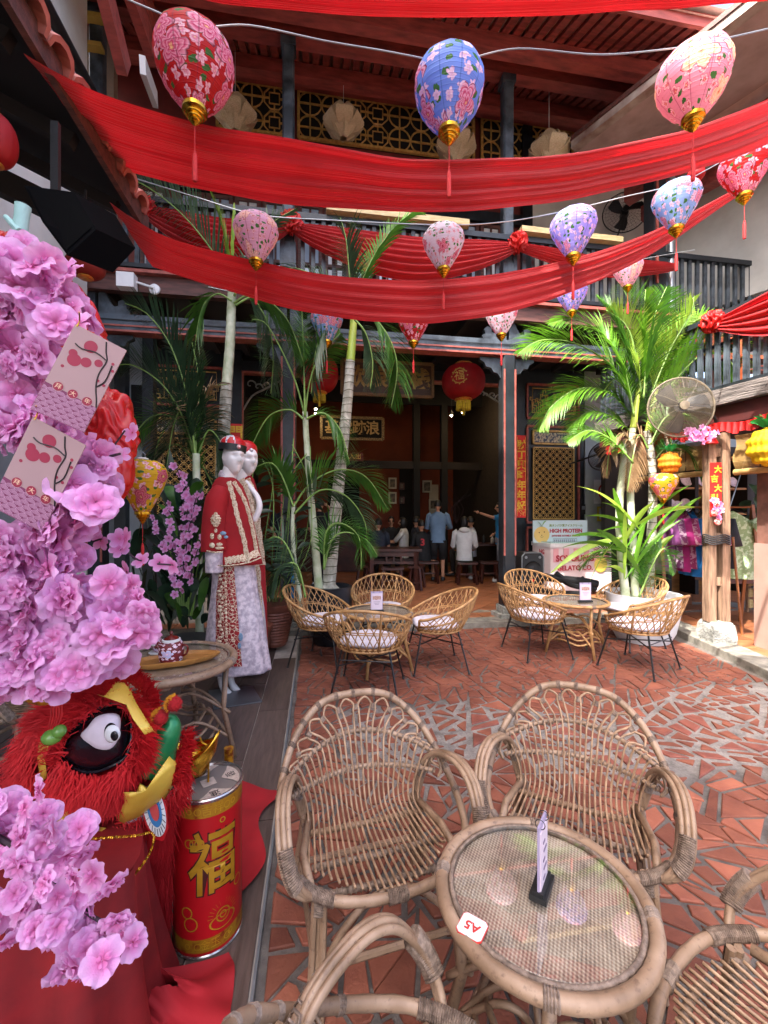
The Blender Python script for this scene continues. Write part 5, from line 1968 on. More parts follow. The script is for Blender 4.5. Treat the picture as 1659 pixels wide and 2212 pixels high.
# low fronds at the foot
d = 4.6
p4 = thing('young_palm', 'young arching palm low beside the leaning trunk, fronds over the wooden stools', 'palm', P(640, 1340, d), G_P)
trunk(p4, PP([(655, 1340), (640, 1240), (632, 1150), (634, 1090)], d), .03, .018, m_trunkw)
for i, (pts, kw) in enumerate([
 ([(634, 1095), (670, 1045), (730, 1015), (790, 1030), (838, 1100)], dict(L=.34, n=40, mat=m_lf, droop=.9)),
 ([(636, 1110), (690, 1060), (745, 1070), (785, 1120), (795, 1180)], dict(L=.30, n=34, mat=m_lfg, droop=1.0)),
 ([(700, 1230), (715, 1170), (745, 1150), (790, 1165), (815, 1200)], dict(L=.26, n=30, mat=m_lf, droop=.9)),
 ([(700, 1230), (705, 1150), (735, 1130), (775, 1160), (780, 1230)], dict(L=.26, n=28, mat=m_lf, droop=.8)),
 ([(634, 1095), (610, 1030), (585, 1000), (550, 1010)], dict(L=.28, n=28, mat=m_lf, droop=.8)),
 ([(650, 1260), (620, 1180), (590, 1160), (560, 1190)], dict(L=.28, n=28, mat=m_lfg, droop=.9)),
 ([(660, 1290), (640, 1220), (600, 1230), (585, 1290)], dict(L=.22, n=24, mat=m_lfg, droop=.9)),
]):
 frond(p4, PP(pts, d - .03 * i), seed=60 + i, **kw)
# dark palm at the left
d = 4.6
p5 = thing('palm_tree', 'dark shaded palm with drooping and dry fronds at the left end of the porch', 'palm', P(425, 1380, d), G_P)
trunk(p5, PP([(432, 1380), (428, 1200), (425, 1060), (424, 980)], d), .045, .036, m_trunkw)
for i, (pts, kw) in enumerate([
 ([(424, 1000), (405, 860), (370, 750), (320, 680), (270, 655)], dict(L=.46, n=44, mat=m_lfd, droop=.5)),
 ([(424, 990), (395, 900), (350, 830), (290, 790), (245, 790)], dict(L=.46, n=40, mat=m_lfd, droop=.6)),
 ([(424, 985), (418, 900), (400, 870), (375, 920), (360, 1010)], dict(L=.42, n=40, mat=m_lfd, droop=1.0)),
 ([(428, 985), (450, 930), (478, 960), (490, 1030)], dict(L=.34, n=34, mat=m_lfg, droop=1.2)),
 ([(440, 1060), (400, 930), (350, 895), (305, 920), (275, 980)], dict(L=.32, n=36, mat=m_lf, droop=.8)),
 ([(426, 985), (440, 880), (455, 840), (490, 830)], dict(L=.32, n=26, mat=m_dry, droop=1.4)),
 ([(424, 985), (405, 930), (380, 900), (340, 960), (335, 1050)], dict(L=.34, n=30, mat=m_dry, droop=1.4)),
 ([(424, 990), (430, 900), (430, 820), (415, 740)], dict(L=.34, n=24, mat=m_lfd, droop=.3)),
 ([(424, 1000), (380, 960), (330, 1000), (310, 1080)], dict(L=.40, n=34, mat=m_lfd, droop=1.1)),
 ([(424, 1000), (440, 1010), (470, 1080), (475, 1170)], dict(L=.34, n=30, mat=m_lfd, droop=1.1)),
]):
 frond(p5, PP(pts, d + .03 * i), seed=80 + i, **kw)
# pots
def pot(name, label, c, prof, mat, group=None, soil=None, n=36):
 o = thing(name, label, 'pot', c, group)
 b = MB()
 b.lathe(prof, n, Matrix.Translation(c), cap=True)
 part('pot_wall', b, mat, o, True)
 b = MB()
 rt, zt = prof[-1]
 b.lathe([(0.001, zt - .03), (rt * .9, zt - .035)], 20, Matrix.Translation(c), cap=False)
 part('soil', b, m_soil, o)
 return o
b0 = Pz(712, 1388, .013)
pot('planter', 'round black planter holding the leaning palm', b0, [(.17, 0), (.235, .12), (.26, .30), (.262, .50), (.25, .62), (.262, .66), (.235, .665), (.225, .60)], M_('black_glazed_pot', '#26292e', '#1b1d21', 4, 0.35))
b1 = P(592, 1338, 4.75)
b1.z = .07
rp = [(.13, 0)]
for i in range(12):
 rp += [(.14 + .0075 * i, .02 + .033 * i), (.150 + .0075 * i, .036 + .033 * i)]
rp += [(.25, .43), (.255, .47), (.225, .47)]
pot('planter', 'ribbed terracotta pot behind the mannequins near the left post', b1, rp, M_('brown_terracotta', '#7c4634', '#5a3226', 6, 0.5, 0.2))
b2 = P(548, 1350, 4.3)
b2.z = .02
pot('planter', 'smaller brown pot half hidden behind the mannequin robe', b2, [(.12, 0), (.15, .15), (.17, .32), (.185, .34), (.185, .38), (.16, .38)], M_('brown_terracotta', '#7c4634'))
b3 = P(402, 1400, 3.9)
b3.z = .02
rp = [(.17, 0), (.20, .30), (.215, .31), (.22, .36), (.195, .36)]
pot('planter', 'dark grey plastic pot under the pink blossom shrub', b3, rp, M_('dark_grey_plastic', '#3a3d3f', '#2c2f31', 4, 0.5))
# broadleaf shrub
rr = random.Random(8)
sh = thing('leafy_shrub', 'dark broadleaf shrub in the grey pot behind the rattan tea table', 'shrub', b3 + V((0, 0, .36)))
for i in range(120):
 cu, cv = rr.gauss(402, 42), rr.uniform(1040, 1310)
 dd = rr.uniform(3.7, 4.3)
 base = P(402 + (cu - 402) * .5, cv + 40, dd)
 tip = P(cu + rr.uniform(-26, 26), cv + rr.uniform(-30, 22), dd + rr.uniform(-.1, .1))
 mb = MB()
 leaf(mb, base, tip, rr.uniform(.09, .14), .2, .2, 5, i)
 part('leaf', mb, m_broad if rr.random() < .8 else m_lf, sh, 'all')
mb = MB()
for i in range(9):
 mb.tube(spline([P(402 + 3 * (i - 4), 1330, 3.95), P(402 + 8 * (i - 4), 1230, 3.95), P(402 + 14 * (i - 4), 1130 + 12 * abs(i - 4), 3.95)], 4), .008, 5)
part('stems', mb, m_stem, sh)
# tall leafy plants behind the mannequins (between post and palms)
rr = random.Random(31)
s2_ = thing('leafy_shrub', 'thicket of slender dark leaved plants behind the mannequin heads', 'shrub', P(590, 1330, 4.7))
for j in range(9):
 u0 = 560 + j * 13
 st = PP([(590 + (j - 4) * 4, 1300), (u0 + rr.uniform(-8, 8), 1180), (u0 + rr.uniform(-20, 20), 1050), (u0 + rr.uniform(-30, 30), 940 + rr.uniform(0, 60))], 4.75 + rr.uniform(-.2, .2))
 sp_ = spline(st, 6)
 mb = MB()
 mb.tube(sp_, .006, 5)
 part('stem', mb, m_stem, s2_)
 for i in range(12):
  p, T = sample(sp_, .12 + .86 * i / 12)
  q = p + RGT * rr.uniform(-.2, .2) + V((0, 0, rr.uniform(-.12, .06))) + FWD * rr.uniform(-.1, .1)
  mb = MB()
  leaf(mb, p, q, rr.uniform(.04, .085), .1, .25, 5, i)
  part('leaf', mb, m_broad if rr.random() < .55 else m_lfg, s2_, 'all')
# fan leaves filling the dark corner behind
s3_ = thing('leafy_shrub', 'dense dark foliage against the left wall below the drooping palm', 'shrub', P(330, 1340, 4.9))
for i in range(90):
 cu, cv = rr.uniform(285, 470), rr.uniform(1040, 1340)
 dd = rr.uniform(4.6, 5.2)
 mb = MB()
 leaf(mb, P(cu, cv + 25, dd), P(cu + rr.uniform(-40, 40), cv - rr.uniform(0, 40), dd), rr.uniform(.09, .2), .15, .2, 5, i)
 part('leaf', mb, m_broad, s3_, 'all')
# small pink blossom sprays in the shrub
def small_flower(seed, n=5, L=.5):
 r = random.Random(seed)
 mb = MB()
 for i in range(n):
  a = i * 2 * PI / n + r.uniform(-.1, .1)
  ca, sa = math.cos(a), math.sin(a)
  up = r.uniform(.1, .3)
  vs = []
  for (x, w_, z) in ((.04, .05, 0), (.28, .20, .10 * up * 5), (.46, .15, up * .7), (.52, .03, up)):
   vs += [V((x * ca - w_ * sa, x * sa + w_ * ca, z * .5)), V((x * ca + w_ * sa, x * sa - w_ * ca, z * .5))]
  mb.add(vs, [(0, 1, 3, 2), (2, 3, 5, 4), (4, 5, 7, 6)])
 return mb
k = NT('pink_silk_petal')
cc_ = k.coord('Object')
ln_ = k.vmath('LENGTH', cc_)
colp = k.ramp(ln_, [(0.0, H('#c43478')), (0.12, H('#dc68ac')), (0.28, H('#e48fcb')), (0.50, H('#edb9e6'))])
nzp = k.noise(k.coord('Object', (7, 7, 7)), 1.5, 3)
colp = k.mix(k.math('MULTIPLY', nzp, .35), colp, H('#f0c6ec'))
k.put(k.b.inputs['Base Color'], colp)
k.b.inputs['Roughness'].default_value = 0.7
k.bump(k.noise(k.coord('Object', (30, 30, 30)), 1, 3), .25, .01)
k.translucent(colp, 0.48)
m_petal = k.m
sf = [small_flower(i).mesh('blossom', m_petal, 'all') for i in range(3)]
def lookM(nrm, spin, s):
 nrm = V(nrm).normalized()
 x = nrm.orthogonal().normalized()
 y = nrm.cross(x)
 M3 = Matrix((x, y, nrm)).transposed() @ Matrix.Rotation(spin, 3, 'Z')
 return M3.to_4x4() @ Matrix.Scale(s, 4)
def sprays(o, lst, d, size, rr, cnt=12):
 for (a, b, c) in lst:
  pth = spline([P(a[0], a[1], d), P(b[0], b[1], d - .05), P(c[0], c[1], d - .08)], 6)
  mb = MB()
  mb.tube(pth, .004, 4)
  part('twig', mb, m_dark_twig, o)
  for i in range(cnt):
   p, T = sample(pth, (i + .5) / cnt)
   p = p + V((rr.gauss(0, .02), rr.gauss(0, .02), rr.gauss(0, .02)))
   at(sf[i % 3], 'blossom', o, p, M=lookM(-FWD + V((rr.uniform(-.8, .8), 0, rr.uniform(-.4, .8))), rr.uniform(0, 6), size * rr.uniform(.8, 1.15)))
m_dark_twig = M_('dark_twig', '#3b2630', '#251820', 12, 0.7)
o = thing('blossom_spray', 'sprays of small pink artificial blossoms rising from the shrub behind the yellow lantern', 'blossoms', P(400, 1250, 3.7))
sprays(o, [((400, 1100), (395, 1050), (378, 1002)), ((410, 1150), (420, 1090), (430, 1060)), ((400, 1180), (375, 1120), (352, 1085)), ((390, 1200), (360, 1160), (325, 1120)),
     ((400, 1220), (405, 1160), (415, 1110)), ((400, 1240), (385, 1200), (345, 1180)), ((390, 1290), (375, 1240), (350, 1215)), ((410, 1260), (420, 1210), (440, 1150)), ((400, 1130), (408, 1080), (398, 1040))], 3.65, .066, rr, 11)
# ------------------------------------------------------------------ tall palm in the white pot on the sunny side
d = 5.15
wp = P(1388, 1365, d)
wp.z = .013
pot('planter', 'large white round pot holding the tall sunlit palm', wp, [(.28, 0), (.34, .12), (.385, .34), (.40, .52), (.405, .555), (.375, .555), (.36, .48)], M_('white_glazed_pot', '#d0d2d4', '#babdc0', 3, 0.4))
p6 = thing('palm_tree', 'tall clump of sunlit palms with arching bright fronds in the white pot', 'palm', P(1375, 1290, d), G_P)
for pts, r0, r1, mt in (([(1352, 1290), (1342, 1200), (1338, 1100), (1345, 1010), (1352, 950)], .05, .035, m_trunkw), ([(1372, 1290), (1368, 1180), (1362, 1080), (1362, 990), (1368, 920)], .045, .035, m_trunkw),
      ([(1400, 1290), (1406, 1180), (1410, 1080), (1408, 1000), (1398, 930)], .055, .04, m_trunk)):
 trunk(p6, PP(pts, d), r0, r1, mt)
trunk(p6, PP([(1368, 925), (1375, 870), (1385, 820)], d), .04, .025, m_shaft, 'crownshaft')
trunk(p6, PP([(1400, 935), (1410, 880), (1418, 830)], d), .04, .025, m_shaft, 'crownshaft')
FR = [
 ([(1375, 900), (1330, 800), (1250, 745), (1170, 735), (1118, 765)], dict(L=.52, n=50, mat=m_lfb, droop=.75)),
 ([(1372, 910), (1320, 850), (1250, 840), (1190, 880), (1165, 930)], dict(L=.44, n=44, mat=m_lfb, droop=.9)),
 ([(1370, 900), (1345, 790), (1300, 720), (1240, 690), (1185, 700)], dict(L=.42, n=42, mat=m_lfb, droop=.8)),
 ([(1378, 880), (1360, 770), (1330, 690), (1290, 640)], dict(L=.42, n=38, mat=m_lf, droop=.5)),
 ([(1385, 860), (1385, 760), (1370, 680), (1340, 610)], dict(L=.40, n=38, mat=m_lfb, droop=.45)),
 ([(1390, 860), (1400, 760), (1415, 680), (1440, 620)], dict(L=.42, n=36, mat=m_lf, droop=.5)),
 ([(1400, 870), (1430, 780), (1480, 710), (1540, 680), (1590, 700)], dict(L=.44, n=44, mat=m_lfb, droop=.7)),
 ([(1405, 880), (1450, 830), (1510, 770), (1560, 760), (1600, 820)], dict(L=.44, n=44, mat=m_lfb, droop=.8)),
 ([(1400, 870), (1445, 760), (1490, 680), (1500, 640)], dict(L=.38, n=32, mat=m_yl, droop=.4)),
 ([(1372, 940), (1320, 900), (1270, 890), (1225, 930)], dict(L=.36, n=36, mat=m_lfb, droop=.8)),
 ([(1368, 1000), (1320, 950), (1270, 930), (1225, 955)], dict(L=.30, n=34, mat=m_lfb, droop=.7)),
 ([(1375, 930), (1360, 860), (1330, 820), (1300, 850)], dict(L=.34, n=32, mat=m_lf, droop=.8)),
 ([(1405, 930), (1430, 860), (1455, 840), (1480, 880)], dict(L=.34, n=32, mat=m_lf, droop=.9)),
 ([(1405, 960), (1440, 900), (1490, 900), (1530, 960)], dict(L=.32, n=34, mat=m_lf, droop=.9)),
 ([(1408, 1000), (1450, 960), (1490, 980), (1520, 1040)], dict(L=.28, n=30, mat=m_lf, droop=.9)),
 ([(1370, 990), (1350, 940), (1320, 960), (1310, 1030)], dict(L=.26, n=28, mat=m_dry, droop=1.3)),
 ([(1400, 970), (1380, 940), (1365, 1000), (1355, 1060)], dict(L=.28, n=30, mat=m_dry, droop=1.3)),
 ([(1405, 970), (1430, 930), (1445, 980), (1450, 1030)], dict(L=.24, n=26, mat=m_dry, droop=1.3)),
 ([(1385, 850), (1370, 750), (1350, 700), (1310, 670)], dict(L=.36, n=30, mat=m_yl, droop=.6)),
 ([(1395, 850), (1400, 770), (1390, 700), (1395, 625)], dict(L=.34, n=30, mat=m_lfb, droop=.6)),
 ([(1380, 1290), (1330, 1200), (1290, 1190), (1250, 1230)], dict(L=.26, n=30, mat=m_lf, droop=.8)),
 ([(1380, 1290), (1420, 1200), (1440, 1190), (1455, 1240)], dict(L=.24, n=28, mat=m_lf, droop=.8)),
 ([(1375, 1290), (1370, 1220), (1380, 1200), (1400, 1230)], dict(L=.22, n=26, mat=m_lf, droop=.9)),
]
for i, (pts, kw) in enumerate(FR):
 frond(p6, PP(pts, d + .12 * math.sin(i * 2.3)), seed=100 + i, **kw)
s6 = thing('strap_leaf_plant', 'plant with broad pointed strap leaves at the foot of the sunlit palm', 'plant', P(1370, 1300, d - .1))
rr = random.Random(77)
TIPS = [(1190, 1245), (1215, 1190), (1235, 1165), (1245, 1058), (1265, 1120), (1250, 1215), (1275, 1260), (1300, 1090), (1515, 1080), (1500, 1100), (1490, 1055), (1470, 1130), (1455, 1160), (1325, 1060), (1430, 1050), (1410, 1090), (1290, 1150), (1475, 1090), (1305, 1230), (1440, 1200), (1220, 1225), (1350, 1110), (1395, 1130), (1260, 1180)]
for i, (a, b) in enumerate(TIPS):
 mb = MB()
 dd = d - .15 + rr.uniform(-.25, .15)
 base = P(1360 + rr.uniform(-15, 30), 1130 + rr.uniform(0, 130), d - .05)
 leaf(mb, base, P(a, b, dd), rr.uniform(.045, .08), .12, .3, 8, i)
 part('leaf', mb, m_lfb if i % 3 else m_yl, s6, 'all')
# broad leaves on the upper gallery and by the shop
s7 = thing('potted_plant', 'large dark leaves standing behind the far balcony balusters', 'plant', Py(1560, 700, 6.4))
for i, (a, b, c_, e) in enumerate([(1560, 715, 1535, 640), (1560, 715, 1580, 650), (1590, 715, 1620, 560), (1590, 715, 1650, 600), (1600, 715, 1655, 640), (1560, 715, 1600, 610)]):
 mb = MB()
 leaf(mb, Py(a, b, 6.4), Py(c_, e, 6.3), .28, .1, .2, 8, i)
 part('leaf', mb, m_lfd, s7, 'all')
s8 = thing('climbing_plant', 'grey-green large leaved plant beside the shop wall at the right', 'plant', W(5.0, 6.0, .06))
for i in range(34):
 cu, cv = rr.uniform(1612, 1659), rr.uniform(1030, 1200)
 mb = MB()
 leaf(mb, P(cu, cv, 6.0), P(cu + rr.uniform(-22, 22), cv + rr.uniform(5, 40), 5.9), rr.uniform(.10, .17), .1, .2, 5, i)
 part('leaf', mb, m_lfg, s8, 'all')
# ------------------------------------------------------------------ foreground: blossoms, envelopes, lion head, drum, tea table
def big_flower(seed):
 r = random.Random(seed)
 mb = MB()
 for lay, (n, L, lift_, wd) in enumerate(((5, .56, .10, .60), (3, .2, .9, .2)) if seed > 3 else ((5, .56, .12, .68), (5, .43, .48, .52), (4, .27, 1.0, .36))):
  for i in range(n):
   a = (i + .5 * lay) * 2 * PI / n + r.uniform(-.25, .25)
   ca, sa = math.cos(a), math.sin(a)
   l2, w2, up = L * r.uniform(.85, 1.12), wd * r.uniform(.85, 1.1), lift_ + r.uniform(-.15, .15)
   ph = r.uniform(0, 6)
   def fn(s, t):
    x = l2 * (0.04 + .96 * t)
    ww = w2 * (max(0, 1 - ((t - .62) / .66) ** 2)) ** .5 * (.25 + .75 * min(1, t * 2.2))
    y = (s - .5) * ww
    notch = -.06 * math.cos((s - .5) * 2 * PI * 1.0) * max(0, t - .7) * 2
    x = x * (1 - .20 * (2 * s - 1) ** 2 * t ** 2) + notch * .6
    z = x * up * (1 - .5 * t) + .07 * t * math.sin(ph + s * 9) + .16 * (s - .5) ** 2 * (1 - t) + .03 * lay
    return V((x * ca - y * sa, x * sa + y * ca, z))
   mb.grid(fn, 6, 6)
 return mb
bf = [big_flower(i).mesh('flower', m_petal, 'all') for i in range(6)]
def inpoly(x, y, poly):
 c = False
 j = len(poly) - 1
 for i in range(len(poly)):
  if (poly[i][1] > y) != (poly[j][1] > y) and x < (poly[j][0] - poly[i][0]) * (y - poly[i][1]) / (poly[j][1] - poly[i][1]) + poly[i][0]:
   c = not c
  j = i
 return c
def branch(label, poly, d0, d1, n, smin, seed, twigs, size=(.050, .090)):
 r = random.Random(seed)
 o = thing('blossom_branch', label, 'blossoms', P(poly[0][0], poly[0][1], d0), 'large artificial blossom branches')
 pts = []
 xs = [q[0] for q in poly]
 ys = [q[1] for q in poly]
 tries = 0
 while len(pts) < n and tries < 9000:
  tries += 1
  x, y = r.uniform(min(xs), max(xs)), r.uniform(min(ys), max(ys))
  if inpoly(x, y, poly) and all(math.hypot(x - a, y - b) > smin for a, b in pts):
   pts.append((x, y))
 for i, (x, y) in enumerate(pts):
  dd = r.uniform(d0, d1)
  nrm = -FWD + V((r.uniform(-1.3, 1.3), r.uniform(-.3, .5), r.uniform(-.9, 1.3)))
  at(bf[i % 6], 'flower', o, P(x, y, dd), M=lookM(nrm, r.uniform(0, 6), r.uniform(*size) * dd / .85))
 for tw in twigs:
  mb = MB()
  q = spline([P(a, b, (d0 + d1) / 2 + .02) for a, b in tw], 6)
  mb.tube(q, [0.0055 - .003 * i / len(q) for i in range(len(q))], 6)
  part('twig', mb, m_dark_twig, o)
 return o
branch('mass of pink artificial blossoms above the upper red-and-white envelope', [(-20, 545), (20, 520), (95, 530), (140, 590), (160, 650), (200, 662), (205, 690), (190, 715), (160, 705), (140, 710), (120, 800), (110, 880), (30, 905), (-20, 860)], .82, .98, 60, 23, 3,
    [[(-20, 640), (40, 605), (90, 640)], [(72, 700), (66, 780), (40, 850), (0, 900)], [(40, 850), (80, 830), (110, 815)]])
branch('hanging mass of pink blossoms between the envelopes and the lion head', [(-20, 880), (50, 905), (60, 880), (110, 925), (150, 945), (170, 985), (205, 965), (225, 1010), (222, 1075), (190, 1110), (165, 1180), (160, 1290), (60, 1330), (-20, 1330), (-20, 1150), (80, 1150), (150, 1060), (120, 1000), (60, 960), (-20, 960)], .82, .98, 88, 22, 5,
    [[(70, 960), (110, 1010), (180, 1000), (260, 980)]])
branch('long spray of pink blossoms reaching out above the teapot', [(-20, 1290), (60, 1330), (180, 1370), (200, 1300), (215, 1255), (280, 1255), (310, 1300), (332, 1330), (310, 1360), (280, 1390), (240, 1430), (180, 1450), (130, 1495), (60, 1480), (-20, 1500)], .84, 1.0, 66, 23, 7,
    [[(-20, 1395), (60, 1395), (150, 1400), (240, 1370), (330, 1340)]])
branch('nearest cluster of pink blossoms at the lower left over the red drape', [(-20, 1730), (40, 1730), (90, 1700), (110, 1780), (185, 1795), (195, 1840), (180, 1880), (245, 1880), (250, 1940), (275, 1990), (295, 2020), (280, 2050), (235, 2095), (195, 2125), (150, 2120), (120, 2090), (165, 2020), (80, 2020), (-20, 2040)], .66, .82, 62, 25, 9,
    [[(-20, 1800), (60, 1850), (130, 1910), (200, 1980), (260, 2000)]], (.050, .074))
o = thing('blossom_twig', 'thin twig with small pale pink blossoms crossing the red rosette', 'blossoms', P(190, 1040, 1.05))
rr = random.Random(4)
for pth in ([(165, 1060), (200, 1010), (240, 970), (270, 930)], [(200, 1170), (240, 1165), (300, 1210), (370, 1220)], [(60, 1290), (120, 1270), (180, 1290), (230, 1340)]):
 q = spline([P(a, b, 1.05) for a, b in pth], 6)
 mb = MB()
 mb.tube(q, .0022, 5)
 part('twig', mb, m_dark_twig, o)
 for i in range(9):
  p, T = sample(q, (i + .3) / 9)
  p = p + V((rr.gauss(0, .018), 0, rr.gauss(0, .018)))
  at(sf[i % 3], 'blossom', o, p, M=lookM(-FWD + V((rr.uniform(-.8, .8), 0, rr.uniform(-.5, .8))), rr.uniform(0, 6), rr.uniform(.045, .06)))
# printed envelopes
m_env = M_('pale_pink_envelope', '#b09092', '#a38385', 3, 0.5, trans=0.25)
m_plum = M_('plum_red_print', '#8c1638', '#7a1030', 6, 0.6)
m_mauve = M_('mauve_print', '#6f2a50', '#642448', 6, 0.6)
m_ink = M_('dark_ink', '#1b1216', '#120c0f', 6, 0.6)
def envelope(label, tl, tr, br, bl, d):
 o = thing('paper_envelope', label, 'envelope', P(*tl, d))
 A, B, Cc, D = P(*tl, d), P(*tr, d * 1.03), P(*br, d * 1.03), P(*bl, d)
 nrm = (B - A).cross(D - A).normalized()
 if nrm.dot(FWD) > 0:
  nrm = -nrm
 def Q(x, y, k_=0.0):
  return A.lerp(B, x).lerp(D.lerp(Cc, x), y) + nrm * (0.0012 + k_)
 wX, hX = (B - A).length, (D - A).length
 mb = MB()
 vs = [Q(0, 0), Q(1, 0), Q(1, 1), Q(0, 1)]
 vs += [p - nrm * .0024 for p in vs]
 mb.add(vs, [(0, 1, 2, 3), (7, 6, 5, 4), (0, 4, 5, 1), (1, 5, 6, 2), (2, 6, 7, 3), (3, 7, 4, 0)])
 part('card', mb, m_env, o)
 def disc(x, y, r, mat, k_, n=22, r0=0):
  mb_ = MB()
  pts = [Q(x + r / wX * math.cos(a * 2 * PI / n), y + r / hX * math.sin(a * 2 * PI / n), k_) for a in range(n)]
  if r0:
   p2 = [Q(x + r0 / wX * math.cos(a * 2 * PI / n), y + r0 / hX * math.sin(a * 2 * PI / n), k_) for a in range(n)]
   mb_.add(pts + p2, [(a, (a + 1) % n, n + (a + 1) % n, n + a) for a in range(n)])
  else:
   mb_.add(pts, [tuple(range(n))])
  return mb_
 for (x, y, r) in ((.42, .14, .072), (.20, .28, .046), (.27, .34, .074), (.47, .31, .058), (.67, .26, .045), (.14, .45, .018)):
  part('round_print', disc(x, y, r * wX * 1.7, m_plum, .0004), m_plum, o)
 ax_, ay_ = (B - A).normalized(), (A - D).normalized()
 part('branch_print', _tubes([[Q(.62, .02, .001), Q(.70, .12, .001), Q(.78, .2, .001), Q(.76, .36, .001), Q(.82, .5, .001), Q(.93, .62, .001), Q(.99, .70, .001)], [Q(.82, .50, .001), Q(.92, .40, .001), Q(.90, .22, .001)], [Q(.78, .2, .001), Q(.55, .17, .001), Q(.30, .20, .001), Q(.16, .18, .001)]], .0016 * wX / .12), m_ink, o)
 for (x, y) in ((.90, .20), (.95, .27), (.93, .45), (.80, .43)):
  part('blossom_print', disc(x, y, .03 * wX, m_plum, .0006, 10), m_plum, o)
 # wave band and coins
 mb = MB()
 mb.add([Q(0.0, .67, .0003), Q(1, .70, .0003), Q(1, 1, .0003), Q(0, 1, .0003)], [(0, 1, 2, 3)])
 part('wave_ground', mb, m_mauve, o)
 mb = MB()
 n = 6
 for row in range(7):
  for c_ in range(n + 1):
   cx, cy = (c_ + .5 * (row % 2)) / n, .74 + .042 * row
   for r_ in (.088, .066, .044, .022):
    arc = [(cx + r_ * math.cos(a * PI / 6), cy - r_ * .62 * wX / hX * 1.3 * math.sin(a * PI / 6)) for a in range(7)]
    arc = [q for q in arc if 0 <= q[0] <= 1 and .69 < q[1] < 1]
    for p_, q_ in zip(arc, arc[1:]):
     e1, e2 = Q(*p_, .0006), Q(*q_, .0006)
     off_ = (e2 - e1).cross(nrm).normalized() * .0045 * wX
     mb.add([e1 - off_, e2 - off_, e2 + off_, e1 + off_], [(0, 1, 2, 3)])
 part('wave_print', mb, M_('pale_mauve_line', '#b78aa6', '#a87a98', 6, .6), o, kind='stuff')
 for (x, ch) in ((.24, '拜'), (.52, '大'), (.80, '年')):
  part('coin_print', disc(x, .655 + .03 * x, .088 * wX, m_plum, .0008), m_plum, o)
  part('coin_edge', disc(x, .655 + .03 * x, .100 * wX, m_env, .0010, 22, .092 * wX), m_env, o)
  text(ch, .115 * wX, M_('cream_print', '#dcb59a', '#dcb59a', 4), o, Q(x, .655 + .03 * x, .0012), ax_, ay_, .0002)
 mb = MB()
 mb.tube(spline([Q(.05, .02, .001), Q(.04, -.05, .0), Q(.02, -.12, .01)], 3), .0012, 5)
 part('string', mb, m_goldm, o)
 return o
def _tubes(lst, r):
 mb = MB()
 for q in lst:
  mb.tube(spline(q, 4), r, 5)
 return mb
envelope('pale envelope printed with plum discs and waves, hanging tilted in front of the red rosette', (163, 700), (274, 757), (182, 935), (66, 884), .77)
envelope('second printed envelope at the left edge, partly buried in blossoms', (72, 900), (186, 962), (92, 1150), (-22, 1092), .78)
# red satin bows behind the blossoms
m_satin = M_('bright_red_satin', '#c80f0c', '#9a0808', 3, 0.38, 0.15, 20, trans=0.15)
def crumple(name, label, c, rx, rz_, ry, seed, cat='bow', tilt=0.0, amp=.16, f=9):
 mb = MB()
 rr = random.Random(seed)
 ph = [rr.uniform(0, 6) for _ in range(5)]
 def fn(a, b):
  th, fi = a * 2 * PI, b * PI
  st = math.sin(fi)
  x, y, z = math.cos(th) * st, math.sin(th) * st, -math.cos(fi)
  q = V((x, y, z))
  s = 1 + amp * (abs(math.sin(f * z + 3 * mnoise.noise(q * 1.6 + V((seed, 0, 0))) * 2 + ph[0])) - .5) + .22 * mnoise.noise(q * 1.4 + V((seed, 3, 0))) + .1 * mnoise.noise(q * 4)
  px, pz = x * rx * s, z * rz_ * s
  return V(c) + RGT * (px * math.cos(tilt) - pz * math.sin(tilt)) + FWD * (y * ry * s) + V((0, 0, px * math.sin(tilt) + pz * math.cos(tilt)))
 mb.grid(fn, 90, 60)
 return solo(name, label, cat, mb, m_satin, c, None, smooth='all')
crumple('satin_bow', 'bright red gathered satin bow behind the blossoms beside the yellow lantern', P(228, 925, 1.18), .075, .125, .06, 1, tilt=R(18))
crumple('satin_bow', 'smooth lower lobe of red satin beside the yellow lantern', P(232, 1020, 1.16), .062, .10, .05, 2, tilt=R(-8), amp=.05, f=4)
crumple('satin_bow', 'red satin puff behind the topmost blossoms at the left edge', P(28, 590, 1.1), .07, .10, .05, 3, tilt=R(20))
crumple('satin_bow', 'red satin behind the blossoms and above the left envelope', P(45, 790, 1.15), .11, .20, .05, 4, f=6)
crumple('satin_bow', 'strip of red satin between blossoms and the hanging dark lantern', P(175, 700, 1.2), .05, .12, .04, 5, tilt=R(25))
# yellow lantern in front
lantern(308, 1050, 1.32, 102, 'D', 'yellow', 'yellow floral lantern with red tassel beside the satin bow in the foreground', hgt=1.12, group='yellow lanterns')
# loudspeaker under the eave and pale painted branch stump
o = thing('hanging_loudspeaker', 'large black loudspeaker hanging under the dark eave at the upper left', 'loudspeaker', P(130, 480, 1.75))
mb = MB()
fr_ = [P(52, 400, 1.6), P(160, 415, 1.75), P(208, 495, 1.72), P(146, 552, 1.6), P(92, 480, 1.55)]
bk = [p + FWD * .22 + RGT * .03 for p in fr_]
bk = [p + V((0, 0, .06)) for p in bk]
n = 5
mb.add(fr_ + bk, [tuple(range(n - 1, -1, -1)), tuple(n + i for i in range(n))] + [(i, (i + 1) % n, n + (i + 1) % n, n + i) for i in range(n)])
part('cabinet', mb, M_('deep_black_cabinet', '#060607', '#040405', 5, .9, spec=0.04), o)
mb = MB()
mb.add([p.lerp(sum(fr_, V((0, 0, 0))) / 5, .12) - FWD * .004 for p in fr_], [tuple(range(n - 1, -1, -1))])
part('grille', mb, M_('black_speaker_grille', '#050505', '#080808', 300, .9, spec=0.04), o)
mb = MB()
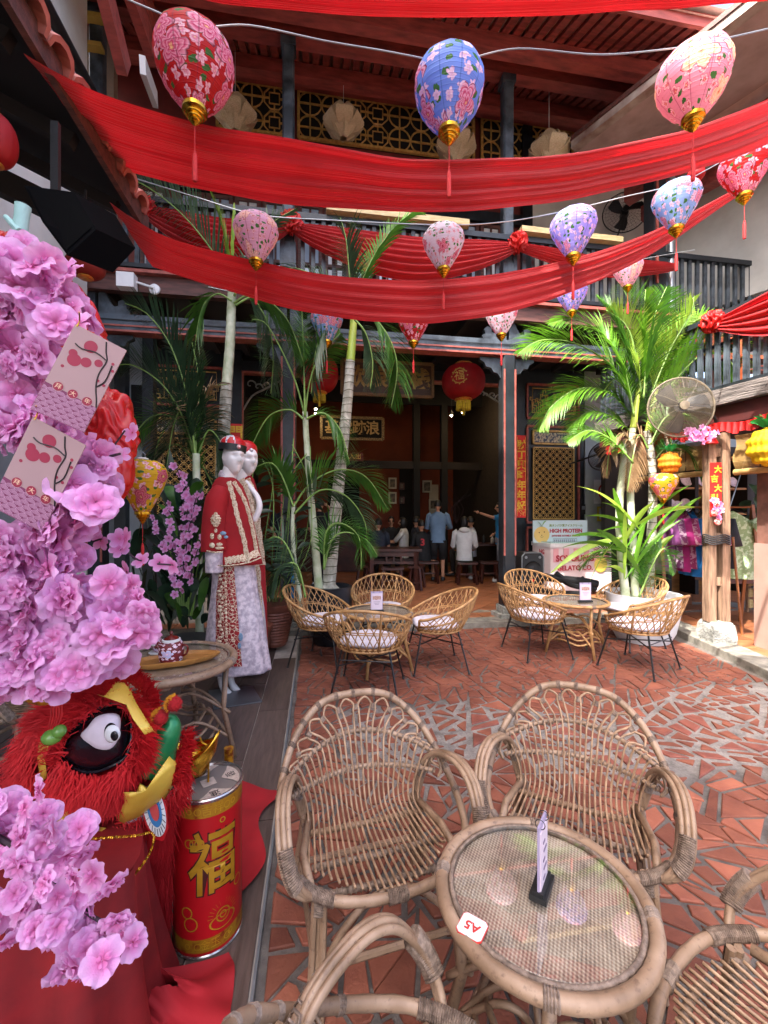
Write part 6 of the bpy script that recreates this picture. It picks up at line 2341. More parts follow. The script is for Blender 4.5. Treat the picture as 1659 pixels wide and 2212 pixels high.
mb.bar(P(120, 420, 1.8) + V((0, 0, .3)), P(120, 420, 1.8), .03, .02)
part('hanging_bracket', mb, m_blk, o)
o = thing('painted_branch', 'pale mint painted branch stump sticking up above the blossoms', 'branch', P(45, 525, 1.05))
mb = MB()
mb.tube(PP([(40, 560), (42, 510), (47, 470), (50, 445)], 1.05), [.017, .016, .0155, .017], 12)
part('stump', mb, M_('mint_paint', '#9fc3c0', '#83aaa6', 12, .7, .3), o, True)
mb = MB()
mb.tube(PP([(42, 500), (28, 485), (12, 468)], 1.04), [.009, .008, .006], 8)
part('side_shoot', mb, MATS['mint_paint'], o, True)
mb = MB()
mb.lathe([(.011, 0), (.010, .004)], 12, Matrix.Translation(P(50, 444, 1.05)))
part('hollow', mb, m_void, o)
# dragon-pattern tinsel firecracker ornaments
o = thing('gold_ornament', 'curved red and gold patterned ornament hanging among the blossoms', 'ornament', P(120, 1320, 1.12))
m_brocade = M_('red_gold_brocade', '#b3120f', '#c9962e', 26, 0.35, 0.1, contrast=(.44, .52), metal=.3)
m_brocade2 = M_('gold_brocade', '#c28d24', '#7a3a14', 34, 0.3, 0.2, contrast=(.4, .55), metal=.5)
for i, (pts, r, mt) in enumerate((([(100, 1210), (115, 1250), (118, 1290)], .020, m_brocade), ([(95, 1290), (125, 1330), (140, 1390)], .030, m_brocade), ([(20, 1320), (60, 1290), (110, 1290)], .022, m_brocade2), ([(50, 1490), (100, 1500), (120, 1475)], .026, m_brocade2), ([(80, 1190), (110, 1180), (130, 1160)], .02, m_brocade2))):
 mb = MB()
 q = spline(PP(pts, 1.12), 5)
 mb.tube(q, [r * (.75 + .3 * math.sin(PI * j / (len(q) - 1))) for j in range(len(q))], 14)
 part('segment', mb, mt, o, True)
for i in range(5):
 mb = MB()
 mb.tube(PP([(112 + 5 * i, 1500), (110 + 6 * i, 1545), (104 + 4 * i, 1580)], 1.12), .0016, 4)
 part('red_cord', mb, MATS['red_thread'], o)
mb = MB()
mb.ball(P(112, 1592, 1.12), .022, 12, 8, (1.1, 1, .9))
mb.ball(P(128, 1580, 1.12), .017, 12, 8)
part('jade_bead', mb, M_('jade_green', '#6a9440', '#4d7a30', 10, .25), o, True)
# ---- tea table and its things
tc = W(-1.30, 2.62, .023)
rattan_table('weathered rattan tea table on the deck behind the lion head', tc, .39, .60, rz_=.3, fat=.024)
tz = .623
def wood_tray():
 c = W(-1.235, 2.56, tz)
 o = thing('wooden_tray', 'irregular honey coloured wooden tray under the red teapot', 'tray', c)
 mb = MB()
 out = []
 for i in range(24):
  a = i * PI / 12
  r = .13 * (1 + .18 * math.sin(a * 2 + .6) + .06 * math.sin(5 * a))
  out.append((r * 1.45 * math.cos(a), r * .95 * math.sin(a)))
 vs = []
 for (s_, z) in ((.86, 0), (1.0, .02), (1.02, .032), (.95, .034), (.84, .016)):
  vs += [c + RGT * (x * s_) + FWD * (y * s_ + x * s_ * .25) + V((0, 0, z)) for x, y in out]
 fs = [tuple(range(23, -1, -1)), tuple(96 + i for i in range(24))]
 for l in range(4):
  fs += [(l * 24 + i, l * 24 + (i + 1) % 24, (l + 1) * 24 + (i + 1) % 24, (l + 1) * 24 + i) for i in range(24)]
 mb.add(vs, fs)
 part('tray_body', mb, M_('honey_wood', '#b5803f', '#8e5c28', 5, .5, .2, 30, stretch=(1, 8, 1)), o, True)
wood_tray()
m_pot = floral('maroon_enamel', '#6a1118', ['#f4e6c0', '#d8a0b4', '#8fb0d8', '#c8d8e8'], scale=(6, 4), density=.3, leaf='#4a1420', small='#8f6f90', trans=0, seams=0, lines=0)
c = W(-1.245, 2.52, tz + .017)
o = thing('teapot', 'maroon enamelled teapot with flowers standing on the wooden tray', 'teapot', c)
mb = MB()
mb.lathe([(.045, 0), (.062, .012), (.070, .05), (.069, .085), (.058, .115), (.046, .125)], 28, Matrix.Translation(c), uvs=True)
part('pot_body', mb, m_pot, o, True)
mb = MB()
mb.lathe([(.050, .122), (.050, .134), (.044, .136)], 24, Matrix.Translation(c))
part('white_rim', mb, m_whitepl, o, True)
mb = MB()
mb.lathe([(.043, .136), (.034, .147), (.012, .153), (.007, .158), (.011, .168), (.008, .178), (.001, .181)], 20, Matrix.Translation(c))
part('pot_lid', mb, M_('maroon_glaze', '#6d1a12', '#54120d', 8, .25), o, True)
mb = MB()
mb.tube(spline([c - RGT * .06 + V((0, 0, .07)), c - RGT * .085 + V((0, 0, .10)), c - RGT * .082 + V((0, 0, .132))], 5), [.014, .013, .012, .011, .01, .009, .009, .008, .008, .007, .007], 10)
part('spout', mb, MATS['maroon_glaze'], o, True)
mb = MB()
mb.tube(spline([c + RGT * .064 + V((0, 0, .10)), c + RGT * .095 + V((0, 0, .09)), c + RGT * .09 + V((0, 0, .05)), c + RGT * .066 + V((0, 0, .035))], 5), .006, 8)
part('pot_handle', mb, MATS['maroon_glaze'], o, True)
for (a, b, lb) in ((-1.43, 2.38, 'lidded enamel tea bowl on its saucer at the near side of the tea table'), (-1.43, 2.74, 'second enamel tea bowl under the blossoms at the back of the tea table')):
 c = W(a, b, tz - .005)
 o = thing('tea_bowl', lb, 'bowl', c, 'tea bowls')
 mb = MB()
 mb.lathe([(.025, .0), (.055, .006), (.062, .012), (.058, .013)], 24, Matrix.Translation(c))
 part('saucer', mb, m_whitepl, o, True)
 mb = MB()
 mb.lathe([(.022, .012), (.036, .022), (.048, .05), (.055, .066)], 24, Matrix.Translation(c), uvs=True)
 part('bowl_body', mb, m_pot, o, True)
 mb = MB()
 mb.lathe([(.056, .064), (.058, .070), (.052, .071)], 24, Matrix.Translation(c))
 part('bowl_rim', mb, m_whitepl, o, True)
 mb = MB()
 mb.lathe([(.050, .068), (.036, .080), (.016, .086), (.014, .094), (.004, .096)], 20, Matrix.Translation(c), uvs=True)
 part('bowl_lid', mb, m_pot, o, True)
mb = MB()
c = W(-1.54, 2.50, tz + .002)
mb.box(c, (.075, .05, .004), R(-25))
solo('paper_card', 'small white card lying on the tea table beside the near tea bowl', 'card', mb, m_whitepl, c)
# ---- firecracker drum
dc = W(-.628, 1.54, .023)
DR, DH = .1135, .53
DZ = .023 + DH - .02
o = thing('firecracker_drum', 'red firecracker drum with gold lucky character and tinsel fuse beside the lion head', 'drum', dc)
drum = o
mb = MB()
mb.lathe([(DR, .004), (DR, DH - .020)], 48, Matrix.Translation(dc))
part('drum_wall', mb, M_('drum_red_print', '#b0101a', '#a00c14', 3, .4), o, True)
for z0, z1, r_ in ((DH - .062, DH - .014, DR + .0010), (.022, .066, DR + .0010)):
 mb = MB()
 mb.lathe([(r_, z0), (r_, z1)], 48, Matrix.Translation(dc), cap=False)
 part('gold_band', mb, M_('dull_gold_band', '#a8761c', '#7d1a12', 26, .4, contrast=(.35, .5), metal=.3), o, True)
mb = MB()
mb.lathe([(DR + .003, DH - .014), (DR + .006, DH - .004), (DR + .003, DH), (DR - .004, DH - .001), (DR - .007, DH - .010)], 48, Matrix.Translation(dc), cap=False)
part('lid_rim', mb, M_('silver_lid_rim', '#c9c4c0', '#a9a29e', 4, .2, metal=.9), o, True)
mb = MB()
mb.lathe([(DR + .003, 0), (DR + .004, .008), (DR + .001, .012)], 48, Matrix.Translation(dc), cap=False)
part('base_rim', mb, MATS['silver_lid_rim'], o, True)
mb = MB()
mb.lathe([(DR - .004, DH - .0125), (0.001, DH - .0125)], 40, Matrix.Translation(dc), cap=False)
part('lid', mb, M_('smoky_lid', '#857c74', '#6f6862', 3, .3), o)
m_pearl = M_('pearl_sector', '#c9b7a6', '#a9968a', 90, .35, .3, 200)
zt = DH - .010
for q in range(4):
 a0 = q * PI / 2 + .5
 # lens-shaped sector between the arms of the star
 pts = []
 for i in range(9):
  a = a0 - .62 + 1.24 * i / 8
  pts.append((DR * .93 * math.cos(a), DR * .93 * math.sin(a)))
 for i in range(9):
  a = a0 + .62 - 1.24 * i / 8
  rr_ = DR * (.93 - .52 * math.cos((a - a0) / .62 * PI / 2))
  pts.append((rr_ * math.cos(a), rr_ * math.sin(a)))
 mb = MB()
 mb.extr(pts, dc + V((0, 0, zt)), (1, 0, 0), (0, 1, 0), .001)
 part('lid_sector', mb, m_pearl, o)
 cc2 = dc + V((math.cos(a0) * DR * .66, math.sin(a0) * DR * .66, zt + .0016))
 axr = V((math.cos(a0 - PI / 2), math.sin(a0 - PI / 2), 0))
 text('發招財進'[q], .036, m_ink, o, cc2, axr, V((math.cos(a0), math.sin(a0), 0)), .0002)
mb = MB()
mb.extr([(.033 * math.cos(a * PI / 2 + .5 + PI / 4), .033 * math.sin(a * PI / 2 + .5 + PI / 4)) for a in range(4)], dc + V((0, 0, zt)), (1, 0, 0), (0, 1, 0), .0012)
part('lid_centre', mb, m_pearl, o)
# fuse of gold tinsel
fz = spline([dc + V((0, 0, DH - .01)), dc + V((0, 0, DH + .05)), dc + RGT * .003 + V((0, 0, DH + .09)), dc - RGT * .004 + V((0, 0, DH + .12)), dc - RGT * .022 + V((0, 0, DH + .133)), dc - RGT * .03 + V((0, 0, DH + .15))], 8)
mb = MB()
rr = random.Random(1)
mb.tube(fz, .003, 5)
for i in range(700):
 p, T = sample(fz, rr.random())
 dv = V((rr.gauss(0, 1), rr.gauss(0, 1), rr.gauss(0, 1))).normalized()
 b_ = dv.cross(T).normalized() * .0008
 mb.add([p - b_, p + b_, p + dv * .0095], [(0, 1, 2)])
part('tinsel_fuse', mb, M_('gold_tinsel', '#c9961e', '#8c6410', 60, .3, metal=.8), o)
def on_drum(body, size, ang, z, mat, bold=0.0, lift_=.0012, squash=1.0, nm='lettering'):
 # printed lettering bent round the drum
 c = bpy.data.curves.new('l', 'FONT')
 c.body, c.size, c.offset = body, size, bold
 c.align_x = c.align_y = 'CENTER'
 c.resolution_u = 3
 t_ = bpy.data.objects.new('t', c)
 COL.objects.link(t_)
 me = bpy.data.meshes.new_from_object(t_.evaluated_get(bpy.context.evaluated_depsgraph_get()))
 bpy.data.objects.remove(t_)
 b2 = bmesh.new()
 b2.from_mesh(me)
 bmesh.ops.triangulate(b2, faces=b2.faces)
 bmesh.ops.subdivide_edges(b2, edges=[e for e in b2.edges if e.calc_length() > .02], cuts=2)
 b2.to_mesh(me)
 for v in me.vertices:
  a = ang + v.co.x / DR
  zz = z + v.co.y * squash
  v.co = V((math.cos(a) * (DR + lift_), math.sin(a) * (DR + lift_), zz))
 me.materials.clear()
 me.materials.append(mat)
 return place(nm, me, drum)
front = math.atan2(-dc.y, -dc.x)      # towards the viewer
m_gp = M_('gold_foil_print', '#c9992c', '#a87a1c', 12, .35, metal=.4)
m_ow = M_('dark_gold_outline', '#3b0a08', '#3b0a08', 3, .5)
on_drum('福', .165, front + .16, .30, m_ow, .0065, .0008, 1.35, 'character_outline')
on_drum('福', .165, front + .16, .30, m_gp, .0025, .0018, 1.35)
on_drum('吉祥', .036, front + .12, DH - .040, m_gp, .0, .0018)
on_drum('金玉', .034, front + .05, .044, m_gp, .0, .0018)
def drum_ring(ang, z, r, th, mat, n=20, nm='coin_print', flat=1.0):
 mb = MB()
 vs = []
 for rr_ in (r, r - th):
  for i in range(n):
   a = i * 2 * PI / n
   aa = ang + rr_ * math.cos(a) / DR
   vs.append(dc + V((math.cos(aa) * (DR + .0014), math.sin(aa) * (DR + .0014), z + rr_ * flat * math.sin(a))))
 mb.add(vs, [(i, (i + 1) % n, n + (i + 1) % n, n + i) for i in range(n)])
 part(nm, mb, mat, drum)
for (a, z, r) in ((.42, .125, .024), (.42, .125, .012), (-.62, .155, .020), (-.50, .118, .024), (-.55, .385, .016), (-.40, .385, .016), (-.25, .385, .016), (.40, .445, .010), (.75, DH - .04, .010), (-.55, DH - .04, .010), (-.6, .044, .010), (.65, .05, .010), (.95, .2, .018)):
 drum_ring(front + a, z, r, .004, m_gp)
for i in range(13):
 a = PI * i / 12
 mb = MB()
 p0, p1 = (.034 * math.cos(a), .034 * math.sin(a)), (.050 * math.cos(a), .050 * math.sin(a))
 vs = []
 for (x, y) in (p0, p1):
  aa = front + .42 + x / DR
  c_ = dc + V((math.cos(aa) * (DR + .0014), math.sin(aa) * (DR + .0014), .125 + y))
  vs += [c_ - V((0, 0, .0007)), c_ + V((0, 0, .0007))]
 mb.add(vs, [(0, 1, 3, 2)])
 part('ray_print', mb, m_gp, drum)
drum_ring(front + .42, .105, .046, .006, m_gp, 20, 'ingot_print', .55)
for s_ in (-1, 1):
 for zz in (DH - .04, .044):
  drum_ring(front + .12 + s_ * .42, zz, .012, .003, m_gp, 14, 'scroll_print')
# gold ingot behind
c = P(412, 1640, 1.55)
o = thing('gold_ingot', 'shiny gold boat shaped ingot ornament behind the lion nose', 'ornament', c)
mb = MB()
def ing(a, b):
 th = a * 2 * PI
 prof = [(0.0, -.07), (.5, -.06), (.85, -.02), (1.0, .035), (.9, .02), (.5, .0), (0.0, .0)]
 x = b * (len(prof) - 1)
 i = min(int(x), len(prof) - 2)
 t = x - i
 r = prof[i][0] + (prof[i + 1][0] - prof[i][0]) * t
 z = prof[i][1] + (prof[i + 1][1] - prof[i][1]) * t
 X, Y = math.cos(th) * r, math.sin(th) * r
 z += .055 * abs(X) ** 3 if r > .5 else 0
 return c + RGT * X * .105 + FWD * Y * .06 + V((0, 0, z + .35 * X * .05))
mb.grid(ing, 40, 18)
part('ingot_body', mb, m_goldm, o, 'all')
mb = MB()
mb.ball(c + V((0, 0, .01)), .045, 14, 8, (1, .8, .8))
part('ingot_dome', mb, m_goldm, o, 'all')
for (q, r, mt, nm) in ((W(-.62, 1.72, .023), .05, m_brocade2, 'stand_leg'),):
 mb = MB()
 mb.tube([q, V((q.x, q.y, c.z - .05))], .018, 12)
 part(nm, mb, mt, o, True)
# red cloths lying on the deck
mb = MB()
def fl(s, t):
 x = -1.15 + .60 * s + .05 * math.sin(7 * t)
 y = 1.72 + .62 * t + .06 * math.sin(5 * s)
 return W(x, y, .030 + .014 * (1 + mnoise.noise(V((x * 9, y * 9, 0)))) + .02 * max(0, .3 - s))
mb.grid(fl, 30, 26)
solo('floor_cloth', 'red cloth crumpled on the deck behind the firecracker drum', 'cloth', mb, M_('deep_red_cloth', '#a8101c', '#870a14', 4, .8, .1, 40), W(-.9, 2, .03), smooth='all')
# ---- draped stand
o = thing('draped_stand', 'stand covered to the floor with heavy folds of dark red velvet', 'stand', W(-.95, 1.2, .02))
base = spline([(-1.60, 1.0, 0), (-1.25, .86, 0), (-.94, .90, 0), (-.74, .98, 0), (-.66, 1.14, 0), (-.76, 1.34, 0), (-.92, 1.5, 0), (-1.3, 1.62, 0), (-1.7, 1.5, 0)], 8)
mb = MB()
def dr(s, t):
 p, T = sample(base, s)
 nr = V((T.y, -T.x, 0))
 fold = math.sin(s * 62 + 1.3 * math.sin(s * 20)) * .6 + .4 * math.sin(s * 110 + 2)
 flare = (t ** 1.5)
 k_ = .042 * fold * (0.30 + flare) + .07 * flare
 q = p + nr * k_
 return W(q.x, q.y, .575 - .55 * t)
mb.grid(dr, 300, 14)
part('drape', mb, m_velvet, o, 'all')
mb = MB()
cen = W(-1.12, 1.25, .578)
ring_ = [W(p.x, p.y, .575) for p in base]
mb.add([cen] + ring_, [(0, i + 1, i + 2) for i in range(len(ring_) - 1)] + [(0, len(ring_), 1)])
part('top_cloth', mb, m_velvet, o)
mb = MB()
hem = spline([(-.62, .93, 0), (-.50, 1.12, 0), (-.49, 1.30, 0), (-.56, 1.42, 0)], 8)
def he(s, t):
 p, T = sample(hem, s)
 nr = V((T.y, -T.x, 0))
 q = p + nr * (-.16 + .20 * t) * (1 + .25 * math.sin(s * 15))
 return W(q.x, q.y, .035 + .10 * (1 - t) ** 2 + .02 * math.sin(s * 24 + 3 * t) * (1 - t) + .008 * math.sin(s * 31))
mb.grid(he, 60, 12)
part('trailing_hem', mb, MATS['deep_red_cloth'], o, 'all')
# ---- lion dance head
HC = (212, 1640)
def hd(u, v, k_=0.0):
 # point on the bulging face of the mask (real surface, 0.5 m across), k_ above it
 x, y = (u - HC[0]) / 215, (v - HC[1]) / 190
 q = max(0.0, 1 - x * x - y * y)
 return P(u, v, 1.46 - .24 * math.sqrt(q) + .05 * (x * x) - k_)
lion = thing('lion_dance_head', 'red furry lion dance head with a huge black ringed eye and green nose', 'lion head', P(HC[0], HC[1], 1.46))
m_lred = M_('lion_red_paint', '#c0141e', '#980d16', 4, .45, .1)
m_yel = M_('lion_yellow_foil', '#e2c452', '#b98a2c', 3, .35, .25, 30, metal=.15)
m_fur = M_('lion_red_fur', '#d2141e', '#a00c16', 3, .75, trans=.15)
m_lblk = M_('lion_black_gloss', '#17121a', '#0c080e', 5, .22, .3, 30)
m_ywhite = M_('lion_white_paper', '#d9cfd6', '#c0b3bd', 6, .6, .4, 14)
m_grn = M_('lion_green_foil', '#1f7d4a', '#0f5530', 5, .3, .4, 16, metal=.25)
mb = MB()
def core(a, b):
 th, fi = a * 2 * PI, b * PI
 x, z = math.cos(th) * math.sin(fi), -math.cos(fi)
 y = math.sin(th) * math.sin(fi)
 bx = 1.0 + .0 * z
 return P(HC[0] + 172 * x * bx + 14 * z, HC[1] - 152 * z, 1.46 + (.22 if y < 0 else .20) * y)
mb.grid(core, 56, 36)
part('head_shell', mb, m_lred, lion, 'all')
def patch(name, poly, mat, k_=.006, rings=5, th=None, smooth='all', bulge=0.0):
 cu, cv = sum(p[0] for p in poly) / len(poly), sum(p[1] for p in poly) / len(poly)
 n = len(poly)
 mb = MB()
 vs = [hd(cu, cv, k_ + bulge)]
 for r in range(1, rings + 1):
  t = r / rings
  for (a, b) in poly:
   vs.append(hd(cu + (a - cu) * t, cv + (b - cv) * t, k_ + bulge * (1 - t * t) if r < rings else -.004))
 fs = [(0, 1 + i, 1 + (i + 1) % n) for i in range(n)]
 for r in range(rings - 1):
  fs += [(1 + r * n + i, 1 + (r + 1) * n + i, 1 + (r + 1) * n + (i + 1) % n, 1 + r * n + (i + 1) % n) for i in range(n)]
 mb.add(vs, fs)
 return part(name, mb, mat, lion, smooth)
def sm(poly, n=4):
 return [(p.x, p.y) for p in spline([(a, b, 0) for a, b in poly], n, True)]
def spiky(poly, spikes):
 return poly
patch('yellow_flame', [(250, 1760), (262, 1735), (255, 1712), (285, 1728), (300, 1690), (320, 1700), (345, 1660), (375, 1620), (392, 1640), (380, 1690), (350, 1735), (300, 1770), (262, 1785)], m_yel, .075, bulge=.02)
patch('yellow_flame', [(95, 1735), (125, 1760), (135, 1735), (155, 1775), (170, 1745), (185, 1785), (205, 1760), (215, 1790), (240, 1790), (215, 1830), (170, 1840), (150, 1800), (120, 1790), (100, 1765)], m_yel, .07)
patch('yellow_flame', [(195, 1495), (215, 1500), (245, 1465), (270, 1470), (285, 1490), (300, 1520), (325, 1560), (345, 1590), (320, 1600), (290, 1560), (270, 1520), (230, 1505)], m_yel, .08)
patch('yellow_flame', [(85, 1580), (100, 1575), (108, 1610), (98, 1640), (102, 1680), (88, 1690), (80, 1640)], m_yel, .07)
patch('black_spot', sm([(100, 1745), (135, 1745), (160, 1770), (140, 1800), (105, 1790)]), m_lblk, .052)
patch('black_spot', sm([(110, 1830), (140, 1800), (180, 1805), (185, 1830), (150, 1850)]), m_lblk, .052)
patch('black_spot', sm([(92, 1565), (108, 1560), (118, 1575), (106, 1590)]), m_lblk, .014)
# eye
eye = sm([(131, 1632), (140, 1598), (170, 1565), (215, 1528), (245, 1518), (272, 1530), (284, 1565), (283, 1600), (272, 1635), (240, 1655), (200, 1668), (160, 1660), (138, 1645)])
patch('eye_socket', eye, m_lblk, .020, 6, bulge=.035)
mb = MB()
mb.tube([hd(a, b, .02) for a, b in eye], .006, 7, True)
part('eye_rim', mb, m_lblk, lion, 'all')
patch('eye_white', sm([(166, 1591), (185, 1568), (205, 1545), (235, 1535), (262, 1540), (266, 1570), (258, 1605), (240, 1625), (212, 1626), (190, 1615)], 3), m_ywhite, .058, 5, bulge=.008)
def circ(cu, cv, ru, rv, n=22):
 return [(cu + ru * math.cos(i * 2 * PI / n), cv + rv * math.sin(i * 2 * PI / n)) for i in range(n)]
patch('eye_ring', circ(240, 1583, 20, 28), m_lblk, .070, 4, bulge=.004)
mb = MB()
pe = hd(243, 1585, .080)
mb.ball(pe, .021, 20, 12, (1, .45, 1.12), Matrix.Rotation(-YAW, 3, 'Z'))
part('eyeball', mb, m_whitepl, lion, 'all')
mb = MB()
mb.ball(hd(247, 1590, .093), .0105, 14, 8, (1, .3, 1.25), Matrix.Rotation(-YAW, 3, 'Z'))
part('pupil', mb, m_lblk, lion, 'all')
# nose
nose = PP([(330, 1660), (345, 1620), (362, 1590), (372, 1560), (352, 1545)], 1.28)
mb = MB()
q = spline(nose, 5)
mb.tube(q, [.052, .054, .055, .054, .052, .049, .046, .044, .042, .039, .036, .034, .031, .027, .024, .020, .018, .015, .012, .010, .008][:len(q)], 16)
mb.ball(P(320, 1612, 1.27), .040, 16, 10, (1, .9, 1))
part('nose', mb, m_grn, lion, 'all')
for (a, b, r_) in ((346, 1549, .0245), (376, 1520, .0245)):
 c = P(a, b, 1.25)
 mb = MB()
 rr = random.Random(a)
 for i in range(420):
  dv = V((rr.gauss(0, 1), rr.gauss(0, 1), rr.gauss(0, 1))).normalized()
  b_ = dv.orthogonal().normalized() * .0016
  mb.add([c + dv * r_ * .5 - b_, c + dv * r_ * .5 + b_, c + dv * r_ * rr.uniform(.9, 1.12)], [(0, 1, 2)])
 mb.ball(c, r_ * .86, 12, 8)
 part('pompom', mb, M_('red_wool', '#a30d14', '#840910', 20, .9), lion)
 mb = MB()
 for i in range(260):
  dv = (V((rr.gauss(0, 1), rr.gauss(0, 1), rr.gauss(0, 1))).normalized() - RGT * 1.0 + V((0, 0, .3))).normalized()
  b_ = dv.orthogonal().normalized() * .0018
  mb.add([c + dv * r_ * .7 - b_, c + dv * r_ * .7 + b_, c + dv * r_ * rr.uniform(1.05, 1.28)], [(0, 1, 2)])
 part('yellow_tuft', mb, M_('orange_wool', '#dc9a1c', '#c27a10', 20, .9), lion)
# horn
mb = MB()
q = spline(PP([(160, 1560), (158, 1500), (168, 1462), (182, 1448)], 1.38), 5)
mb.tube(q, [.062 * (1 - .55 * (i / (len(q) - 1)) ** 1.6) for i in range(len(q))], 16)
part('horn', mb, m_lblk, lion, 'all')
# lip, white tooth band, ear discs
patch('lower_lip', [(110, 1800), (200, 1800), (300, 1785), (330, 1750), (345, 1770), (320, 1815), (260, 1832), (160, 1835)], m_lred, .02)
patch('white_fang', [(255, 1768), (290, 1768), (322, 1752), (318, 1785), (300, 1800), (278, 1795)], m_ywhite, .032)
for (cu, cv, ru, rv, tl, dd) in ((333, 1752, 26, 66, -.22, 1.27), (262, 1800, 22, 30, -.5, 1.30)):
 for j, (f, mt) in enumerate(((1.0, m_lred), (.86, m_whitepl), (.55, M_('blue_paint', '#3d7fb4', '#2c6796', 5, .4)), (.34, M_('pink_red_paint', '#c4504e', '#a03c3c', 6, .4)))):
  if cu < 300 and j > 0:
   continue
  mb = MB()
  pts = []
  for i in range(28):
   a = i * 2 * PI / 28
   x, y = ru * f * math.cos(a), rv * f * math.sin(a)
   if j == 0:
    x *= 1 + .05 * math.cos(a * 9)
    y *= 1 + .03 * math.cos(a * 9)
   pts.append((cu + x * math.cos(tl) + y * math.sin(tl) * -1, cv + x * math.sin(tl) + y * math.cos(tl)))
  top = [P(a, b, dd - .004 * j) for a, b in pts]
  bot = [p + FWD * .003 for p in top]
  mb.add(top + bot, [tuple(range(27, -1, -1)), tuple(28 + i for i in range(28))] + [(i, (i + 1) % 28, 28 + (i + 1) % 28, 28 + i) for i in range(28)])
  part(['ear_disc', 'ear_ring', 'ear_ring', 'ear_ring'][j], mb, mt, lion)
 if cu > 300:
  for i in range(22):
   a = i * 2 * PI / 22
   e = []
   for f in (.60, .84):
    x, y = ru * f * math.cos(a), rv * f * math.sin(a)
    e.append(P(cu + x * math.cos(tl) - y * math.sin(tl), cv + x * math.sin(tl) + y * math.cos(tl), dd - .0065))
   mb = MB()
   mb.tube(e, .0009, 4)
   part('ear_line', mb, m_blk, lion)
def fur(name, paths, L, k_, n, spread=.5, seed=0, mat=None, w_=.0022, curl=-.3, depth=.0):
 r = random.Random(seed)
 mb = MB()
 for (pth, dirs) in paths:
  q = spline([(a, b, 0) for a, b in pth], 6)
  for i in range(n):
   t = r.random()
   p, T = sample(q, t)
   du, dv = dirs
   u_, v_ = p.x + r.gauss(0, 7), p.y + r.gauss(0, 7)
   a = hd(u_, v_, k_ + r.uniform(0, .012))
   dirv = (RGT * (du + r.gauss(0, spread)) + V((0, 0, -(dv + r.gauss(0, spread)))) - FWD * r.uniform(.1, .8)).normalized()
   l_ = L * r.uniform(.6, 1.2)
   s_ = dirv.cross(FWD + V((0, 0, r.uniform(-.4, .4)))).normalized() * w_ * r.uniform(.6, 1.3)
   b_ = a + dirv * l_ * .5
   c_ = a + dirv * l_ + V((0, 0, curl * l_ * .5)) + RGT * r.gauss(0, .12) * l_
   mb.add([a - s_, a + s_, b_ + s_ * .8, b_ - s_ * .8, c_], [(0, 1, 2, 3), (3, 2, 4)])
 return part(name, mb, mat or m_fur, lion, None, kind='stuff')
fur('fur_trim', [([(120, 1650), (130, 1590), (170, 1550), (215, 1512), (260, 1505)], (-.5, -.7)), ([(105, 1600), (140, 1550), (190, 1515), (240, 1490)], (-.4, -1))], .050, .03, 1500, .45, 1)
fur('fur_trim', [([(262, 1505), (292, 1530), (300, 1580), (298, 1620), (285, 1650)], (1, .1)), ([(285, 1650), (250, 1680), (200, 1692), (150, 1680), (125, 1655)], (.1, 1))], .058, .03, 1900, .4, 2)
fur('fur_trim', [([(150, 1690), (200, 1710), (250, 1700)], (0, 1)), ([(110, 1690), (160, 1715), (220, 1730), (270, 1710)], (.1, 1))], .045, .02, 700, .35, 3)
fur('fur_trim', [([(215, 1490), (245, 1470), (290, 1470), (320, 1500), (330, 1540)], (.5, -.8)), ([(235, 1470), (270, 1455), (305, 1470), (325, 1510)], (.6, -.6))], .042, .03, 700, .5, 4)
fur('fur_trim', [([(60, 1600), (50, 1650), (52, 1710)], (-.5, .8)), ([(75, 1570), (60, 1620), (62, 1700)], (-.3, 1)), ([(95, 1560), (130, 1540)], (-1, -.2))], .060, .01, 1100, .35, 5)
fur('fur_trim', [([(260, 1790), (310, 1778), (360, 1750), (392, 1705), (400, 1655)], (.5, .7)), ([(372, 1690), (392, 1640), (405, 1590)], (.6, -.6))], .042, .03, 1000, .35, 6)
fur('beard', [([(330, 1800), (350, 1780), (370, 1760)], (.1, 1)), ([(320, 1830), (350, 1820), (380, 1800)], (.1, 1)), ([(330, 1880), (360, 1880)], (.1, 1)), ([(335, 1940), (358, 1940)], (.1, 1))], .085, -.02, 900, .22, 7)
o = MB()
q = spline(PP([(190, 1812), (290, 1806), (330, 1800), (325, 1840), (290, 1890), (240, 1940)], 1.16), 6)
helix(q, .0025, 70, .0016, o)
part('gold_cord', o, m_goldm, lion)
mb = MB()
mb.ball(P(60, 1770, 1.4), .045, 12, 8, (1.3, .8, .6))
part('yellow_cheek', mb, m_yel, lion, 'all')
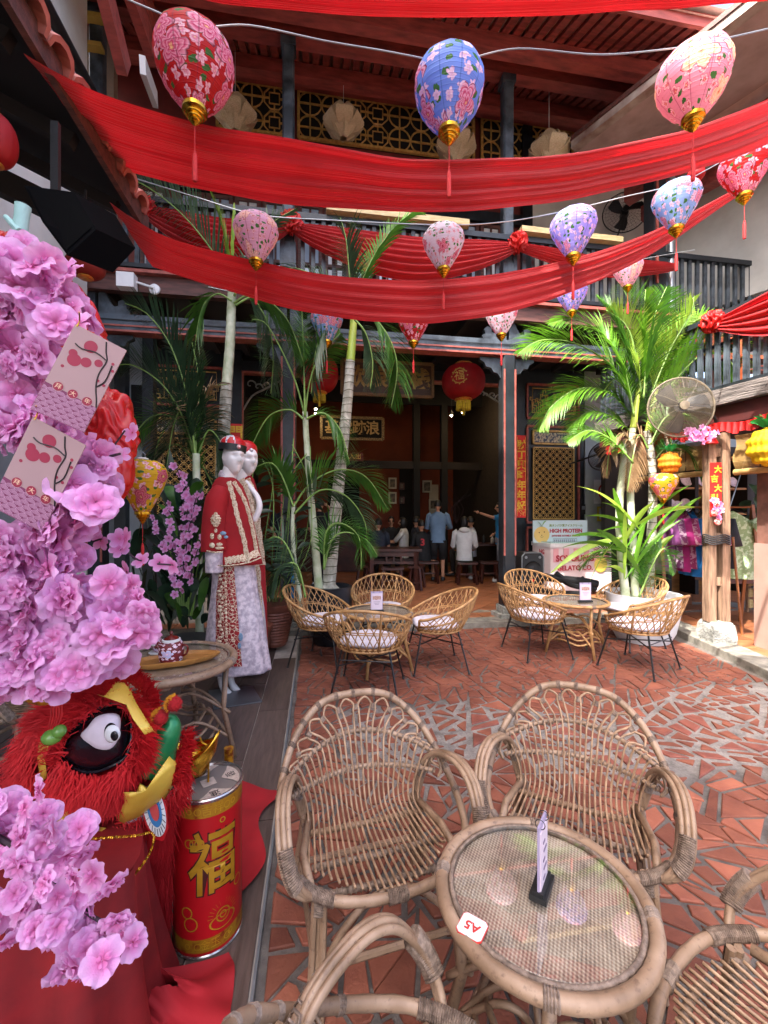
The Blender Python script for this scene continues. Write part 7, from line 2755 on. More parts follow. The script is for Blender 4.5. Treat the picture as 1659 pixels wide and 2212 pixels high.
# ------------------------------------------------------------------ mannequins
m_mann = M_('white_mannequin_gloss', '#e2dddb', '#d6d0ce', 3, 0.35)
def head_mesh(c, face, s=1.0, skin=None, parent=None, name='head', feat=True, pitch=0.0):
 # an egg-shaped head with brow, nose, mouth, chin, eye hollows and ears; face = direction it looks
 f = V(face).normalized()
 rx = V((f.y, -f.x, 0)).normalized()
 up = rx.cross(f).normalized() if False else V((0, 0, 1))
 f2 = (f + V((0, 0, pitch))).normalized()
 mb = MB()
 def g(x, z, x0, z0, sx, sz):
  return math.exp(-((x - x0) / sx) ** 2 - ((z - z0) / sz) ** 2)
 def fn(a, b):
  th, fi = a * 2 * PI, b * PI
  x, y, z = math.sin(th) * math.sin(fi), math.cos(th) * math.sin(fi), -math.cos(fi)
  X, Y, Z = x * .067, y * .092, z * .122
  if z < 0:
   X *= 1 - .34 * z * z
   Y *= (1 - .10 * z * z) if y > 0 else (1 - .35 * z * z)
  if y > 0:
   Y += .030 * g(X, Z, 0, -.022, .011, .018) + .012 * g(X, Z, 0, .0, .009, .022)
   Y -= .019 * (g(X, Z, .030, .008, .016, .012) + g(X, Z, -.030, .008, .016, .012))
   Y += .010 * g(X, Z, 0, .030, .05, .012)
   Y += .008 * g(X, Z, 0, -.052, .020, .006) + .008 * g(X, Z, 0, -.064, .018, .006) - .010 * g(X, Z, 0, -.058, .022, .004)
   Y += .010 * g(X, Z, 0, -.090, .020, .014)
  if abs(y) < .5:
   X += (.010 if X > 0 else -.010) * g(Y, Z, -.008, .0, .010, .024)
  return V(c) + rx * X * s + f2 * Y * s + V((0, 0, Z * s))
 mb.grid(fn, 56, 40)
 return part(name, mb, skin or m_mann, parent, 'all')
def rings(mb, rows, d, n=40, folds=0.0, nf=9, seed=0, dep=.55, cap=True):
 # rows: (v, uleft, uright) -> elliptical rings at depth d; dep = front-back size against width
 r = random.Random(seed)
 ph = r.uniform(0, 6)
 base = len(mb.v)
 rw = []
 for i in range(len(rows) - 1):
  for j in range(4):
   t = j / 4
   rw.append([a + (b - a) * t for a, b in zip(rows[i], rows[i + 1])])
 rw.append(rows[-1])
 vs = []
 for i, row in enumerate(rw):
  v, ul, ur = row[:3]
  dd = d + (row[3] if len(row) > 3 else 0)
  c = P((ul + ur) / 2, v, dd)
  rx = (ur - ul) / 2 / 930 * dd
  for k_ in range(n):
   a = 2 * PI * k_ / n
   f = 1 + folds * (i / len(rw)) * math.sin(nf * a + ph + .6 * math.sin(3 * a)) + folds * .4 * math.sin(2.3 * a + i * .3)
   vs.append(c + RGT * math.cos(a) * rx * f + FWD * math.sin(a) * rx * dep * f)
 m = len(rw)
 fs = [(i * n + k_, i * n + (k_ + 1) % n, (i + 1) * n + (k_ + 1) % n, (i + 1) * n + k_) for i in range(m - 1) for k_ in range(n)]
 if cap:
  fs += [tuple(range(n)), tuple((m - 1) * n + k_ for k_ in range(n))]
 mb.add(vs, fs)
 return mb
m_robe = M_('silver_pink_brocade', '#cbbcc2', '#9f929c', 26, .4, .35, 60, contrast=(.4, .6))
m_velv = M_('crimson_velvet_robe', '#a00a14', '#7a0610', 3, .85, .1, 60, sheen=.5)
k = NT('silver_gold_embroidery')
vc = k.coord('Object', (1, 1, 1))
vo = k.n('TexVoronoi', feature='DISTANCE_TO_EDGE')
k.t.links.new(vc, vo.inputs['Vector'])
vo.inputs['Scale'].default_value = 34
n1 = k.noise(vc, 30, 4, .6, 1.2)
thr = k.math('MULTIPLY_ADD', n1, .16, k.math('MULTIPLY', vo.outputs[0], -1.0))
m1 = k.ramp(thr, [(.0, (0, 0, 0, 1)), (.03, (1, 1, 1, 1))])
cb = k.ramp(k.noise(vc, 90, 3), [(.35, H('#8f6f52')), (.6, H('#d8c6ae'))])
k.put(k.b.inputs['Base Color'], k.mix(m1, H('#8c0a12'), cb))
k.b.inputs['Roughness'].default_value = .5
k.bump(m1, .8, .004)
m_emb = k.m
m_lace = M_('pale_gold_lace', '#d9c7ab', '#9a6a4a', 90, .5, .8, 120, contrast=(.35, .55))
m_sky = M_('pale_blue_embroidery', '#7f9cb4', '#556f88', 60, .5, .6, 100)
def strip(parent, name, pts, wd, mat, d, n=8, off=.004, face=None):
 # a raised trim band following pixel path pts on a front surface at depths given
 q = spline([P(a, b, c) for a, b, c in pts], 8)
 mb = MB()
 vs = []
 for i, p in enumerate(q):
  T = (q[min(i + 1, len(q) - 1)] - q[max(i - 1, 0)]).normalized()
  s_ = T.cross(FWD).normalized() * wd / 2
  sc_ = 1 + .18 * math.sin(i * 1.9)
  vs += [p - s_ * sc_, p - FWD * off, p + s_ * sc_]
 fs = []
 for i in range(len(q) - 1):
  b = i * 3
  fs += [(b, b + 1, b + 4, b + 3), (b + 1, b + 2, b + 5, b + 4)]
 mb.add(vs, fs)
 return part(name, mb, mat, parent, 'all')
def blobpatch(parent, name, items, mat, r=.9):
 mb = MB()
 for (u, v, d, w_, h_) in items:
  s_ = d / 930
  mb.ball(P(u, v, d), 1.0, 10, 6, (w_ * s_ / 2, w_ * s_ * .14, h_ * s_ / 2), Matrix.Rotation(-YAW, 3, 'Z'))
 return part(name, mb, mat, parent, True)
D1 = 3.55
man = thing('mannequin', 'white mannequin in a crimson velvet jacket and embroidered robe with a black banded cap', 'mannequin', Pz(498, 1500, .03), 'mannequins in wedding robes')
fdir = (-FWD * .72 + RGT * .70).normalized()
head_mesh(P(504, 990, D1), fdir, 1.20, m_mann, man)
mb = MB()
mb.tube(spline([P(500, 1012, D1 + .01), P(493, 1030, D1 + .015), P(486, 1052, D1 + .01), P(484, 1075, D1)], 5), [.062 - .0 * i + .0015 * max(0, i - 6) for i in range(16)], 18)
part('neck', mb, m_mann, man, 'all')
# cap
hatc = P(501, 968, D1) + fdir * .012
mb = MB()
mb.lathe([(.104, 0), (.106, .02), (.098, .052), (.072, .080), (.038, .096), (.001, .102)], 24, Matrix.Translation(hatc) @ Matrix.Rotation(-YAW, 4, 'Z') @ Matrix.Rotation(R(6), 4, 'Y'), cap=False)
cap = part('cap', mb, M_('cap_red_satin', '#c0121a', '#9a0c14', 5, .4, .1), man, True)
mb = MB()
mb.lathe([(.1095, -.030), (.1105, .024)], 28, Matrix.Translation(hatc) @ Matrix.Rotation(R(6), 4, 'Y'), cap=False)
part('cap_band', mb, m_blk, man, True)
mb = MB()
for a in range(8):
 pass
mb.lathe([(.1068, .022), (.0995, .053), (.0735, .082), (.039, .098)], 9, Matrix.Translation(hatc) @ Matrix.Rotation(R(172), 4, 'Z'), cap=False)
mb.f = [f for i, f in enumerate(mb.f) if i % 9 in (0, 1, 2)]
mb.m = mb.m[:len(mb.f)]
mb.uv = mb.uv[:len(mb.f)]
part('cap_brocade_panel', mb, M_('white_blue_brocade', '#c9c9cc', '#6f86a0', 70, .5, .2, contrast=(.38, .5)), man, True)
mb = MB()
mb.ball(hatc + fdir * .112 + V((0, 0, -.002)) + RGT * .0, .017, 12, 8)
part('cap_button', mb, M_('red_gem', '#c4202a', '#e3d8d8', 60, .2), man, True)
# robe, jacket, sleeve
mb = MB()
rings(mb, [(1200, 463, 548), (1280, 458, 556), (1370, 447, 571), (1425, 441, 582), (1446, 440, 585)], D1 + .02, 48, .05, 8, 1, .62)
part('robe_skirt', mb, m_robe, man, 'all')
def dpt(u, lo, hi, d, dep=.62):
 # depth of the near surface of a ring between lo..hi
 x = (u - (lo + hi) / 2) / ((hi - lo) / 2)
 return d - (hi - lo) / 2 / 930 * d * dep * math.sqrt(max(0, 1 - x * x))
mb = MB()
def pan(s, t):
 v = 1222 + 218 * t
 lo, hi = 463 - 23 * t, 548 + 38 * t
 ul, ur = 470 - 12 * t, 505 + 18 * t
 u = ul + (ur - ul) * s
 return P(u, v, dpt(u, lo, hi, D1 + .02) - .016 - .008 * math.sin(PI * s))
mb.grid(pan, 14, 30)
part('embroidered_panel', mb, m_emb, man, 'all')
items = []
rr = random.Random(9)
for i in range(26):
 t = .02 + .96 * i / 25
 v = 1222 + 218 * t
 uc = 487 + 3 * t
 w_ = 7 + 14 * abs(math.sin(i * .75)) + 4 * t
 for s_ in (-1, 1):
  items.append((uc + s_ * w_ * .62, v, dpt(uc, 463 - 23 * t, 548 + 38 * t, D1 + .02) - .026, w_ * .42, 6))
 items.append((uc, v + 6, dpt(uc, 463 - 23 * t, 548 + 38 * t, D1 + .02) - .028, 6, 6))
 if i % 3 == 0:
  items.append((uc + 16 + 6 * t, v, dpt(uc, 463 - 23 * t, 548 + 38 * t, D1 + .02) - .012, 7, 14))
blobpatch(man, 'silver_flower_embroidery', items, m_lace)
blobpatch(man, 'blue_flower_embroidery', [(520, 1376, D1 - .22, 10, 18), (517, 1395, D1 - .22, 8, 14), (462, 1430, D1 - .18, 7, 16)], m_sky)
mb = MB()
rings(mb, [(1030, 474, 502), (1036, 466, 512), (1050, 458, 524), (1080, 456, 536), (1130, 454, 548), (1190, 450, 560), (1218, 448, 566)], D1 - .01, 44, .02, 7, 3, .60)
part('jacket', mb, m_velv, man, 'all')
mb = MB()
q = spline(PP([(478, 1050), (466, 1095), (462, 1150), (463, 1190)], D1 - .12), 6)
mb.tube(q, [.035, .055, .068, .078, .088, .088, .088, .09, .091, .092, .093, .094, .095, .096, .097, .098, .099, .10, .10][:len(q)], 20)
part('sleeve', mb, m_velv, man, 'all')
mb = MB()
q = spline(PP([(463, 1188), (463, 1215), (463, 1236)], D1 - .14), 4)
mb.tube(q, .068, 18)
part('cuff', mb, m_robe, man, 'all')
sl = D1 - .24
blobpatch(man, 'silver_flower_embroidery', [(466, 1110 + 5 * i, sl + .002 * i, w_, 8) for i, w_ in enumerate((8, 18, 24, 24, 20, 12))] + [(466, 1146, sl, 7, 10), (458, 1158, sl, 9, 14), (474, 1160, sl, 9, 12), (458, 1178, sl, 12, 12), (474, 1176, sl, 14, 8), (474, 1184, sl, 20, 7), (450, 1168, sl + .03, 8, 22)], m_lace)
blobpatch(man, 'blue_flower_embroidery', [(482, 1152, sl + .02, 14, 9), (488, 1160, sl + .03, 10, 7)], m_sky)
strip(man, 'hem_braid', [(446, 1190, sl + .02), (463, 1193, sl - .005), (482, 1192, sl + .02)], .012, m_lace, 0)
strip(man, 'front_braid', [(494, 1040, 3.38), (504, 1075, 3.36), (514, 1120, 3.35), (528, 1170, 3.36), (534, 1215, 3.38)], .036, m_lace, 0)
strip(man, 'front_braid', [(505, 1040, 3.40), (530, 1085, 3.40), (545, 1140, 3.44), (556, 1200, 3.48)], .030, m_lace, 0)
strip(man, 'hem_lace', [(486, 1212, 3.33), (508, 1208, 3.34), (530, 1204, 3.37), (560, 1193, 3.47)], .055, m_lace, 0)
strip(man, 'hem_braid', [(449, 1218, 3.46), (480, 1222, 3.33), (510, 1220, 3.32), (540, 1214, 3.38), (564, 1204, 3.50)], .010, m_lace, 0)
mb = MB()
rings(mb, [(1016, 476, 500), (1026, 472, 506), (1038, 474, 506)], D1 + .005, 24, .02, 5, 2, .8, cap=False)
part('collar', mb, m_robe, man, 'all')
# feet, stand
for (pts, rs_) in (([(478, 1460), (480, 1478), (488, 1494), (498, 1502), (506, 1505)], [.030, .026, .024, .024, .018]), ([(497, 1458), (500, 1474), (506, 1486), (514, 1492), (520, 1494)], [.028, .024, .022, .022, .016])):
 mb = MB()
 q = spline(PP(pts, D1 + (.0 if rs_[0] == .03 else .06)), 4)
 mb.tube(q, [rs_[0] + (rs_[-1] - rs_[0]) * i / len(q) + .008 * math.exp(-((i - 9) / 3) ** 2) for i in range(len(q))], 12)
 mb.ball(q[-1], rs_[-1], 10, 6)
 part('foot', mb, m_mann, man, 'all')
ca = [Pz(450, 1491, .036), Pz(545, 1481, .036), Pz(566, 1514, .036), Pz(462, 1530, .036)]
mb = MB()
mb.add(ca + [p - V((0, 0, .010)) for p in ca], [(3, 2, 1, 0), (4, 5, 6, 7), (0, 1, 5, 4), (1, 2, 6, 5), (2, 3, 7, 6), (3, 0, 4, 7)])
part('stand_plate', mb, M_('brushed_steel', '#8b8f94', '#7b7f84', 5, .35, metal=.8), man)
mb = MB()
a = Pz(482, 1517, .04)
mb.tube([a, a + V((0, 0, .26))], .009, 10)
mb.lathe([(.028, .0), (.02, .012), (.009, .018)], 14, Matrix.Translation(a))
part('stand_pole', mb, MATS['brushed_steel'], man, True)
D2 = 3.98
man2 = thing('mannequin', 'second mannequin behind, red cap and gold embroidered red robe, hand raised to the collar', 'mannequin', Pz(545, 1478, .03), 'mannequins in wedding robes')
head_mesh(P(534, 994, D2), fdir, 1.28, m_mann, man2)
mb = MB()
mb.tube(spline([P(528, 1015, D2), P(524, 1035, D2), P(520, 1060, D2)], 5), .062, 16)
part('neck', mb, m_mann, man2, 'all')
hc2 = P(531, 975, D2)
mb = MB()
mb.lathe([(.101, -.035), (.106, .01), (.098, .05), (.070, .082), (.035, .098), (.001, .103)], 24, Matrix.Translation(hc2), cap=False)
part('cap', mb, M_('cap_red_satin', '#c0121a'), man2, True)
mb = MB()
mb.ball(hc2 + fdir * .108, .018, 12, 8)
part('cap_button', mb, M_('dark_gem', '#2c2440', '#d8cfd8', 60, .2), man2, True)
mb = MB()
rings(mb, [(1022, 515, 538), (1035, 505, 548), (1060, 500, 556), (1120, 505, 560), (1200, 500, 572), (1300, 500, 576), (1400, 500, 578), (1440, 498, 580)], D2, 40, .03, 7, 5, .6)
part('robe', mb, m_velv, man2, 'all')
for pts, wd in (([(520, 1035, 3.78), (536, 1070, 3.77), (545, 1120, 3.78), (552, 1200, 3.80), (560, 1300, 3.82), (564, 1400, 3.84)], .06), ([(534, 1034, 3.80), (550, 1075, 3.82), (558, 1140, 3.85), (568, 1220, 3.88)], .05), ([(505, 1036, 3.82), (520, 1100, 3.76)], .03)):
 strip(man2, 'gold_lace', pts, wd, m_lace, 0)
mb = MB()
q = spline(PP([(548, 1125), (560, 1098), (556, 1075), (540, 1052), (530, 1040)], D2 - .18), 6)
mb.tube(q, [.030 - .010 * i / len(q) for i in range(len(q))], 12)
part('arm', mb, m_mann, man2, 'all')
mb = MB()
for i in range(4):
 a = P(531 - i * 1.0, 1043 + 3.2 * i, D2 - .19)
 mb.tube(spline([a, a - RGT * .03 + V((0, 0, .024)), a - RGT * .055 + V((0, 0, .030 + .004 * i))], 3), [.0085, .008, .0078, .0072, .0068, .006, .005], 7)
a = P(533, 1052, D2 - .2)
mb.tube([a, a - RGT * .02 - V((0, 0, .012)), a - RGT * .038 - V((0, 0, .010))], [.0095, .008, .006], 7)
part('fingers', mb, m_mann, man2, True)
mb = MB()
mb.add([P(558, 1300, 3.86), P(574, 1395, 3.80), P(583, 1425, 3.84), P(577, 1430, 4.0), P(562, 1300, 4.0)], [(0, 1, 2, 3, 4)])
c2 = MB()
c2.grid(lambda s, t: P(552 + 26 * t + (10 - 6 * t) * s, 1215 + 212 * t, 3.80 + .16 * s + .02 * math.sin(9 * t)), 8, 24)
part('white_panel', c2, M_('white_satin', '#d5d0d2', '#bfb9bc', 3, .5), man2, 'all')
ORD = ['first', 'second', 'third', 'fourth', 'fifth', 'sixth', 'seventh', 'eighth', 'ninth']
# ------------------------------------------------------------------ people in the hall
SK = M_('skin_light', '#c08f72', '#ad7c60', 4, .55)
HAIR = M_('black_hair', '#15120f', '#0b0908', 60, .5, .4, 90)
def skin_obj(name, verts, edges, mat, parent, root=0, sub=1):
 off = OFF[parent]
 me = bpy.data.meshes.new(name)
 me.from_pydata([tuple(V(p) - off) for p, r in verts], edges, [])
 me.materials.append(mat)
 o = bpy.data.objects.new(name, me)
 COL.objects.link(o)
 o.parent = parent
 OFF[o] = off
 m = o.modifiers.new('skin', 'SKIN')
 m.use_smooth_shade = True
 m.branch_smoothing = .6
 sv = me.skin_vertices[0].data
 for i, (p, r) in enumerate(verts):
  sv[i].radius = r if isinstance(r, tuple) else (r, r)
  sv[i].use_root = (i == root)
 s = o.modifiers.new('sub', 'SUBSURF')
 s.levels = sub
 s.render_levels = sub
 dg = bpy.context.evaluated_depsgraph_get()
 m2 = bpy.data.meshes.new_from_object(o.evaluated_get(dg))
 o.modifiers.clear()
 o.data = m2
 m2.name = name
 m2.shade_smooth()
 return o
def person(label, u, v, d, yaw, pose='sit', shirt='#3a4656', pants='#2a2c30', hair=True, floor=.07, s=1.0, armL=None, armR=None, seat=.46, lean=.0, shorts=False, bald=False, long_hair=False, sleeve=.5, shoes='#17181a', hood=False, look=0.0, skin=None):
 base = P(u, v, d)
 base.z = floor
 o = thing('person', label, 'person', base, 'people in the hall')
 skin = skin or SK
 cy, sy = math.cos(yaw), math.sin(yaw)
 def L(x, y, z):
  # x right, y forward of the person
  return base + (RGT * (x * cy + y * sy) + FWD * (-x * sy + y * cy)) * s + V((0, 0, z * s))
 hz = .93 if pose == 'stand' else seat + .07
 dy = lean
 pel = L(0, 0, hz)
 st = L(0, dy * .5, hz + .25)
 ch = L(0, dy * .9, hz + .44)
 nk = L(0, dy * 1.05, hz + .555)
 hdc = L(0, dy * 1.15 + .02, hz + .70)
 if pose == 'stand':
  legs = []
  for sx in (-1, 1):
   legs.append([L(sx * .09, 0, hz - .05), L(sx * .10, .02, hz - .47), L(sx * .105, -.01, .09), L(sx * .12, .12, .035)])
 else:
  legs = []
  for sx in (-1, 1):
   legs.append([L(sx * .09, .02, hz - .02), L(sx * .13, .42, hz - .0), L(sx * .14, .40, .10), L(sx * .14, .53, .035)])
 arms = []
 for sx, tgt in ((-1, armL), (1, armR)):
  sh = L(sx * .185, dy * .92, hz + .48)
  if tgt is None:
   el = L(sx * .24, dy * .6 + .02, hz + .20)
   ha = L(sx * .20, dy * .5 + .22, hz + .12) if pose == 'sit' else L(sx * .20, .14, hz + .12)
  else:
   el, ha = L(*tgt[0]), L(*tgt[1])
  arms.append([sh, el, ha])
 vs = [(pel, .105 * s), (st, .10 * s), (ch, .115 * s), (nk, .048 * s), (L(0, dy * 1.1, hz + .62), .045 * s)]
 es = [(0, 1), (1, 2), (2, 3), (3, 4)]
 for lg in legs:
  b = len(vs)
  vs += [(lg[0], .082 * s), (lg[1], .055 * s), (lg[2], .034 * s), (lg[3], .034 * s)]
  es += [(0, b), (b, b + 1), (b + 1, b + 2), (b + 2, b + 3)]
 for am in arms:
  b = len(vs)
  vs += [(am[0], .050 * s), (am[1], .036 * s), (am[2], .025 * s)]
  es += [(2, b), (b, b + 1), (b + 1, b + 2)]
 skin_obj('body', vs, es, skin, o)
 fd = (L(0, 1, 0) - L(0, 0, 0)).normalized()
 fd = Matrix.Rotation(look, 3, 'Z') @ fd
 head_mesh(hdc, fd, .95 * s, skin, o)
 if not bald:
  mb = MB()
  def hr(a, b):
   th, fi = a * 2 * PI, b * PI
   x, y, z = math.sin(th) * math.sin(fi), math.cos(th) * math.sin(fi), -math.cos(fi)
   k_ = 1.09 + .05 * mnoise.noise(V((x, y, z)) * 5)
   if y > .35 and z < .55:
    k_ = .90
   if z < -.15:
    k_ = .86 if not long_hair else (1.1 if y < .3 else .86)
   zz = z * (1.35 if (long_hair and z < 0) else 1.0)
   rxv = V((fd.y, -fd.x, 0))
   return hdc + (rxv * x * .076 + fd * y * .096 + V((0, 0, zz * .118 + .006))) * k_ * s * .97
  mb.grid(hr, 30, 22)
  part('hair', mb, HAIR, o, 'all')
 ms = M_('shirt_' + shirt.strip('#'), shirt, None, 6, .8, .15, 20)
 mb = MB()
 rg = [(-.10, .170, .125), (.04, .160, .118), (.20, .165, .115), (.36, .192, .120), (.45, .205, .112), (.505, .17, .095), (.545, .085, .075), (.565, .070, .065)]
 rg = [tuple(p) for p in spline(rg, 3)]
 n = 28
 vs = []
 for (h, rx, ry) in rg:
  q = max(0, h) / .55
  for k_ in range(n):
   a = 2 * PI * k_ / n
   wob = 1 + .035 * mnoise.noise(V((math.cos(a) * 2 + h * 9, math.sin(a) * 2, u * .1)))
   vs.append(L(math.cos(a) * rx * wob, dy * q + math.sin(a) * ry * wob, hz + h))
 mb.add(vs, [(i * n + k_, i * n + (k_ + 1) % n, (i + 1) * n + (k_ + 1) % n, (i + 1) * n + k_) for i in range(len(rg) - 1) for k_ in range(n)])
 for am in arms:
  pts = [am[0] + V((0, 0, .03)) + (ch - am[0]) * .25, am[0] + V((0, 0, .0)), am[0].lerp(am[1], min(1, sleeve * 1.6))]
  rs_ = [.070, .068, .054]
  if sleeve > .7:
   pts.append(am[1].lerp(am[2], (sleeve - .7) / .3 * .85))
   rs_.append(.042)
  mb.tube(pts, [r_ * s for r_ in rs_], 12)
 part('shirt', mb, ms, o, 'all')
 mp = M_('trousers_' + pants.strip('#'), pants, None, 6, .85, .15, 20)
 vs = [(L(0, 0, hz + .02), .122 * s)]
 es = []
 for lg in legs:
  b = len(vs)
  kk_ = lg[1]
  if shorts:
   vs += [(lg[0], .095 * s), (lg[0].lerp(lg[1], .85), .088 * s)]
   es += [(0, b), (b, b + 1)]
  else:
   vs += [(lg[0], .092 * s), (kk_, .068 * s), (kk_.lerp(lg[2], .9), .052 * s)]
   es += [(0, b), (b, b + 1), (b + 1, b + 2)]
 mb = MB()
 c0 = L(0, .01, hz - .02)
 mb.ball(c0, .165 * s, 16, 8, (1.0, .78, .85), Matrix.Rotation(-YAW - yaw, 3, 'Z'))
 for e0_, e1_ in es:
  if e0_ == 0:
   continue
  mb.tube([vs[e0_][0], vs[e1_][0]], [vs[e0_][1] * 1.02, vs[e1_][1]], 12)
  mb.ball(vs[e1_][0], vs[e1_][1], 10, 6)
 part('shorts' if shorts else 'trousers', mb, mp, o, 'all')
 msh = M_('shoe_' + shoes.strip('#'), shoes, None, 6, .5)
 for lg in legs:
  mb = MB()
  a = V((lg[2].x, lg[2].y, floor + .045 * s))
  b = V((lg[3].x, lg[3].y, floor + .035 * s))
  f_ = (b - a).normalized()
  mb.tube(spline([a - f_ * .04, a, a.lerp(b, .6), b + f_ * .06], 3), [.03, .042, .046, .046, .046, .045, .044, .04, .034, .022], 10)
  part('shoe', mb, msh, o, True)
 for am in arms:
  # hands: palm and five bent fingers
  dv = (am[2] - am[1]).normalized()
  sd_ = dv.cross(V((0, 0, 1)))
  sd_ = sd_.normalized() if sd_.length > .1 else RGT
  mb = MB()
  w0 = am[2]
  mb.ball(w0 + dv * .035, .034, 8, 6, (1, 1, 1))
  for i in range(4):
   r0 = w0 + dv * .055 + sd_ * (.024 - .016 * i)
   l_ = [.062, .072, .068, .052][i]
   mb.tube([r0, r0 + dv * l_ * .55, r0 + dv * l_ * .9 - V((0, 0, .012))], [.0095, .0085, .006], 5)
  r0 = w0 + dv * .02 + sd_ * .03
  mb.tube([r0, r0 + dv * .03 + sd_ * .022, r0 + dv * .055 + sd_ * .026], [.011, .009, .006], 5)
  part('hand', mb, skin, o, True)
 if hood:
  mb = MB()
  mb.ball(L(0, dy * 1.0 - .09, hz + .54), .11 * s, 14, 8, (1.1, .8, .55))
  part('hood', mb, ms, o, True)
 return o
def px(u, d):
 return W((u - 829.5) / 930 * d, d, .07)
person('man standing with his back turned in a light blue denim shirt and black shorts', 946, 1245, 9.35, R(8), 'stand', '#6f8ca8', '#141518', s=1.0, shorts=True, sleeve=.98, look=R(-20), armL=((-.25, .03, 1.15), (-.10, .22, 1.12)), armR=((.27, .02, 1.15), (.20, .24, 1.14)))
person('seated person in a white hooded jacket, back turned, on a stool beside the standing man', 1003, 1250, 9.1, R(10), 'sit', '#d6d8d8', '#5a5f50', seat=.50, sleeve=.98, long_hair=True, hood=True, shoes='#d0d0d0', look=R(10), lean=.05)
person('boy seated in a black sports jersey with red number, beside the standing man', 915, 1250, 9.3, R(-15), 'sit', '#121316', '#17181b', seat=.48, sleeve=.9, look=R(25), lean=.12, s=.96)
person('woman with dark hair in a loose white blouse seated facing left', 872, 1250, 9.9, R(-80), 'sit', '#cfccc2', '#26272a', seat=.48, sleeve=.55, look=R(0), long_hair=True, armL=((-.18, .20, .80), (-.10, .42, .82)), armR=((.18, .2, .8), (.05, .45, .82)))
person('man in a dark shirt seated with his back turned, left of the table', 815, 1252, 9.2, R(15), 'sit', '#232a38', '#1c1d20', seat=.46, sleeve=.5, lean=.06)
person('person in black seated in the dark behind the wooden table', 845, 1240, 10.6, R(180), 'sit', '#15161a', '#15161a', seat=.5)
person('man in dark grey turned right, behind the boy in the jersey', 898, 1245, 10.2, R(80), 'sit', '#2a2f3c', '#1c1d20', seat=.5, bald=False)
person('young man with glasses in a pale lilac shirt seated facing left', 1018, 1245, 10.0, R(-70), 'sit', '#b8b6c4', '#26272a', seat=.5, sleeve=.5)
bl = person('man in a bright blue shirt pointing, half hidden by the middle post', 1082, 1240, 9.2, R(-75), 'stand', '#1f7fb8', '#6f7078', sleeve=.5, s=.97, armL=((-.24, .18, 1.42), (-.20, .46, 1.52)), shoes='#c8c8c8', look=R(10))
person('person in black standing among the palm trunks on the left of the hall', 690, 1262, 8.6, R(20), 'stand', '#131417', '#141518', sleeve=.5, armR=((.26, .1, 1.5), (.10, .12, 1.62)), shoes='#d8d8d8')
person('dark clad person behind the tall shrubs with an arm at the counter', 612, 1255, 8.8, R(160), 'stand', '#1c1e26', '#141518')
# jersey number and glasses
j = [o for o in bpy.data.objects if o.get('label', '').startswith('boy seated')][0]
text('3', .20, M_('jersey_red', '#b01824', '#b01824', 3, .6), j, P(913, 1172, 9.3 - .20), RGT, V((0, 0, 1)), .004, bold=.006)
# ------------------------------------------------------------------ hall furniture
m_dw = M_('dark_red_brown_furniture', '#4e2419', '#2f1510', 5, .4, .15, 30, stretch=(1, 6, 1))
def stool(label, u, v, d, h=.46, w_=.42, rot=0.0, dep=.26):
 b = P(u, v, d)
 b.z = .065
 o = thing('wooden_stool', label, 'stool', b, 'wooden stools in the hall')
 Rm = Matrix.Rotation(rot - YAW, 3, 'Z')
 def q(x, y, z):
  return b + Rm @ V((x, y, 0)) + V((0, 0, z))
 mb = MB()
 vs, n = [], 8
 mb.grid(lambda s, t: q((s - .5) * w_, (t - .5) * dep, h - .018 * math.sin(PI * s)), 8, 2)
 mb.grid(lambda s, t: q((s - .5) * w_, (.5 - t) * dep, h - .045 - .010 * math.sin(PI * s)), 8, 2)
 for (s0, s1, t0, t1) in ((0, 1, 0, 0), (0, 1, 1, 1)):
  mb.grid(lambda s, t: q((s - .5) * w_ * (1 if t0 else -1), (t0 - .5) * dep, h - .045 - .010 * math.sin(PI * s) + (.045 - .008 * math.sin(PI * s)) * t), 8, 1)
 for sx in (-1, 1):
  mb.add([q(sx * w_ / 2, -dep / 2, h - .045), q(sx * w_ / 2, dep / 2, h - .045), q(sx * w_ / 2, dep / 2, h), q(sx * w_ / 2, -dep / 2, h)], [(0, 1, 2, 3)])
 part('seat', mb, m_dw, o)
 for sx in (-1, 1):
  for sy in (-1, 1):
   mb = MB()
   mb.bar(q(sx * w_ * .36, sy * dep * .30, h - .04), q(sx * w_ * .47, sy * dep * .48, 0), .042, .042)
   part('leg', mb, m_dw, o)
  mb = MB()
  mb.bar(q(sx * w_ * .43, -dep * .40, .14), q(sx * w_ * .43, dep * .40, .14), .03, .03)
  part('stretcher', mb, m_dw, o)
 mb = MB()
 mb.bar(q(-w_ * .42, 0, .20), q(w_ * .42, 0, .20), .03, .03)
 part('stretcher', mb, m_dw, o)
 return o
tb = P(850, 1262, 8.5)
tb.z = .065
o = thing('wooden_table', 'dark red-brown wooden table with four legs at the hall entrance', 'table', tb)
Rm = Matrix.Rotation(-YAW, 3, 'Z')
def tq(x, y, z):
 return tb + Rm @ V((x, y, 0)) + V((0, 0, z))
mb = MB()
mb.box(tq(0, 0, .76), (1.06, .70, .045), -YAW)
part('tabletop', mb, m_dw, o)
mb = MB()
for y in (-.28, .28):
 mb.bar(tq(-.44, y, .68), tq(.44, y, .68), .03, .08)
for x in (-.44, .44):
 mb.bar(tq(x, -.28, .68), tq(x, .28, .68), .03, .08)
part('apron', mb, m_dw, o)
for x in (-.42, .42):
 for y in (-.27, .27):
  mb = MB()
  mb.bar(tq(x, y, .74), tq(x * 1.08, y * 1.05, 0), .075, .075)
  part('leg', mb, m_dw, o)
for y in (-.27, .27):
 mb = MB()
 mb.bar(tq(-.42, y, .52), tq(.42, y, .52), .035, .05)
 part('stretcher', mb, m_dw, o)
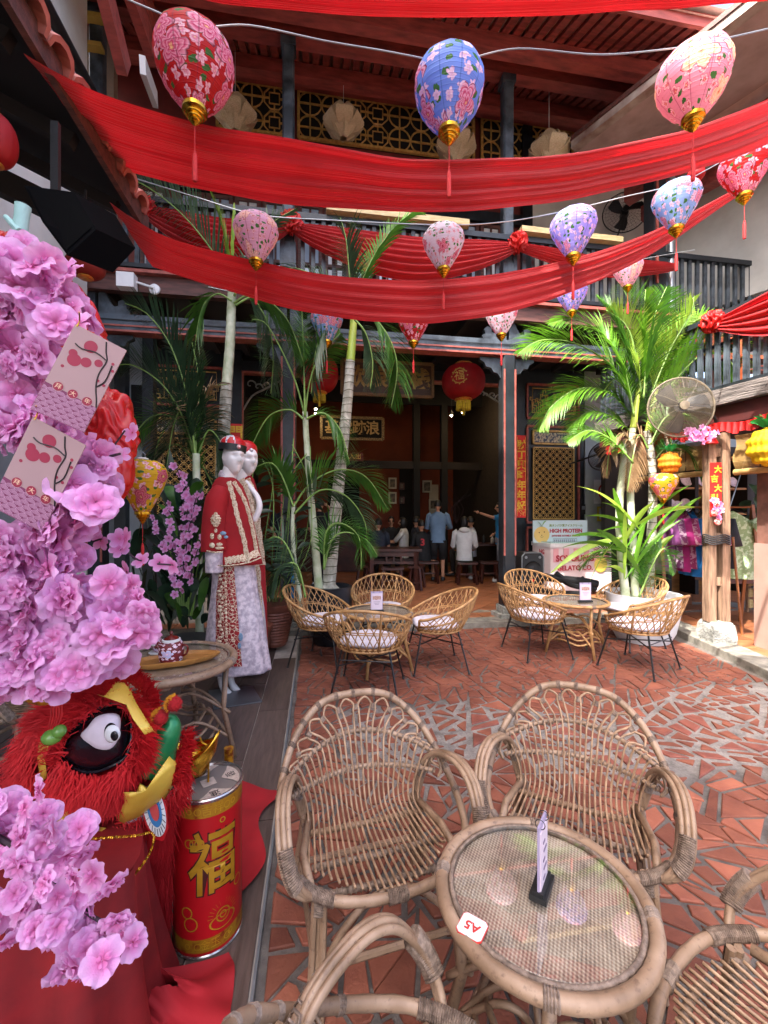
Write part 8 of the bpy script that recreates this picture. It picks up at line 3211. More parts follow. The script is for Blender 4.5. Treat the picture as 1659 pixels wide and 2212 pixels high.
for x in (-.14, 0, .14):
 mb = MB()
 mb.bar(tq(x, -.27, .52), tq(x, -.27, .68), .03, .03)
 part('spindle', mb, m_dw, o)
stool('wooden stool in front of the middle of the dark table', 848, 1268, 8.1)
stool('wooden stool at the left end of the dark table', 790, 1258, 8.5, rot=R(70))
stool('wooden stool at the right end of the dark table', 900, 1262, 8.35, rot=R(75))
stool('wooden stool under the person in the white hooded jacket', 1008, 1252, 8.95)
stool('wooden stool under the boy in the jersey', 925, 1252, 9.1)
stool('wooden stool standing empty left of the middle post', 1056, 1246, 9.1, w_=.38)
o = thing('long_counter', 'dark long table with bottles and jars at the back right of the hall', 'table', P(1060, 1240, 10.2))
c = P(1062, 1140, 10.0)
mb = MB()
mb.box((c.x, c.y, .82), (1.4, .6, .05), -YAW)
part('tabletop', mb, m_dw, o)
for i in range(4):
 mb = MB()
 p = V((c.x, c.y, .07)) + RGT * (-.6 + 1.2 * (i % 2)) + FWD * (-.22 + .44 * (i // 2))
 mb.box((p.x, p.y, .43), (.07, .07, .73))
 part('leg', mb, m_dw, o)
rr = random.Random(5)
for i in range(7):
 p = V((c.x, c.y, .845)) + RGT * (-.5 + .16 * i) + FWD * rr.uniform(-.15, .1)
 mb = MB()
 hh = rr.uniform(.12, .2)
 mb.lathe([(.035, 0), (.04, .02), (.038, hh * .7), (.016, hh * .85), (.016, hh)], 10, Matrix.Translation(p))
 solo('jar', ORD[i] + ' jar from the left on the back counter of the hall, ' + ['white', 'brown', 'black'][i % 3], 'jar', mb, [m_whitepl, m_brownwood, m_blk][i % 3], p, 'jars on the back counter', True)
o = thing('bar_counter', 'brown wooden counter at the left back of the hall', 'counter', P(680, 1225, 11))
c = P(690, 1200, 11)
mb = MB()
mb.box((c.x, c.y, .58), (2.0, .5, 1.0), -YAW)
part('counter_front', mb, m_dw, o)
mb = MB()
mb.box((c.x, c.y, 1.10), (2.1, .6, .05), -YAW)
part('counter_top', mb, m_under, o)
# boards and signs
m_signwood = M_('brown_sign_wood', '#5c4535', '#47352a', 5, .5, .1, 30, stretch=(1, 1, 8))
a, b = Py(738, 785, 7.75), Py(932, 857, 7.75)
sg = thing('name_board', 'large carved name board with gold characters over the hall entrance', 'sign', ((a.x + b.x) / 2, 7.75, 4.0))
x0, x1 = a.x, b.x
z0, z1 = 3.66, 4.26
tl_ = .10
mb = MB()
mb.box(((x0 + x1) / 2, 7.72, (z0 + z1) / 2), (x1 - x0, .05, z1 - z0))
part('board', mb, m_signwood, sg)
for (p, q_) in (((x0, z0), (x1, z0)), ((x1, z0), (x1, z1)), ((x1, z1), (x0, z1)), ((x0, z1), (x0, z0))):
 mb = MB()
 mb.bar((p[0], 7.68, p[1]), (q_[0], 7.68, q_[1]), .05, .055, V((0, 1, 0)))
 part('board_frame', mb, M_('dull_gilt_frame', '#8e6c3c', '#64492a', 60, .5, .3), sg)
for i, ch in enumerate('歐娘客栈'):
 text(ch, .40, M_('gilt_character', '#b39154', '#927038', 20, .4, metal=.3), sg, (x0 + (x1 - x0) * (.14 + .24 * i), 7.688, (z0 + z1) / 2), (1, 0, 0), (0, 0, 1), .008, bold=.010)
a, b = Py(694, 900, 10.1), Py(827, 950, 10.1)
sg = thing('inner_board', 'dark inner board with gilt border and gold characters deep in the hall', 'sign', ((a.x + b.x) / 2, 10.1, a.z))
mb = MB()
mb.box(((a.x + b.x) / 2, 10.12, (a.z + b.z) / 2), (b.x - a.x, .04, a.z - b.z))
part('board', mb, m_void, sg)
for (p, q_) in (((a.x, b.z), (b.x, b.z)), ((b.x, b.z), (b.x, a.z)), ((b.x, a.z), (a.x, a.z)), ((a.x, a.z), (a.x, b.z))):
 mb = MB()
 mb.bar((p[0], 10.08, p[1]), (q_[0], 10.08, q_[1]), .06, .04, V((0, 1, 0)))
 part('board_frame', mb, M_('pale_gilt_fret', '#a08a5c', '#3a2f20', 50, .5, contrast=(.45, .55)), sg)
for i, ch in enumerate('基雲跡浪'):
 text(ch, .34, M_('pale_gilt_character', '#b8a06a', '#a08a58', 20, .4), sg, (a.x + (b.x - a.x) * (.17 + .22 * i), 10.09, (a.z + b.z) / 2), (1, 0, 0), (0, 0, 1), .006, bold=.006)
a, b = Py(754, 980, 10.25), Py(783, 995, 10.25)
sg = thing('small_board', 'small red board with characters below the inner board', 'sign', a)
mb = MB()
mb.box(((a.x + b.x) / 2 - .1, 10.2, (a.z + b.z) / 2), (.55, .03, .2))
part('board', mb, M_('dim_red_board', '#5e1a10', '#5e1a10', 3), sg)
text('平入出', .15, m_goldprint, sg, ((a.x + b.x) / 2 - .1, 10.18, (a.z + b.z) / 2), (1, 0, 0), (0, 0, 1), .002)
# pictures on the orange wall
m_frame = M_('pale_picture_frame', '#b8b2a2', '#a09a8a', 6, .6)
for i, (u0, v0, u1, v1, lb) in enumerate(((839, 1032, 856, 1056, 'pale framed picture upper left on the orange wall'), (839, 1063, 856, 1088, 'pale framed picture under the upper left one'), (912, 1038, 932, 1064, 'pale framed picture alone on the dark middle wall'), (926, 1078, 945, 1102, 'pale framed picture above the head of the standing man'),
            (862, 1043, 873, 1058, 'small dark framed picture high on the orange wall'), (862, 1073, 873, 1088, 'small dark framed picture low on the orange wall'))):
 a, b = Py(u0, v0, 12.45), Py(u1, v1, 12.45)
 o = thing('picture', lb, 'picture', ((a.x + b.x) / 2, 12.45, b.z), 'pictures on the back wall')
 mt = m_frame if i < 4 else m_dw
 t_ = .045
 for (cx_, cz_, sx, sz) in (((a.x + b.x) / 2, a.z - t_ / 2, b.x - a.x, t_), ((a.x + b.x) / 2, b.z + t_ / 2, b.x - a.x, t_), (a.x + t_ / 2, (a.z + b.z) / 2, t_, a.z - b.z - 2 * t_), (b.x - t_ / 2, (a.z + b.z) / 2, t_, a.z - b.z - 2 * t_)):
  mb = MB()
  mb.box((cx_, 12.42, cz_), (sx, .03, sz))
  part('frame', mb, mt, o)
 mb = MB()
 mb.box(((a.x + b.x) / 2, 12.44, (a.z + b.z) / 2), (b.x - a.x - 2 * t_, .01, a.z - b.z - 2 * t_))
 part('print', mb, M_('dark_old_photo', '#2a2420', '#6a5e50', 9, .5, contrast=(.45, .6)), o)
# downlights that glow
m_lamp = emit_mat('warm_lamp', '#ffd9a0', 90)
for i, (u, v, y) in enumerate(((682, 883, 9.6), (682, 893, 10.4), (975, 897, 9.5), (1000, 891, 9.0), (1022, 838, 8.6), (1005, 842, 9.2))):
 p = Py(u, v, y)
 o = thing('downlight', ['lower of two warm spotlights beside the slim palm stem', 'upper of two warm spotlights beside the slim palm stem', 'warm spotlight directly under the round palace lantern, left one', 'warm spotlight just right of the palace lantern fringe', 'tiny spotlight high beside the top of the middle post', 'tiny spotlight level with the palace lantern at the right'][i], 'light', p, 'warm spotlights in the hall ceiling')
 mb = MB()
 mb.lathe([(.05, .0), (.055, .05), (.03, .10)], 10, Matrix.Translation(p))
 mb.tube([p + V((0, 0, .1)), V((p.x, p.y, 5.4))], .008, 5)
 part('housing', mb, m_blk, o)
 mb = MB()
 mb.ball(p, .028, 8, 6)
 part('bulb', mb, m_lamp, o)
# dark folding screen panels, chair-side objects on the right wall
o = thing('folding_screen', 'black folding screen with faint inlay along the right side of the hall', 'screen', P(1060, 1240, 11))
for i in range(5):
 mb = MB()
 p0, p1 = W(2.5 + .36 * i, 11.3 - .35 * i, 0), W(2.5 + .36 * (i + 1) - .02, 11.3 - .35 * (i + 1) + (.0), 0)
 mb.bar((p0.x, p0.y, 1.5), (p1.x, p1.y, 1.5), .04, 2.8)
 part('panel', mb, M_('inlaid_black_lacquer', '#14100e', '#3d342a', 9, .3, contrast=(.62, .7)), o)
mb = MB()
rr = random.Random(8)
st = P(985, 1130, 11.4)
for i in range(7):
 mb.tube(spline([st, st + V((rr.uniform(-.2, .2), 0, .4)), st + V((rr.uniform(-.45, .45), 0, rr.uniform(.7, 1.2)))], 4), .008, 4)
solo('dry_branches', 'bare dark branches standing before the pale doorway in the hall', 'branches', mb, m_dark_twig, st)
# spring couplets
m_redban = M_('red_couplet_paper', '#c4160f', '#a8120d', 8, .6)
def couplet(label, chars, u0, v0, u1, v1, y, size, lead):
 a, b = Py(u0, v0, y), Py(u1, v1, y)
 o = thing('couplet_banner', label, 'banner', ((a.x + b.x) / 2, y, b.z), 'red paper couplets')
 mb = MB()
 mb.box(((a.x + b.x) / 2, y, (a.z + b.z) / 2), (b.x - a.x, .008, a.z - b.z))
 part('paper', mb, m_redban, o)
 h_ = a.z - b.z
 mb = MB()
 for s_ in (-1, 1):
  mb.box(((a.x + b.x) / 2 + s_ * (b.x - a.x) * .46, y - .006, (a.z + b.z) / 2), (.006, .002, h_ * .96))
 part('gold_border', mb, m_goldprint, o)
 n = len(chars)
 for i, ch in enumerate(chars):
  text(ch, size, M_('bright_gold_character', '#d8b03c', '#c09020', 20, .4, metal=.2), o, ((a.x + b.x) / 2, y - .006, a.z - h_ * (.06 + (i + .5) / n * lead)), (1, 0, 0), (0, 0, 1), .003, bold=.005)
 mb = MB()
 rr = random.Random(3)
 for i in range(26):
  cx_, cz_ = (a.x + b.x) / 2 + rr.uniform(-.38, .38) * (b.x - a.x), b.z + rr.uniform(.02, h_ * .10)
  mb.tube([(cx_, y - .006, cz_), (cx_ + rr.uniform(-.03, .03), y - .006, cz_ + .03)], .003, 4)
 part('gold_print', mb, m_goldprint, o)
 return o
couplet('long red couplet with gold characters right of the middle post', '財丁興旺年年好', 1116, 940, 1136, 1118, 6.9, .165, .86)
couplet('short red paper with gold character above the mannequin caps', '門', 494, 915, 524, 960, 5.9, .20, .88)
a = Lw(.0, 1.78) - FWD * .065 - RGT * .055
o = thing('couplet_banner', 'small red couplet with blossom ornaments on the split timber post', 'banner', a, 'red paper couplets')
mb = MB()
mb.box(a, (.125, .008, .60), -YAW)
part('paper', mb, m_redban, o)
for i, ch in enumerate('大吉大利'):
 text(ch, .085, MATS['bright_gold_character'], o, a - FWD * .007 + V((0, 0, .22 - .105 * i)) + RGT * (.02 * (-1) ** i), RGT, (0, 0, 1), .002, bold=.003)
rr = random.Random(6)
for i in range(16):
 p = a - FWD * .03 + V((rr.uniform(-.07, .05), 0, rr.uniform(-.36, -.12)))
 at(sf[i % 3], 'paper_blossom', o, p, M=lookM(-FWD + V((rr.uniform(-.6, .6), 0, rr.uniform(-.4, .6))), rr.uniform(0, 6), .07))
for (dx, dz, r_) in ((-.02, -.16, .035), (-.045, -.26, .04), (-.01, -.36, .042)):
 mb = MB()
 mb.ball(a - FWD * .04 + RGT * dx + V((0, 0, dz)), r_, 14, 8, (1, .5, .9), Matrix.Rotation(-YAW, 3, 'Z'))
 part('round_ornament', mb, M_('red_white_ornament', '#c42020', '#e6c8bc', 40, .4, contrast=(.4, .55)), o, True)
mb = MB()
q = [Lw(0, 1.22) + RGT * .145 * math.cos(t * PI / 12) + FWD * .085 * math.sin(t * PI / 12) + V((0, 0, .012 * math.sin(t * 1.1))) for t in range(24)]
for i in range(5):
 mb.tube([p + V((0, 0, .022 * i - .04)) for p in q], .008, 5, True)
solo('cable_coil', 'black cable wound round the split timber post at chest height', 'cable', mb, m_blk, Lw(0, 1.22))
# ------------------------------------------------------------------ freezer, poster, loudspeaker
fz_ = thing('gelato_freezer', 'white gelato chest freezer with pink stripes and red lettering', 'freezer', P(1235, 1290, 7.35))
yF = 7.05
a, b = Py(1190, 1190, yF), Py(1316, 1262, yF)
zt_ = 1.5 - (1180 - 1112) / 930 * 7.3
fx0, fx1 = a.x, b.x + .05
mb = MB()
mb.box(((fx0 + fx1) / 2, yF + .33, .52), (fx1 - fx0, .64, .80))
part('cabinet', mb, M_('pale_pink_cabinet', '#e2d5d6', '#d8c8ca', 2, .4), fz_)
mb = MB()
mb.box(((fx0 + fx1) / 2, yF + .33, .955), (fx1 - fx0 + .03, .68, .07))
part('lid_frame', mb, m_whitepl, fz_)
mb = MB()
mb.box(((fx0 + fx1) / 2, yF + .33, 1.0), (fx1 - fx0 - .06, .56, .018))
part('glass_lid', mb, M_('greenish_lid_glass', '#a9c6bd', '#8fb0a6', 2, .1), fz_)
for i in range(6):
 mb = MB()
 w_ = (fx1 - fx0) / 12
 mb.box((fx0 + w_ * (2 * i + 1.0), yF + .004, .78), (w_, .010, .24))
 part('pink_stripe', mb, M_('pink_stripe', '#dba0a6', '#d2949a', 3, .5), fz_)
m_redtxt = M_('dark_red_lettering', '#a8283c', '#a8283c', 3, .5)
text('SOYOUNG', .150, m_redtxt, fz_, ((fx0 + fx1) / 2 - .13, yF - .006, .72), (1, 0, 0), (0, 0, 1), .002, bold=.006)
text('GELATO CO.', .118, m_redtxt, fz_, ((fx0 + fx1) / 2 - .13, yF - .006, .55), (1, 0, 0), (0, 0, 1), .002, bold=.004)
text('NG\nTO\nCO', .12, m_redtxt, fz_, (fx0 - .006, yF + .30, .70), (0, -1, 0), (0, 0, 1), .002, bold=.004)
mb = MB()
mb.ball((fx1 - .22, yF - .004, .60), .13, 16, 8, (1, .08, 1.1))
part('lemon_print', mb, M_('lemon_print', '#e6d86a', '#d8c850', 3, .5), fz_, True)
mb = MB()
leaf(mb, (fx1 - .24, yF - .02, .74), (fx1 - .30, yF - .02, .84), .05)
leaf(mb, (fx1 - .22, yF - .02, .74), (fx1 - .12, yF - .02, .85), .05)
part('leaf_print', mb, M_('leaf_print', '#7aa83a', '#6a9830', 3, .5), fz_)
# poster
yP = 7.45
a, b = Py(1151, 1124, yP), Py(1268, 1190, yP)
ps = thing('gelato_poster', 'pale blue printed board about high protein soymilk gelato above the freezer', 'sign', ((a.x + b.x) / 2, yP, 1.0))
px0, px1, pz0, pz1 = a.x, b.x + .0, .98, a.z
mb = MB()
mb.box(((px0 + px1) / 2, yP, (pz0 + pz1) / 2), (px1 - px0, .02, pz1 - pz0))
part('board', mb, M_('pale_blue_board', '#c8dde2', '#bcd3da', 2, .4), ps)
cx_ = px0 + (px1 - px0) * .60
text('HIGH PROTEIN', .098, m_redtxt, ps, (cx_, yP - .014, pz1 - .20), (1, 0, 0), (0, 0, 1), .002, bold=.004)
text('JAPANESE SOYMILK GELATO', .045, m_redtxt, ps, (cx_, yP - .014, pz1 - .29), (1, 0, 0), (0, 0, 1), .002, bold=.0015)
text('高タンパク質アイスクリーム', .052, M_('olive_lettering', '#6f8a3a', '#6f8a3a', 3), ps, (cx_, yP - .014, pz1 - .10), (1, 0, 0), (0, 0, 1), .002, bold=.001)
mb = MB()
mb.tube([(cx_ - .26, yP - .013, pz1 - .345), (cx_ + .22, yP - .013, pz1 - .345), (cx_ + .22, yP - .013, pz1 - .40), (cx_ - .26, yP - .013, pz1 - .40)], .004, 4, True)
part('outline_print', mb, m_blk, ps)
for i in range(11):
 mb = MB()
 mb.box((cx_ - .23 + .04 * i, yP - .013, pz1 - .372), (.026, .004, .018))
 part('small_print', mb, M_('grey_print', '#6d6075'), ps)
c = V((px0 + .17, yP - .012, pz0 + .16))
mb = MB()
mb.extr([(.155 * math.cos(t * PI / 14), .15 * math.sin(t * PI / 14) - .01) for t in range(28)], c, (1, 0, 0), (0, 0, 1), .004)
part('fruit_print', mb, M_('fruit_print', '#e6c878', '#d8b868', 3, .5), ps)
mb = MB()
for (dx, dz, r_) in ((-.05, .03, .012), (.05, .04, .012), (.0, -.02, .010)):
 mb.ball(c + V((dx, -.004, dz)), r_, 8, 5, (1, .3, 1))
mb.tube([c + V((-.03 + .01 * t, -.006, -.045 - .012 * math.sin(PI * t / 6))) for t in range(7)], .004, 4)
part('face_print', mb, m_brownwood, ps)
mb = MB()
leaf(mb, c + V((0, -.01, .14)), c + V((-.09, -.01, .23)), .06)
leaf(mb, c + V((0, -.01, .14)), c + V((.09, -.01, .24)), .06)
part('leaf_print', mb, MATS['leaf_print'], ps)
# loudspeaker
c = P(1141, 1284, 6.9)
c.z = .065
ls = thing('party_loudspeaker', 'tall black rounded loudspeaker standing beside the middle post', 'loudspeaker', c)
Rm = Matrix.Rotation(-YAW * .5, 3, 'Z')
W_, D_, H_ = .36, .34, .84
o8 = [(-W_ / 2 + .05, 0), (W_ / 2 - .05, 0), (W_ / 2, .06), (W_ / 2, H_ - .06), (W_ / 2 - .05, H_), (-W_ / 2 + .05, H_), (-W_ / 2, H_ - .06), (-W_ / 2, .06)]
mb = MB()
mb.extr(o8, c + Rm @ V((0, D_ / 2, 0)), Rm @ V((1, 0, 0)), (0, 0, 1), D_)
part('cabinet', mb, m_blk, ls)
mb = MB()
fr = c + Rm @ V((0, -D_ / 2 - .012, 0))
mb.extr([(x * .90, .03 + z * .93) for x, z in o8], c + Rm @ V((0, -D_ / 2, 0)), Rm @ V((1, 0, 0)), (0, 0, 1), .010)
part('grille', mb, M_('dark_speaker_cloth', '#26292c', '#1b1d20', 200, .6), ls)
mb = MB()
mb.tube([c + Rm @ V((x * .97, -D_ / 2 - .004, z)) for x, z in o8], .010, 6, True)
part('grey_edge', mb, m_metalgrey, ls)
for (z, r_) in ((.58, .135), (.24, .135)):
 mb = MB()
 Mx = Matrix.Translation(c + Rm @ V((0, -D_ / 2 - .012, z))) @ Rm.to_4x4() @ Matrix.Rotation(R(90), 4, 'X')
 mb.lathe([(r_, 0), (r_ * .98, .012), (r_ * .85, .004), (r_ * .45, -.004), (r_ * .30, .006), (.001, .012)], 28, Mx, cap=False)
 part('driver', mb, m_blk, ls, True)
for x in (-.11, .11):
 mb = MB()
 Mx = Matrix.Translation(c + Rm @ V((x, -D_ / 2 - .012, .77))) @ Rm.to_4x4() @ Matrix.Rotation(R(90), 4, 'X')
 mb.lathe([(.022, 0), (.020, .006), (.001, .008)], 14, Mx, cap=False)
 part('tweeter', mb, m_metalgrey, ls, True)
mb = MB()
mb.box(c + Rm @ V((0, -D_ / 2 - .014, .41)), (.036, .006, .036), -YAW * .5)
part('badge', mb, M_('bright_red_badge', '#d8261c', '#d8261c', 3, .4), ls)
# black folded trolley in front of the freezer
o = thing('folded_trolley', 'black folded trolley lying in front of the gelato freezer', 'trolley', P(1220, 1290, 6.6))
for (pts, r_) in (([(1168, 1245), (1200, 1250), (1260, 1256), (1290, 1262)], .06), ([(1170, 1275), (1210, 1282), (1270, 1284)], .05), ([(1200, 1240), (1235, 1262), (1280, 1270)], .055), ([(1255, 1250), (1285, 1275)], .05)):
 mb = MB()
 mb.tube(spline(PP(pts, 6.6), 4), r_, 9)
 part('bar', mb, m_blk, o, True)
for u in (1172, 1215, 1268):
 mb = MB()
 mb.lathe([(.06, -.02), (.065, 0), (.06, .02)], 14, Matrix.Translation(P(u, 1290, 6.5)) @ Matrix.Rotation(R(90), 4, 'X'))
 part('wheel', mb, m_blk, o, True)
# fans
def fan(label, c, r, nrm, ringmat, blades=3, wires=40, arm=None, name='wall_fan', hoops=12):
 o = thing(name, label, 'fan', c)
 n = V(nrm).normalized()
 x = n.cross(V((0, 0, 1))).normalized()
 y = x.cross(n)
 def q(rr_, a, h=0.0):
  return V(c) + (x * math.cos(a) + y * math.sin(a)) * rr_ + n * h
 for h, s_ in ((.10, 1), (-.06, -1)):
  mb = MB()
  for i in range(wires):
   a = i * 2 * PI / wires
   mb.tube([q(r * .16, a, h), q(r * .6, a, h * .92), q(r * .9, a, h * .55), q(r, a, 0)], .0016, 3)
  for i in range(hoops):
   rr_ = r * (.2 + .8 * i / hoops)
   mb.tube([q(rr_, t * 2 * PI / 36, h * (1 - (rr_ / r) ** 4)) for t in range(36)], .0013, 3, True)
  part('wire_guard', mb, ringmat, o, kind='stuff')
 mb = MB()
 mb.tube([q(r, t * 2 * PI / 40) for t in range(40)], .011, 6, True)
 part('guard_rim', mb, ringmat, o, 'all')
 mb = MB()
 mb.lathe([(r * .15, .09), (r * .15, .115), (.001, .12)], 18, Matrix.Translation(V(c)) @ Matrix((x, y, n)).transposed().to_4x4(), cap=False)
 part('hub_cap', mb, ringmat, o)
 for k_ in range(blades):
  a0 = k_ * 2 * PI / blades + .5
  mb = MB()
  mb.grid(lambda s, t: q(r * (.12 + .74 * s), a0 + (t - .5) * (1.0 - .35 * s) + .35 * s, .03 * (t - .5) * 2), 8, 5)
  part('blade', mb, m_blk, o, 'all')
 mb = MB()
 mb.lathe([(.06, -.18), (.075, -.10), (.06, .0)], 14, Matrix.Translation(V(c)) @ Matrix((x, y, n)).transposed().to_4x4())
 part('motor', mb, m_blk, o, True)
 if arm:
  mb = MB()
  mb.tube(spline([V(c) - n * .15] + arm, 6), .016, 7)
  part('arm', mb, m_blk, o, True)
 return o
m_goldwire = M_('dull_brass_wire', '#6b604c', '#50463a', 20, .6, metal=.1)
c = P(1470, 880, 4.75)
fan('large brass coloured wire fan mounted beside the split timber post', c, .325, -FWD - RGT * .25, m_goldwire, 3, 12, [Lw(0, 2.62) - RGT * .1 - FWD * .05, Lw(0, 2.50)], hoops=24)
c = Py(1350, 458, 6.9)
fan('black wall fan on the upper white wall right of the lanterns', c, .36, (-.55, -1, 0), m_blk, 3, 30, [c + V((.05, .28, -.3)), V((c.x + .1, 7.25, c.z - .35))], hoops=6)
c = P(1305, 985, 7.4)
fan('black wall fan half hidden behind the sunlit palm', c, .26, (-.2, -1, -.5), m_blk, 3, 60, [V((c.x + .1, 7.88, c.z))], hoops=16)
# no smoking sign, entry phone
a = Py(1311, 1062, 7.84)
o = thing('no_smoking_sign', 'white no smoking notice with red ring on the grey wall behind the palm', 'sign', a)
mb = MB()
mb.box((a.x, 7.875, a.z), (.52, .01, .48))
part('sheet', mb, m_whitepl, o)
mb = MB()
mb.tube([(a.x + .165 * math.cos(t * PI / 16), 7.862, a.z + .165 * math.sin(t * PI / 16)) for t in range(32)], .016, 6, True)
mb.bar((a.x - .115, 7.862, a.z + .115), (a.x + .115, 7.862, a.z - .115), .03, .008)
part('red_ring', mb, M_('sign_red', '#b8262c', '#b8262c', 3, .5), o)
mb = MB()
mb.box((a.x - .01, 7.866, a.z - .015), (.20, .004, .035))
part('cigarette_print', mb, m_blk, o)
a = Py(1310, 1110, 7.84)
mb = MB()
mb.box((a.x, 7.875, a.z), (.36, .01, .30))
mb2 = thing('yellow_notice', 'yellow bordered notice pasted below the no smoking sign', 'notice', a)
part('sheet', mb, M_('yellow_notice_paper', '#c9b23c', '#b8a230', 3, .6), mb2)
mb = MB()
mb.box((a.x, 7.868, a.z), (.28, .006, .22))
part('inner_sheet', mb, M_('grey_white_paper', '#b9b9b2', '#a9a9a2', 8, .6), mb2)
a = Py(1268, 1100, 7.7)
o = thing('entry_phone', 'small black entry phone hanging on the edge of the grey wall', 'phone', a)
mb = MB()
mb.box((a.x, 7.84, a.z), (.09, .05, .20))
part('handset', mb, m_blk, o)
mb = MB()
mb.box((a.x, 7.812, a.z + .03), (.06, .006, .07))
part('keypad', mb, m_metalgrey, o)
mb = MB()
mb.tube([(a.x - .02, 7.84, a.z + .1), (a.x - .03, 7.85, a.z + .7), (a.x - .02, 7.86, 3.6)], .008, 4)
part('cable', mb, m_blk, o)
# ------------------------------------------------------------------ shop on the right: blinds, pineapple, cabinet, clothes
m_blind = M_('bamboo_blind_slat', '#b99a62', '#8e7040', 9, .6, .2, 30, rand=.12, trans=.15)
for (t0, t1, z1, z0, lb) in ((-1.35, -.10, 2.37, 2.02, 'rolled bamboo blind left of the split post'), (.13, 1.2, 2.37, 2.0, 'bamboo blind right of the split post')):
 a, b = Lw(t0, z1, .1), Lw(t1, z1, .1)
 o = thing('bamboo_blind', lb, 'blind', a, 'bamboo blinds of the shop')
 L_ = (b - a).length
 sm_ = MB()
 sm_.box((0, 0, 0), (L_, .012, .0105))
 sme = sm_.mesh('slat', m_blind)
 n = int((z1 - z0) / .0135)
 for i in range(n):
  at(sme, 'slat', o, (a + b) / 2 - V((0, 0, .0135 * i)) + (a - b).normalized().cross(V((0, 0, 1))) * (.03 * math.sin(i * .25)), angL)
 mb = MB()
 mb.tube([Lw(t0, z0 - .03, .1), Lw(t1, z0 - .03, .1)], .035, 10)
 part('rolled_end', mb, m_blind, o, True)
 for f in (.25, .75):
  mb = MB()
  p = Lw(t0 + (t1 - t0) * f, z1, .07)
  mb.tube([p, p - V((0, 0, z1 - z0))], .004, 4)
  part('cord', mb, m_blk, o)
def pineapple(label, c, r, col, s=1.0):
 o = thing('paper_pineapple', label, 'ornament', c, 'paper pineapple ornaments')
 mb = MB()
 rr = random.Random(3)
 def pf(a, b):
  th, fi = a * 2 * PI, b * PI
  k_ = 1 + .10 * abs(math.sin(9 * th + 0)) * math.sin(fi) + .07 * math.sin(11 * fi)
  return V(c) + V((math.cos(th) * math.sin(fi) * r * k_, math.sin(th) * math.sin(fi) * r * k_, -math.cos(fi) * r * 1.15 * k_))
 mb.grid(pf, 60, 34)
 part('honeycomb_body', mb, M_('paper_' + col.strip('#'), col, None, 30, .7, .2, trans=.3), o, 'all')
 for i in range(16):
  mb = MB()
  a = i * 2 * PI / 16
  top = V(c) + V((0, 0, r * 1.0))
  leaf(mb, top, top + V((math.cos(a) * r * (1.0 if i % 2 else .7), math.sin(a) * r * (1.0 if i % 2 else .7), r * (.5 if i % 2 else .85))), r * .35, .3, .2, 5, i)
  part('paper_leaf', mb, M_('paper_leaf_green', '#1f9a4a', '#157a38', 20, .6, trans=.3), o, 'all')
 return o
pineapple('orange paper pineapple with green crown hanging above the yellow lantern', P(1446, 1000, 4.95), .105, '#d9840c')
pineapple('yellow paper pineapple with green crown at the right edge', P(1660, 965, 4.3), .16, '#dcb80c')
# blossoms tied to the valance
o = thing('blossom_bunch', 'bunch of small pink blossoms on the red valance under the brass fan', 'blossoms', Lw(-.3, 2.42, -.12))
rr = random.Random(12)
for i in range(60):
 p = P(1510 + rr.gauss(0, 17), 938 - rr.gauss(0, 7) + 0, 4.75 + rr.gauss(0, .04))
 at(sf[i % 3], 'blossom', o, p, M=lookM(-FWD + V((rr.uniform(-.6, .6), 0, rr.uniform(-.4, .8))), rr.uniform(0, 6), .065))
yS = 6.95
a, b = Py(1432, 990, yS), Py(1600, 1140, yS)
cab = thing('display_cabinet', 'dark display cabinet with brown wooden shelves of plates at the back of the shop', 'cabinet', ((a.x + b.x) / 2, yS, .06))
m_shelf = M_('warm_shelf_wood', '#9a6a34', '#744c22', 4, .6, .1, stretch=(1, 1, 6))
mb = MB()
mb.box(((a.x + b.x) / 2, yS + .20, 1.35), (b.x - a.x, .03, 2.6))
part('back_panel', mb, m_shelf, cab)
for i in range(4):
 mb = MB()
 mb.box((a.x + (b.x - a.x) * i / 3, yS + .02, 1.35), (.07, .36, 2.6))
 part('upright', mb, m_under, cab)
for z in (2.55, 1.98, 1.52, 1.05, .6):
 mb = MB()
 mb.box(((a.x + b.x) / 2, yS + .02, z), (b.x - a.x - .07, .33, .035))
 part('shelf', mb, m_shelf, cab)
rr = random.Random(14)
cntp = {}
m_china = M_('pink_white_china', '#cbb8c0', '#a898a2', 30, .2, contrast=(.35, .5))
for i in range(9):
 for z in (1.54, 2.0, 1.07):
  if rr.random() < .62:
   x = a.x + (b.x - a.x) * (.06 + .1 * i)
   r_ = rr.uniform(.09, .14)
   p = V((x, yS - .04, z + r_ + .01))
   mb = MB()
   Mx = Matrix.Translation(p) @ Matrix.Rotation(R(75), 4, 'X')
   mb.lathe([(.001, .0), (r_ * .55, .004), (r_, .022), (r_ * .98, .026), (r_ * .5, .010), (.001, .008)], 20, Mx, cap=False)
   cntp[z] = cntp.get(z, 0) + 1
   solo('display_plate', ORD[cntp[z] - 1] + ' plate from the left on the ' + {1.54: 'middle', 2.0: 'upper', 1.07: 'lower'}[z] + ' shelf of the shop cabinet', 'plate', mb, m_china, p - V((0, 0, r_)), 'plates on the cabinet shelves', True)
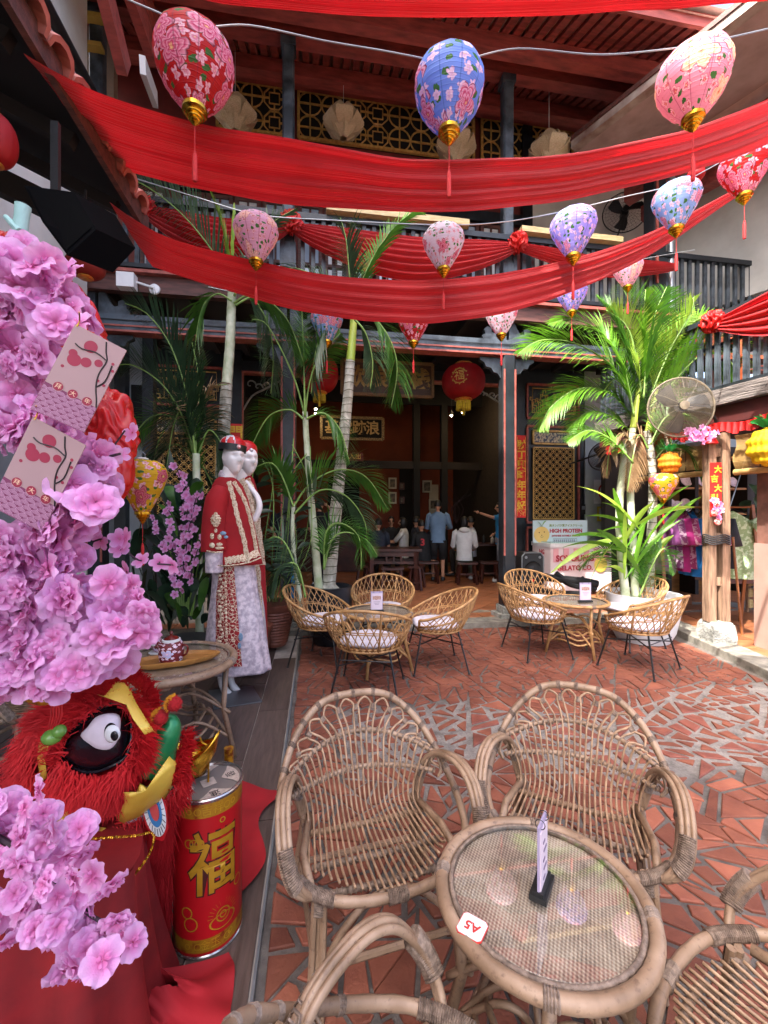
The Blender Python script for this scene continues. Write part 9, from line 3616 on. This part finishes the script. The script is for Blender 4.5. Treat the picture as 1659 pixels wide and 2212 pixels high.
# clothes rack
rk = thing('clothes_rack', 'wooden clothes rack in the shop behind the split post', 'rack', W(4.3, 5.7, .06))
za = 1.60
r0, r1 = W(3.80, 5.95, za), W(4.75, 5.55, za)
m_ow = M_('orange_brown_wood', '#8e5426', '#6c3d1a', 5, .5, .1)
mb = MB()
mb.tube([r0, r1], .014, 8)
part('hanging_bar', mb, m_ow, rk)
for r_ in (r0, r1):
 for s_ in (-1, 1):
  mb = MB()
  mb.bar(r_ + V((0, 0, .03)), V((r_.x, r_.y, .065)) + (FWD * .25 + RGT * .05) * s_, .035, .025)
  part('leg', mb, m_ow, rk)
cols = ['#8a4a86', '#6b2f5e', '#a01c6c', '#8c2a5e', '#1c78c0', '#5a4436', '#3c2f2c', '#7a2448', '#26262e', '#8fae7c']
tf = (r1 - r0).normalized()
nf_ = V((tf.y, -tf.x, 0))
if nf_.dot(FWD) > 0:
 nf_ = -nf_
for i in range(10):
 last = i == 9
 t = .05 + .075 * i if not last else .80
 p = r0.lerp(r1, t)
 lb = ['lilac', 'plum', 'magenta', 'purple', 'bright blue', 'brown', 'dark brown', 'crimson', 'black'][i] + ' patterned garment hanging on the clothes rack' if not last else 'pale green batik shirt with white pattern hanging at the front of the rack'
 o = thing('hanging_shirt', lb, 'shirt', p, 'garments on the clothes rack')
 # side-on garments show their shoulder line; the last one faces us
 ax = (nf_ * .92 + tf * .38).normalized() if not last else (tf * .97 + nf_ * .1).normalized()
 c2 = H(cols[i])
 hi = tuple(min(1, x * 1.0 + .25) for x in c2[:3]) + (1,)
 mt = M_('batik_' + cols[i].strip('#'), cols[i], hi if i % 2 == 1 or last else None, 26 if last else 18, .8, .1, contrast=(.42, .5) if i % 2 == 1 or last else (.3, .7), detail=2)
 Ls = rr.uniform(.72, .9) if not last else .88
 wS = .24 if not last else .25
 def bodyf(s, tt, sg=1):
  ww = wS * (.80 + .28 * tt) * (1 - .45 * max(0, .08 - tt) / .08)
  x = (s - .5) * 2 * ww
  z = -.05 - Ls * tt - .07 * abs(s - .5) * 2 * (1 - tt)
  th = .035 + .02 * tt
  return p + ax * x + ax.cross(V((0, 0, 1))) * (sg * th * math.cos((s - .5) * PI) + .018 * math.sin(s * 22 + i) * tt) + V((0, 0, z))
 mb = MB()
 mb.grid(lambda s, tt: bodyf(s, tt, 1), 16, 12)
 mb.grid(lambda s, tt: bodyf(1 - s, tt, -1), 16, 12)
 part('shirt_body', mb, mt, o, 'all')
 for s_ in (-1, 1):
  mb = MB()
  a_ = p + ax * s_ * wS * .80 + V((0, 0, -.16))
  b_ = p + ax * s_ * wS * (1.40 if last else 1.15) + V((0, 0, -.42 if last else -.50))
  mb.tube([a_, a_.lerp(b_, .5), b_], [.060, .068, .078], 10)
  part('sleeve', mb, mt, o, 'all')
 mb = MB()
 mb.tube(spline([p + V((0, 0, .02)), p + V((0, 0, -.02)), p + ax * wS * .6 + V((0, 0, -.09))], 3), .005, 4)
 mb.tube(spline([p + V((0, 0, -.02)), p - ax * wS * .6 + V((0, 0, -.09))], 3), .005, 4)
 part('hanger', mb, m_blk, o)
# bench, crates, leaning pole
o = thing('wooden_bench', 'dark bench in the shop behind the posts', 'bench', W(5.2, 6.1, .06))
c = W(5.05, 6.1, 0)
mb = MB()
mb.box((c.x, c.y, .58), (1.0, .4, .05), -YAW)
part('seat', mb, m_dw, o)
for s_ in (-1, 1):
 mb = MB()
 q = V((c.x, c.y, 0)) + RGT * s_ * .38
 mb.box((q.x, q.y, .31), (.10, .32, .50), -YAW)
 part('leg', mb, m_dw, o)
o = thing('slatted_crate', 'pale slatted wooden crate stacked by the shop wall at the right', 'crate', W(5.6, 6.5, .06))
c = W(5.62, 6.5, 0)
for i in range(7):
 mb = MB()
 mb.box((c.x, c.y - .2, .20 + .16 * i), (.62, .02, .12), -YAW)
 part('slat', mb, m_bamboo, o)
for s_ in (-1, 1):
 mb = MB()
 q = V((c.x, c.y - .17, 0)) + RGT * s_ * .29
 mb.box((q.x, q.y, .68), (.05, .04, 1.22), -YAW)
 part('corner_post', mb, m_oldwood, o)
mb = MB()
a_, b_ = P(1603, 1322, 5.15), P(1583, 1160, 5.3)
a_.z = .06
mb.tube([a_, b_], .014, 8)
solo('wooden_pole', 'thin orange wooden pole leaning just right of the split post', 'pole', mb, m_ow, a_)
mb = MB()
a_, b_ = P(1555, 1160, 5.2), P(1630, 930, 5.4)
mb.tube([a_, b_], .008, 6)
solo('thin_rod', 'thin pale rod rising diagonally between the two shop posts', 'rod', mb, m_metalgrey, a_)
# security cameras, emergency lamp, wooden chair on the gallery
for (u, v, y, lb) in ((460, 110, 5.5, 'white security camera on the upper left post, high under the roof'),):
 c = Py(u, v, y)
 o = thing('security_camera', lb, 'camera', c)
 mb = MB()
 mb.tube([c, c + V((.10, -.12, -.05))], .035, 12)
 part('camera_body', mb, m_whitepl, o, True)
 mb = MB()
 mb.tube([c, c + V((-.10, .04, .03)), c + V((-.18, .06, .05))], .015, 8)
 mb.lathe([(.04, 0), (.045, .03)], 12, Matrix.Translation(c + V((-.2, .06, .04))))
 part('bracket', mb, m_whitepl, o, True)
c = Py(279, 614, 5.58)
o = thing('junction_box', 'white square junction box on the balcony fascia at the left', 'box', c)
mb = MB()
mb.box((c.x, 5.52, c.z), (.19, .12, .17))
part('box_body', mb, m_whitepl, o)
mb = MB()
mb.lathe([(.065, 0), (.06, .02), (.03, .03)], 16, Matrix.Translation((c.x + .28, 5.60, c.z - .03)) @ Matrix.Rotation(R(90), 4, 'X'))
mb.tube([(c.x + .08, 5.55, c.z + .02), (c.x + .28, 5.56, c.z - .03)], .014, 6)
part('round_mount', mb, m_whitepl, o, True)
c = Py(243, 985, 5.3)
for (u, v) in ((1530, 800), (1600, 790)):
 o = thing('gallery_chair', 'reddish wooden chair standing on the right gallery behind the balusters' if u == 1600 else 'reddish wooden chair further left on the right gallery behind the balusters', 'chair', P(u, v, 5.3))
 b_ = P(u, v, 5.3)
 b_.z = 2.91
 m_rw = M_('orange_red_wood', '#a8522c', '#7e3a1e', 5, .5)
 for (x, y, h) in ((-.2, -.2, .45), (.2, -.2, .45), (-.2, .2, .9), (.2, .2, .9)):
  mb = MB()
  mb.box(b_ + V((x, y, h / 2)), (.045, .045, h))
  part('leg', mb, m_rw, o)
 mb = MB()
 mb.box(b_ + V((0, 0, .45)), (.46, .46, .04))
 part('seat', mb, m_rw, o)
 for h in (.62, .82):
  mb = MB()
  mb.box(b_ + V((0, .2, h)), (.42, .03, .07))
  part('back_rail', mb, m_rw, o)
# blue and yellow paddles behind the left cane chairs
a_ = P(633, 1225, 5.2)
mb = MB()
mb.box(a_ - V((0, 0, .1)), (.045, .02, .55))
solo('blue_paddle', 'narrow bright blue paddle standing by the left post', 'paddle', mb, M_('bright_blue_paint', '#2f7fb4', '#246a9a', 3, .5), a_ - V((0, 0, .38)))
# white signboard on the left bracket with black letters
a_ = Py(319, 175, 5.0)
o = thing('slanted_board', 'narrow white board with black letters hung on the upper left bracket', 'sign', a_)
mb = MB()
mb.bar(Py(308, 140, 5.0), Py(335, 215, 5.6), .06, .17)
part('board', mb, m_whitepl, o)
for (p0, p1) in (((275, -40, 4.7), (330, 120, 5.4)), ((300, -30, 5.2), (370, 170, 5.9)), ((225, -20, 4.4), (268, 150, 4.9))):
 mb = MB()
 mb.bar(Py(p0[0], p0[1], p0[2]), Py(p1[0], p1[1], p1[2]), .10, .26)
 part('roof_strut', mb, m_redwood, BB)
for v in (48, 110):
 mb = MB()
 c = Py(258, v, 5.6)
 mb.box((-2.62, 5.60, c.z), (.22, .10, .05))
 part('yellow_strap', mb, M_('yellow_strap', '#b89a4a', '#a08438', 5, .6), BB)
 c = Py(1400, v + 90, 5.6)
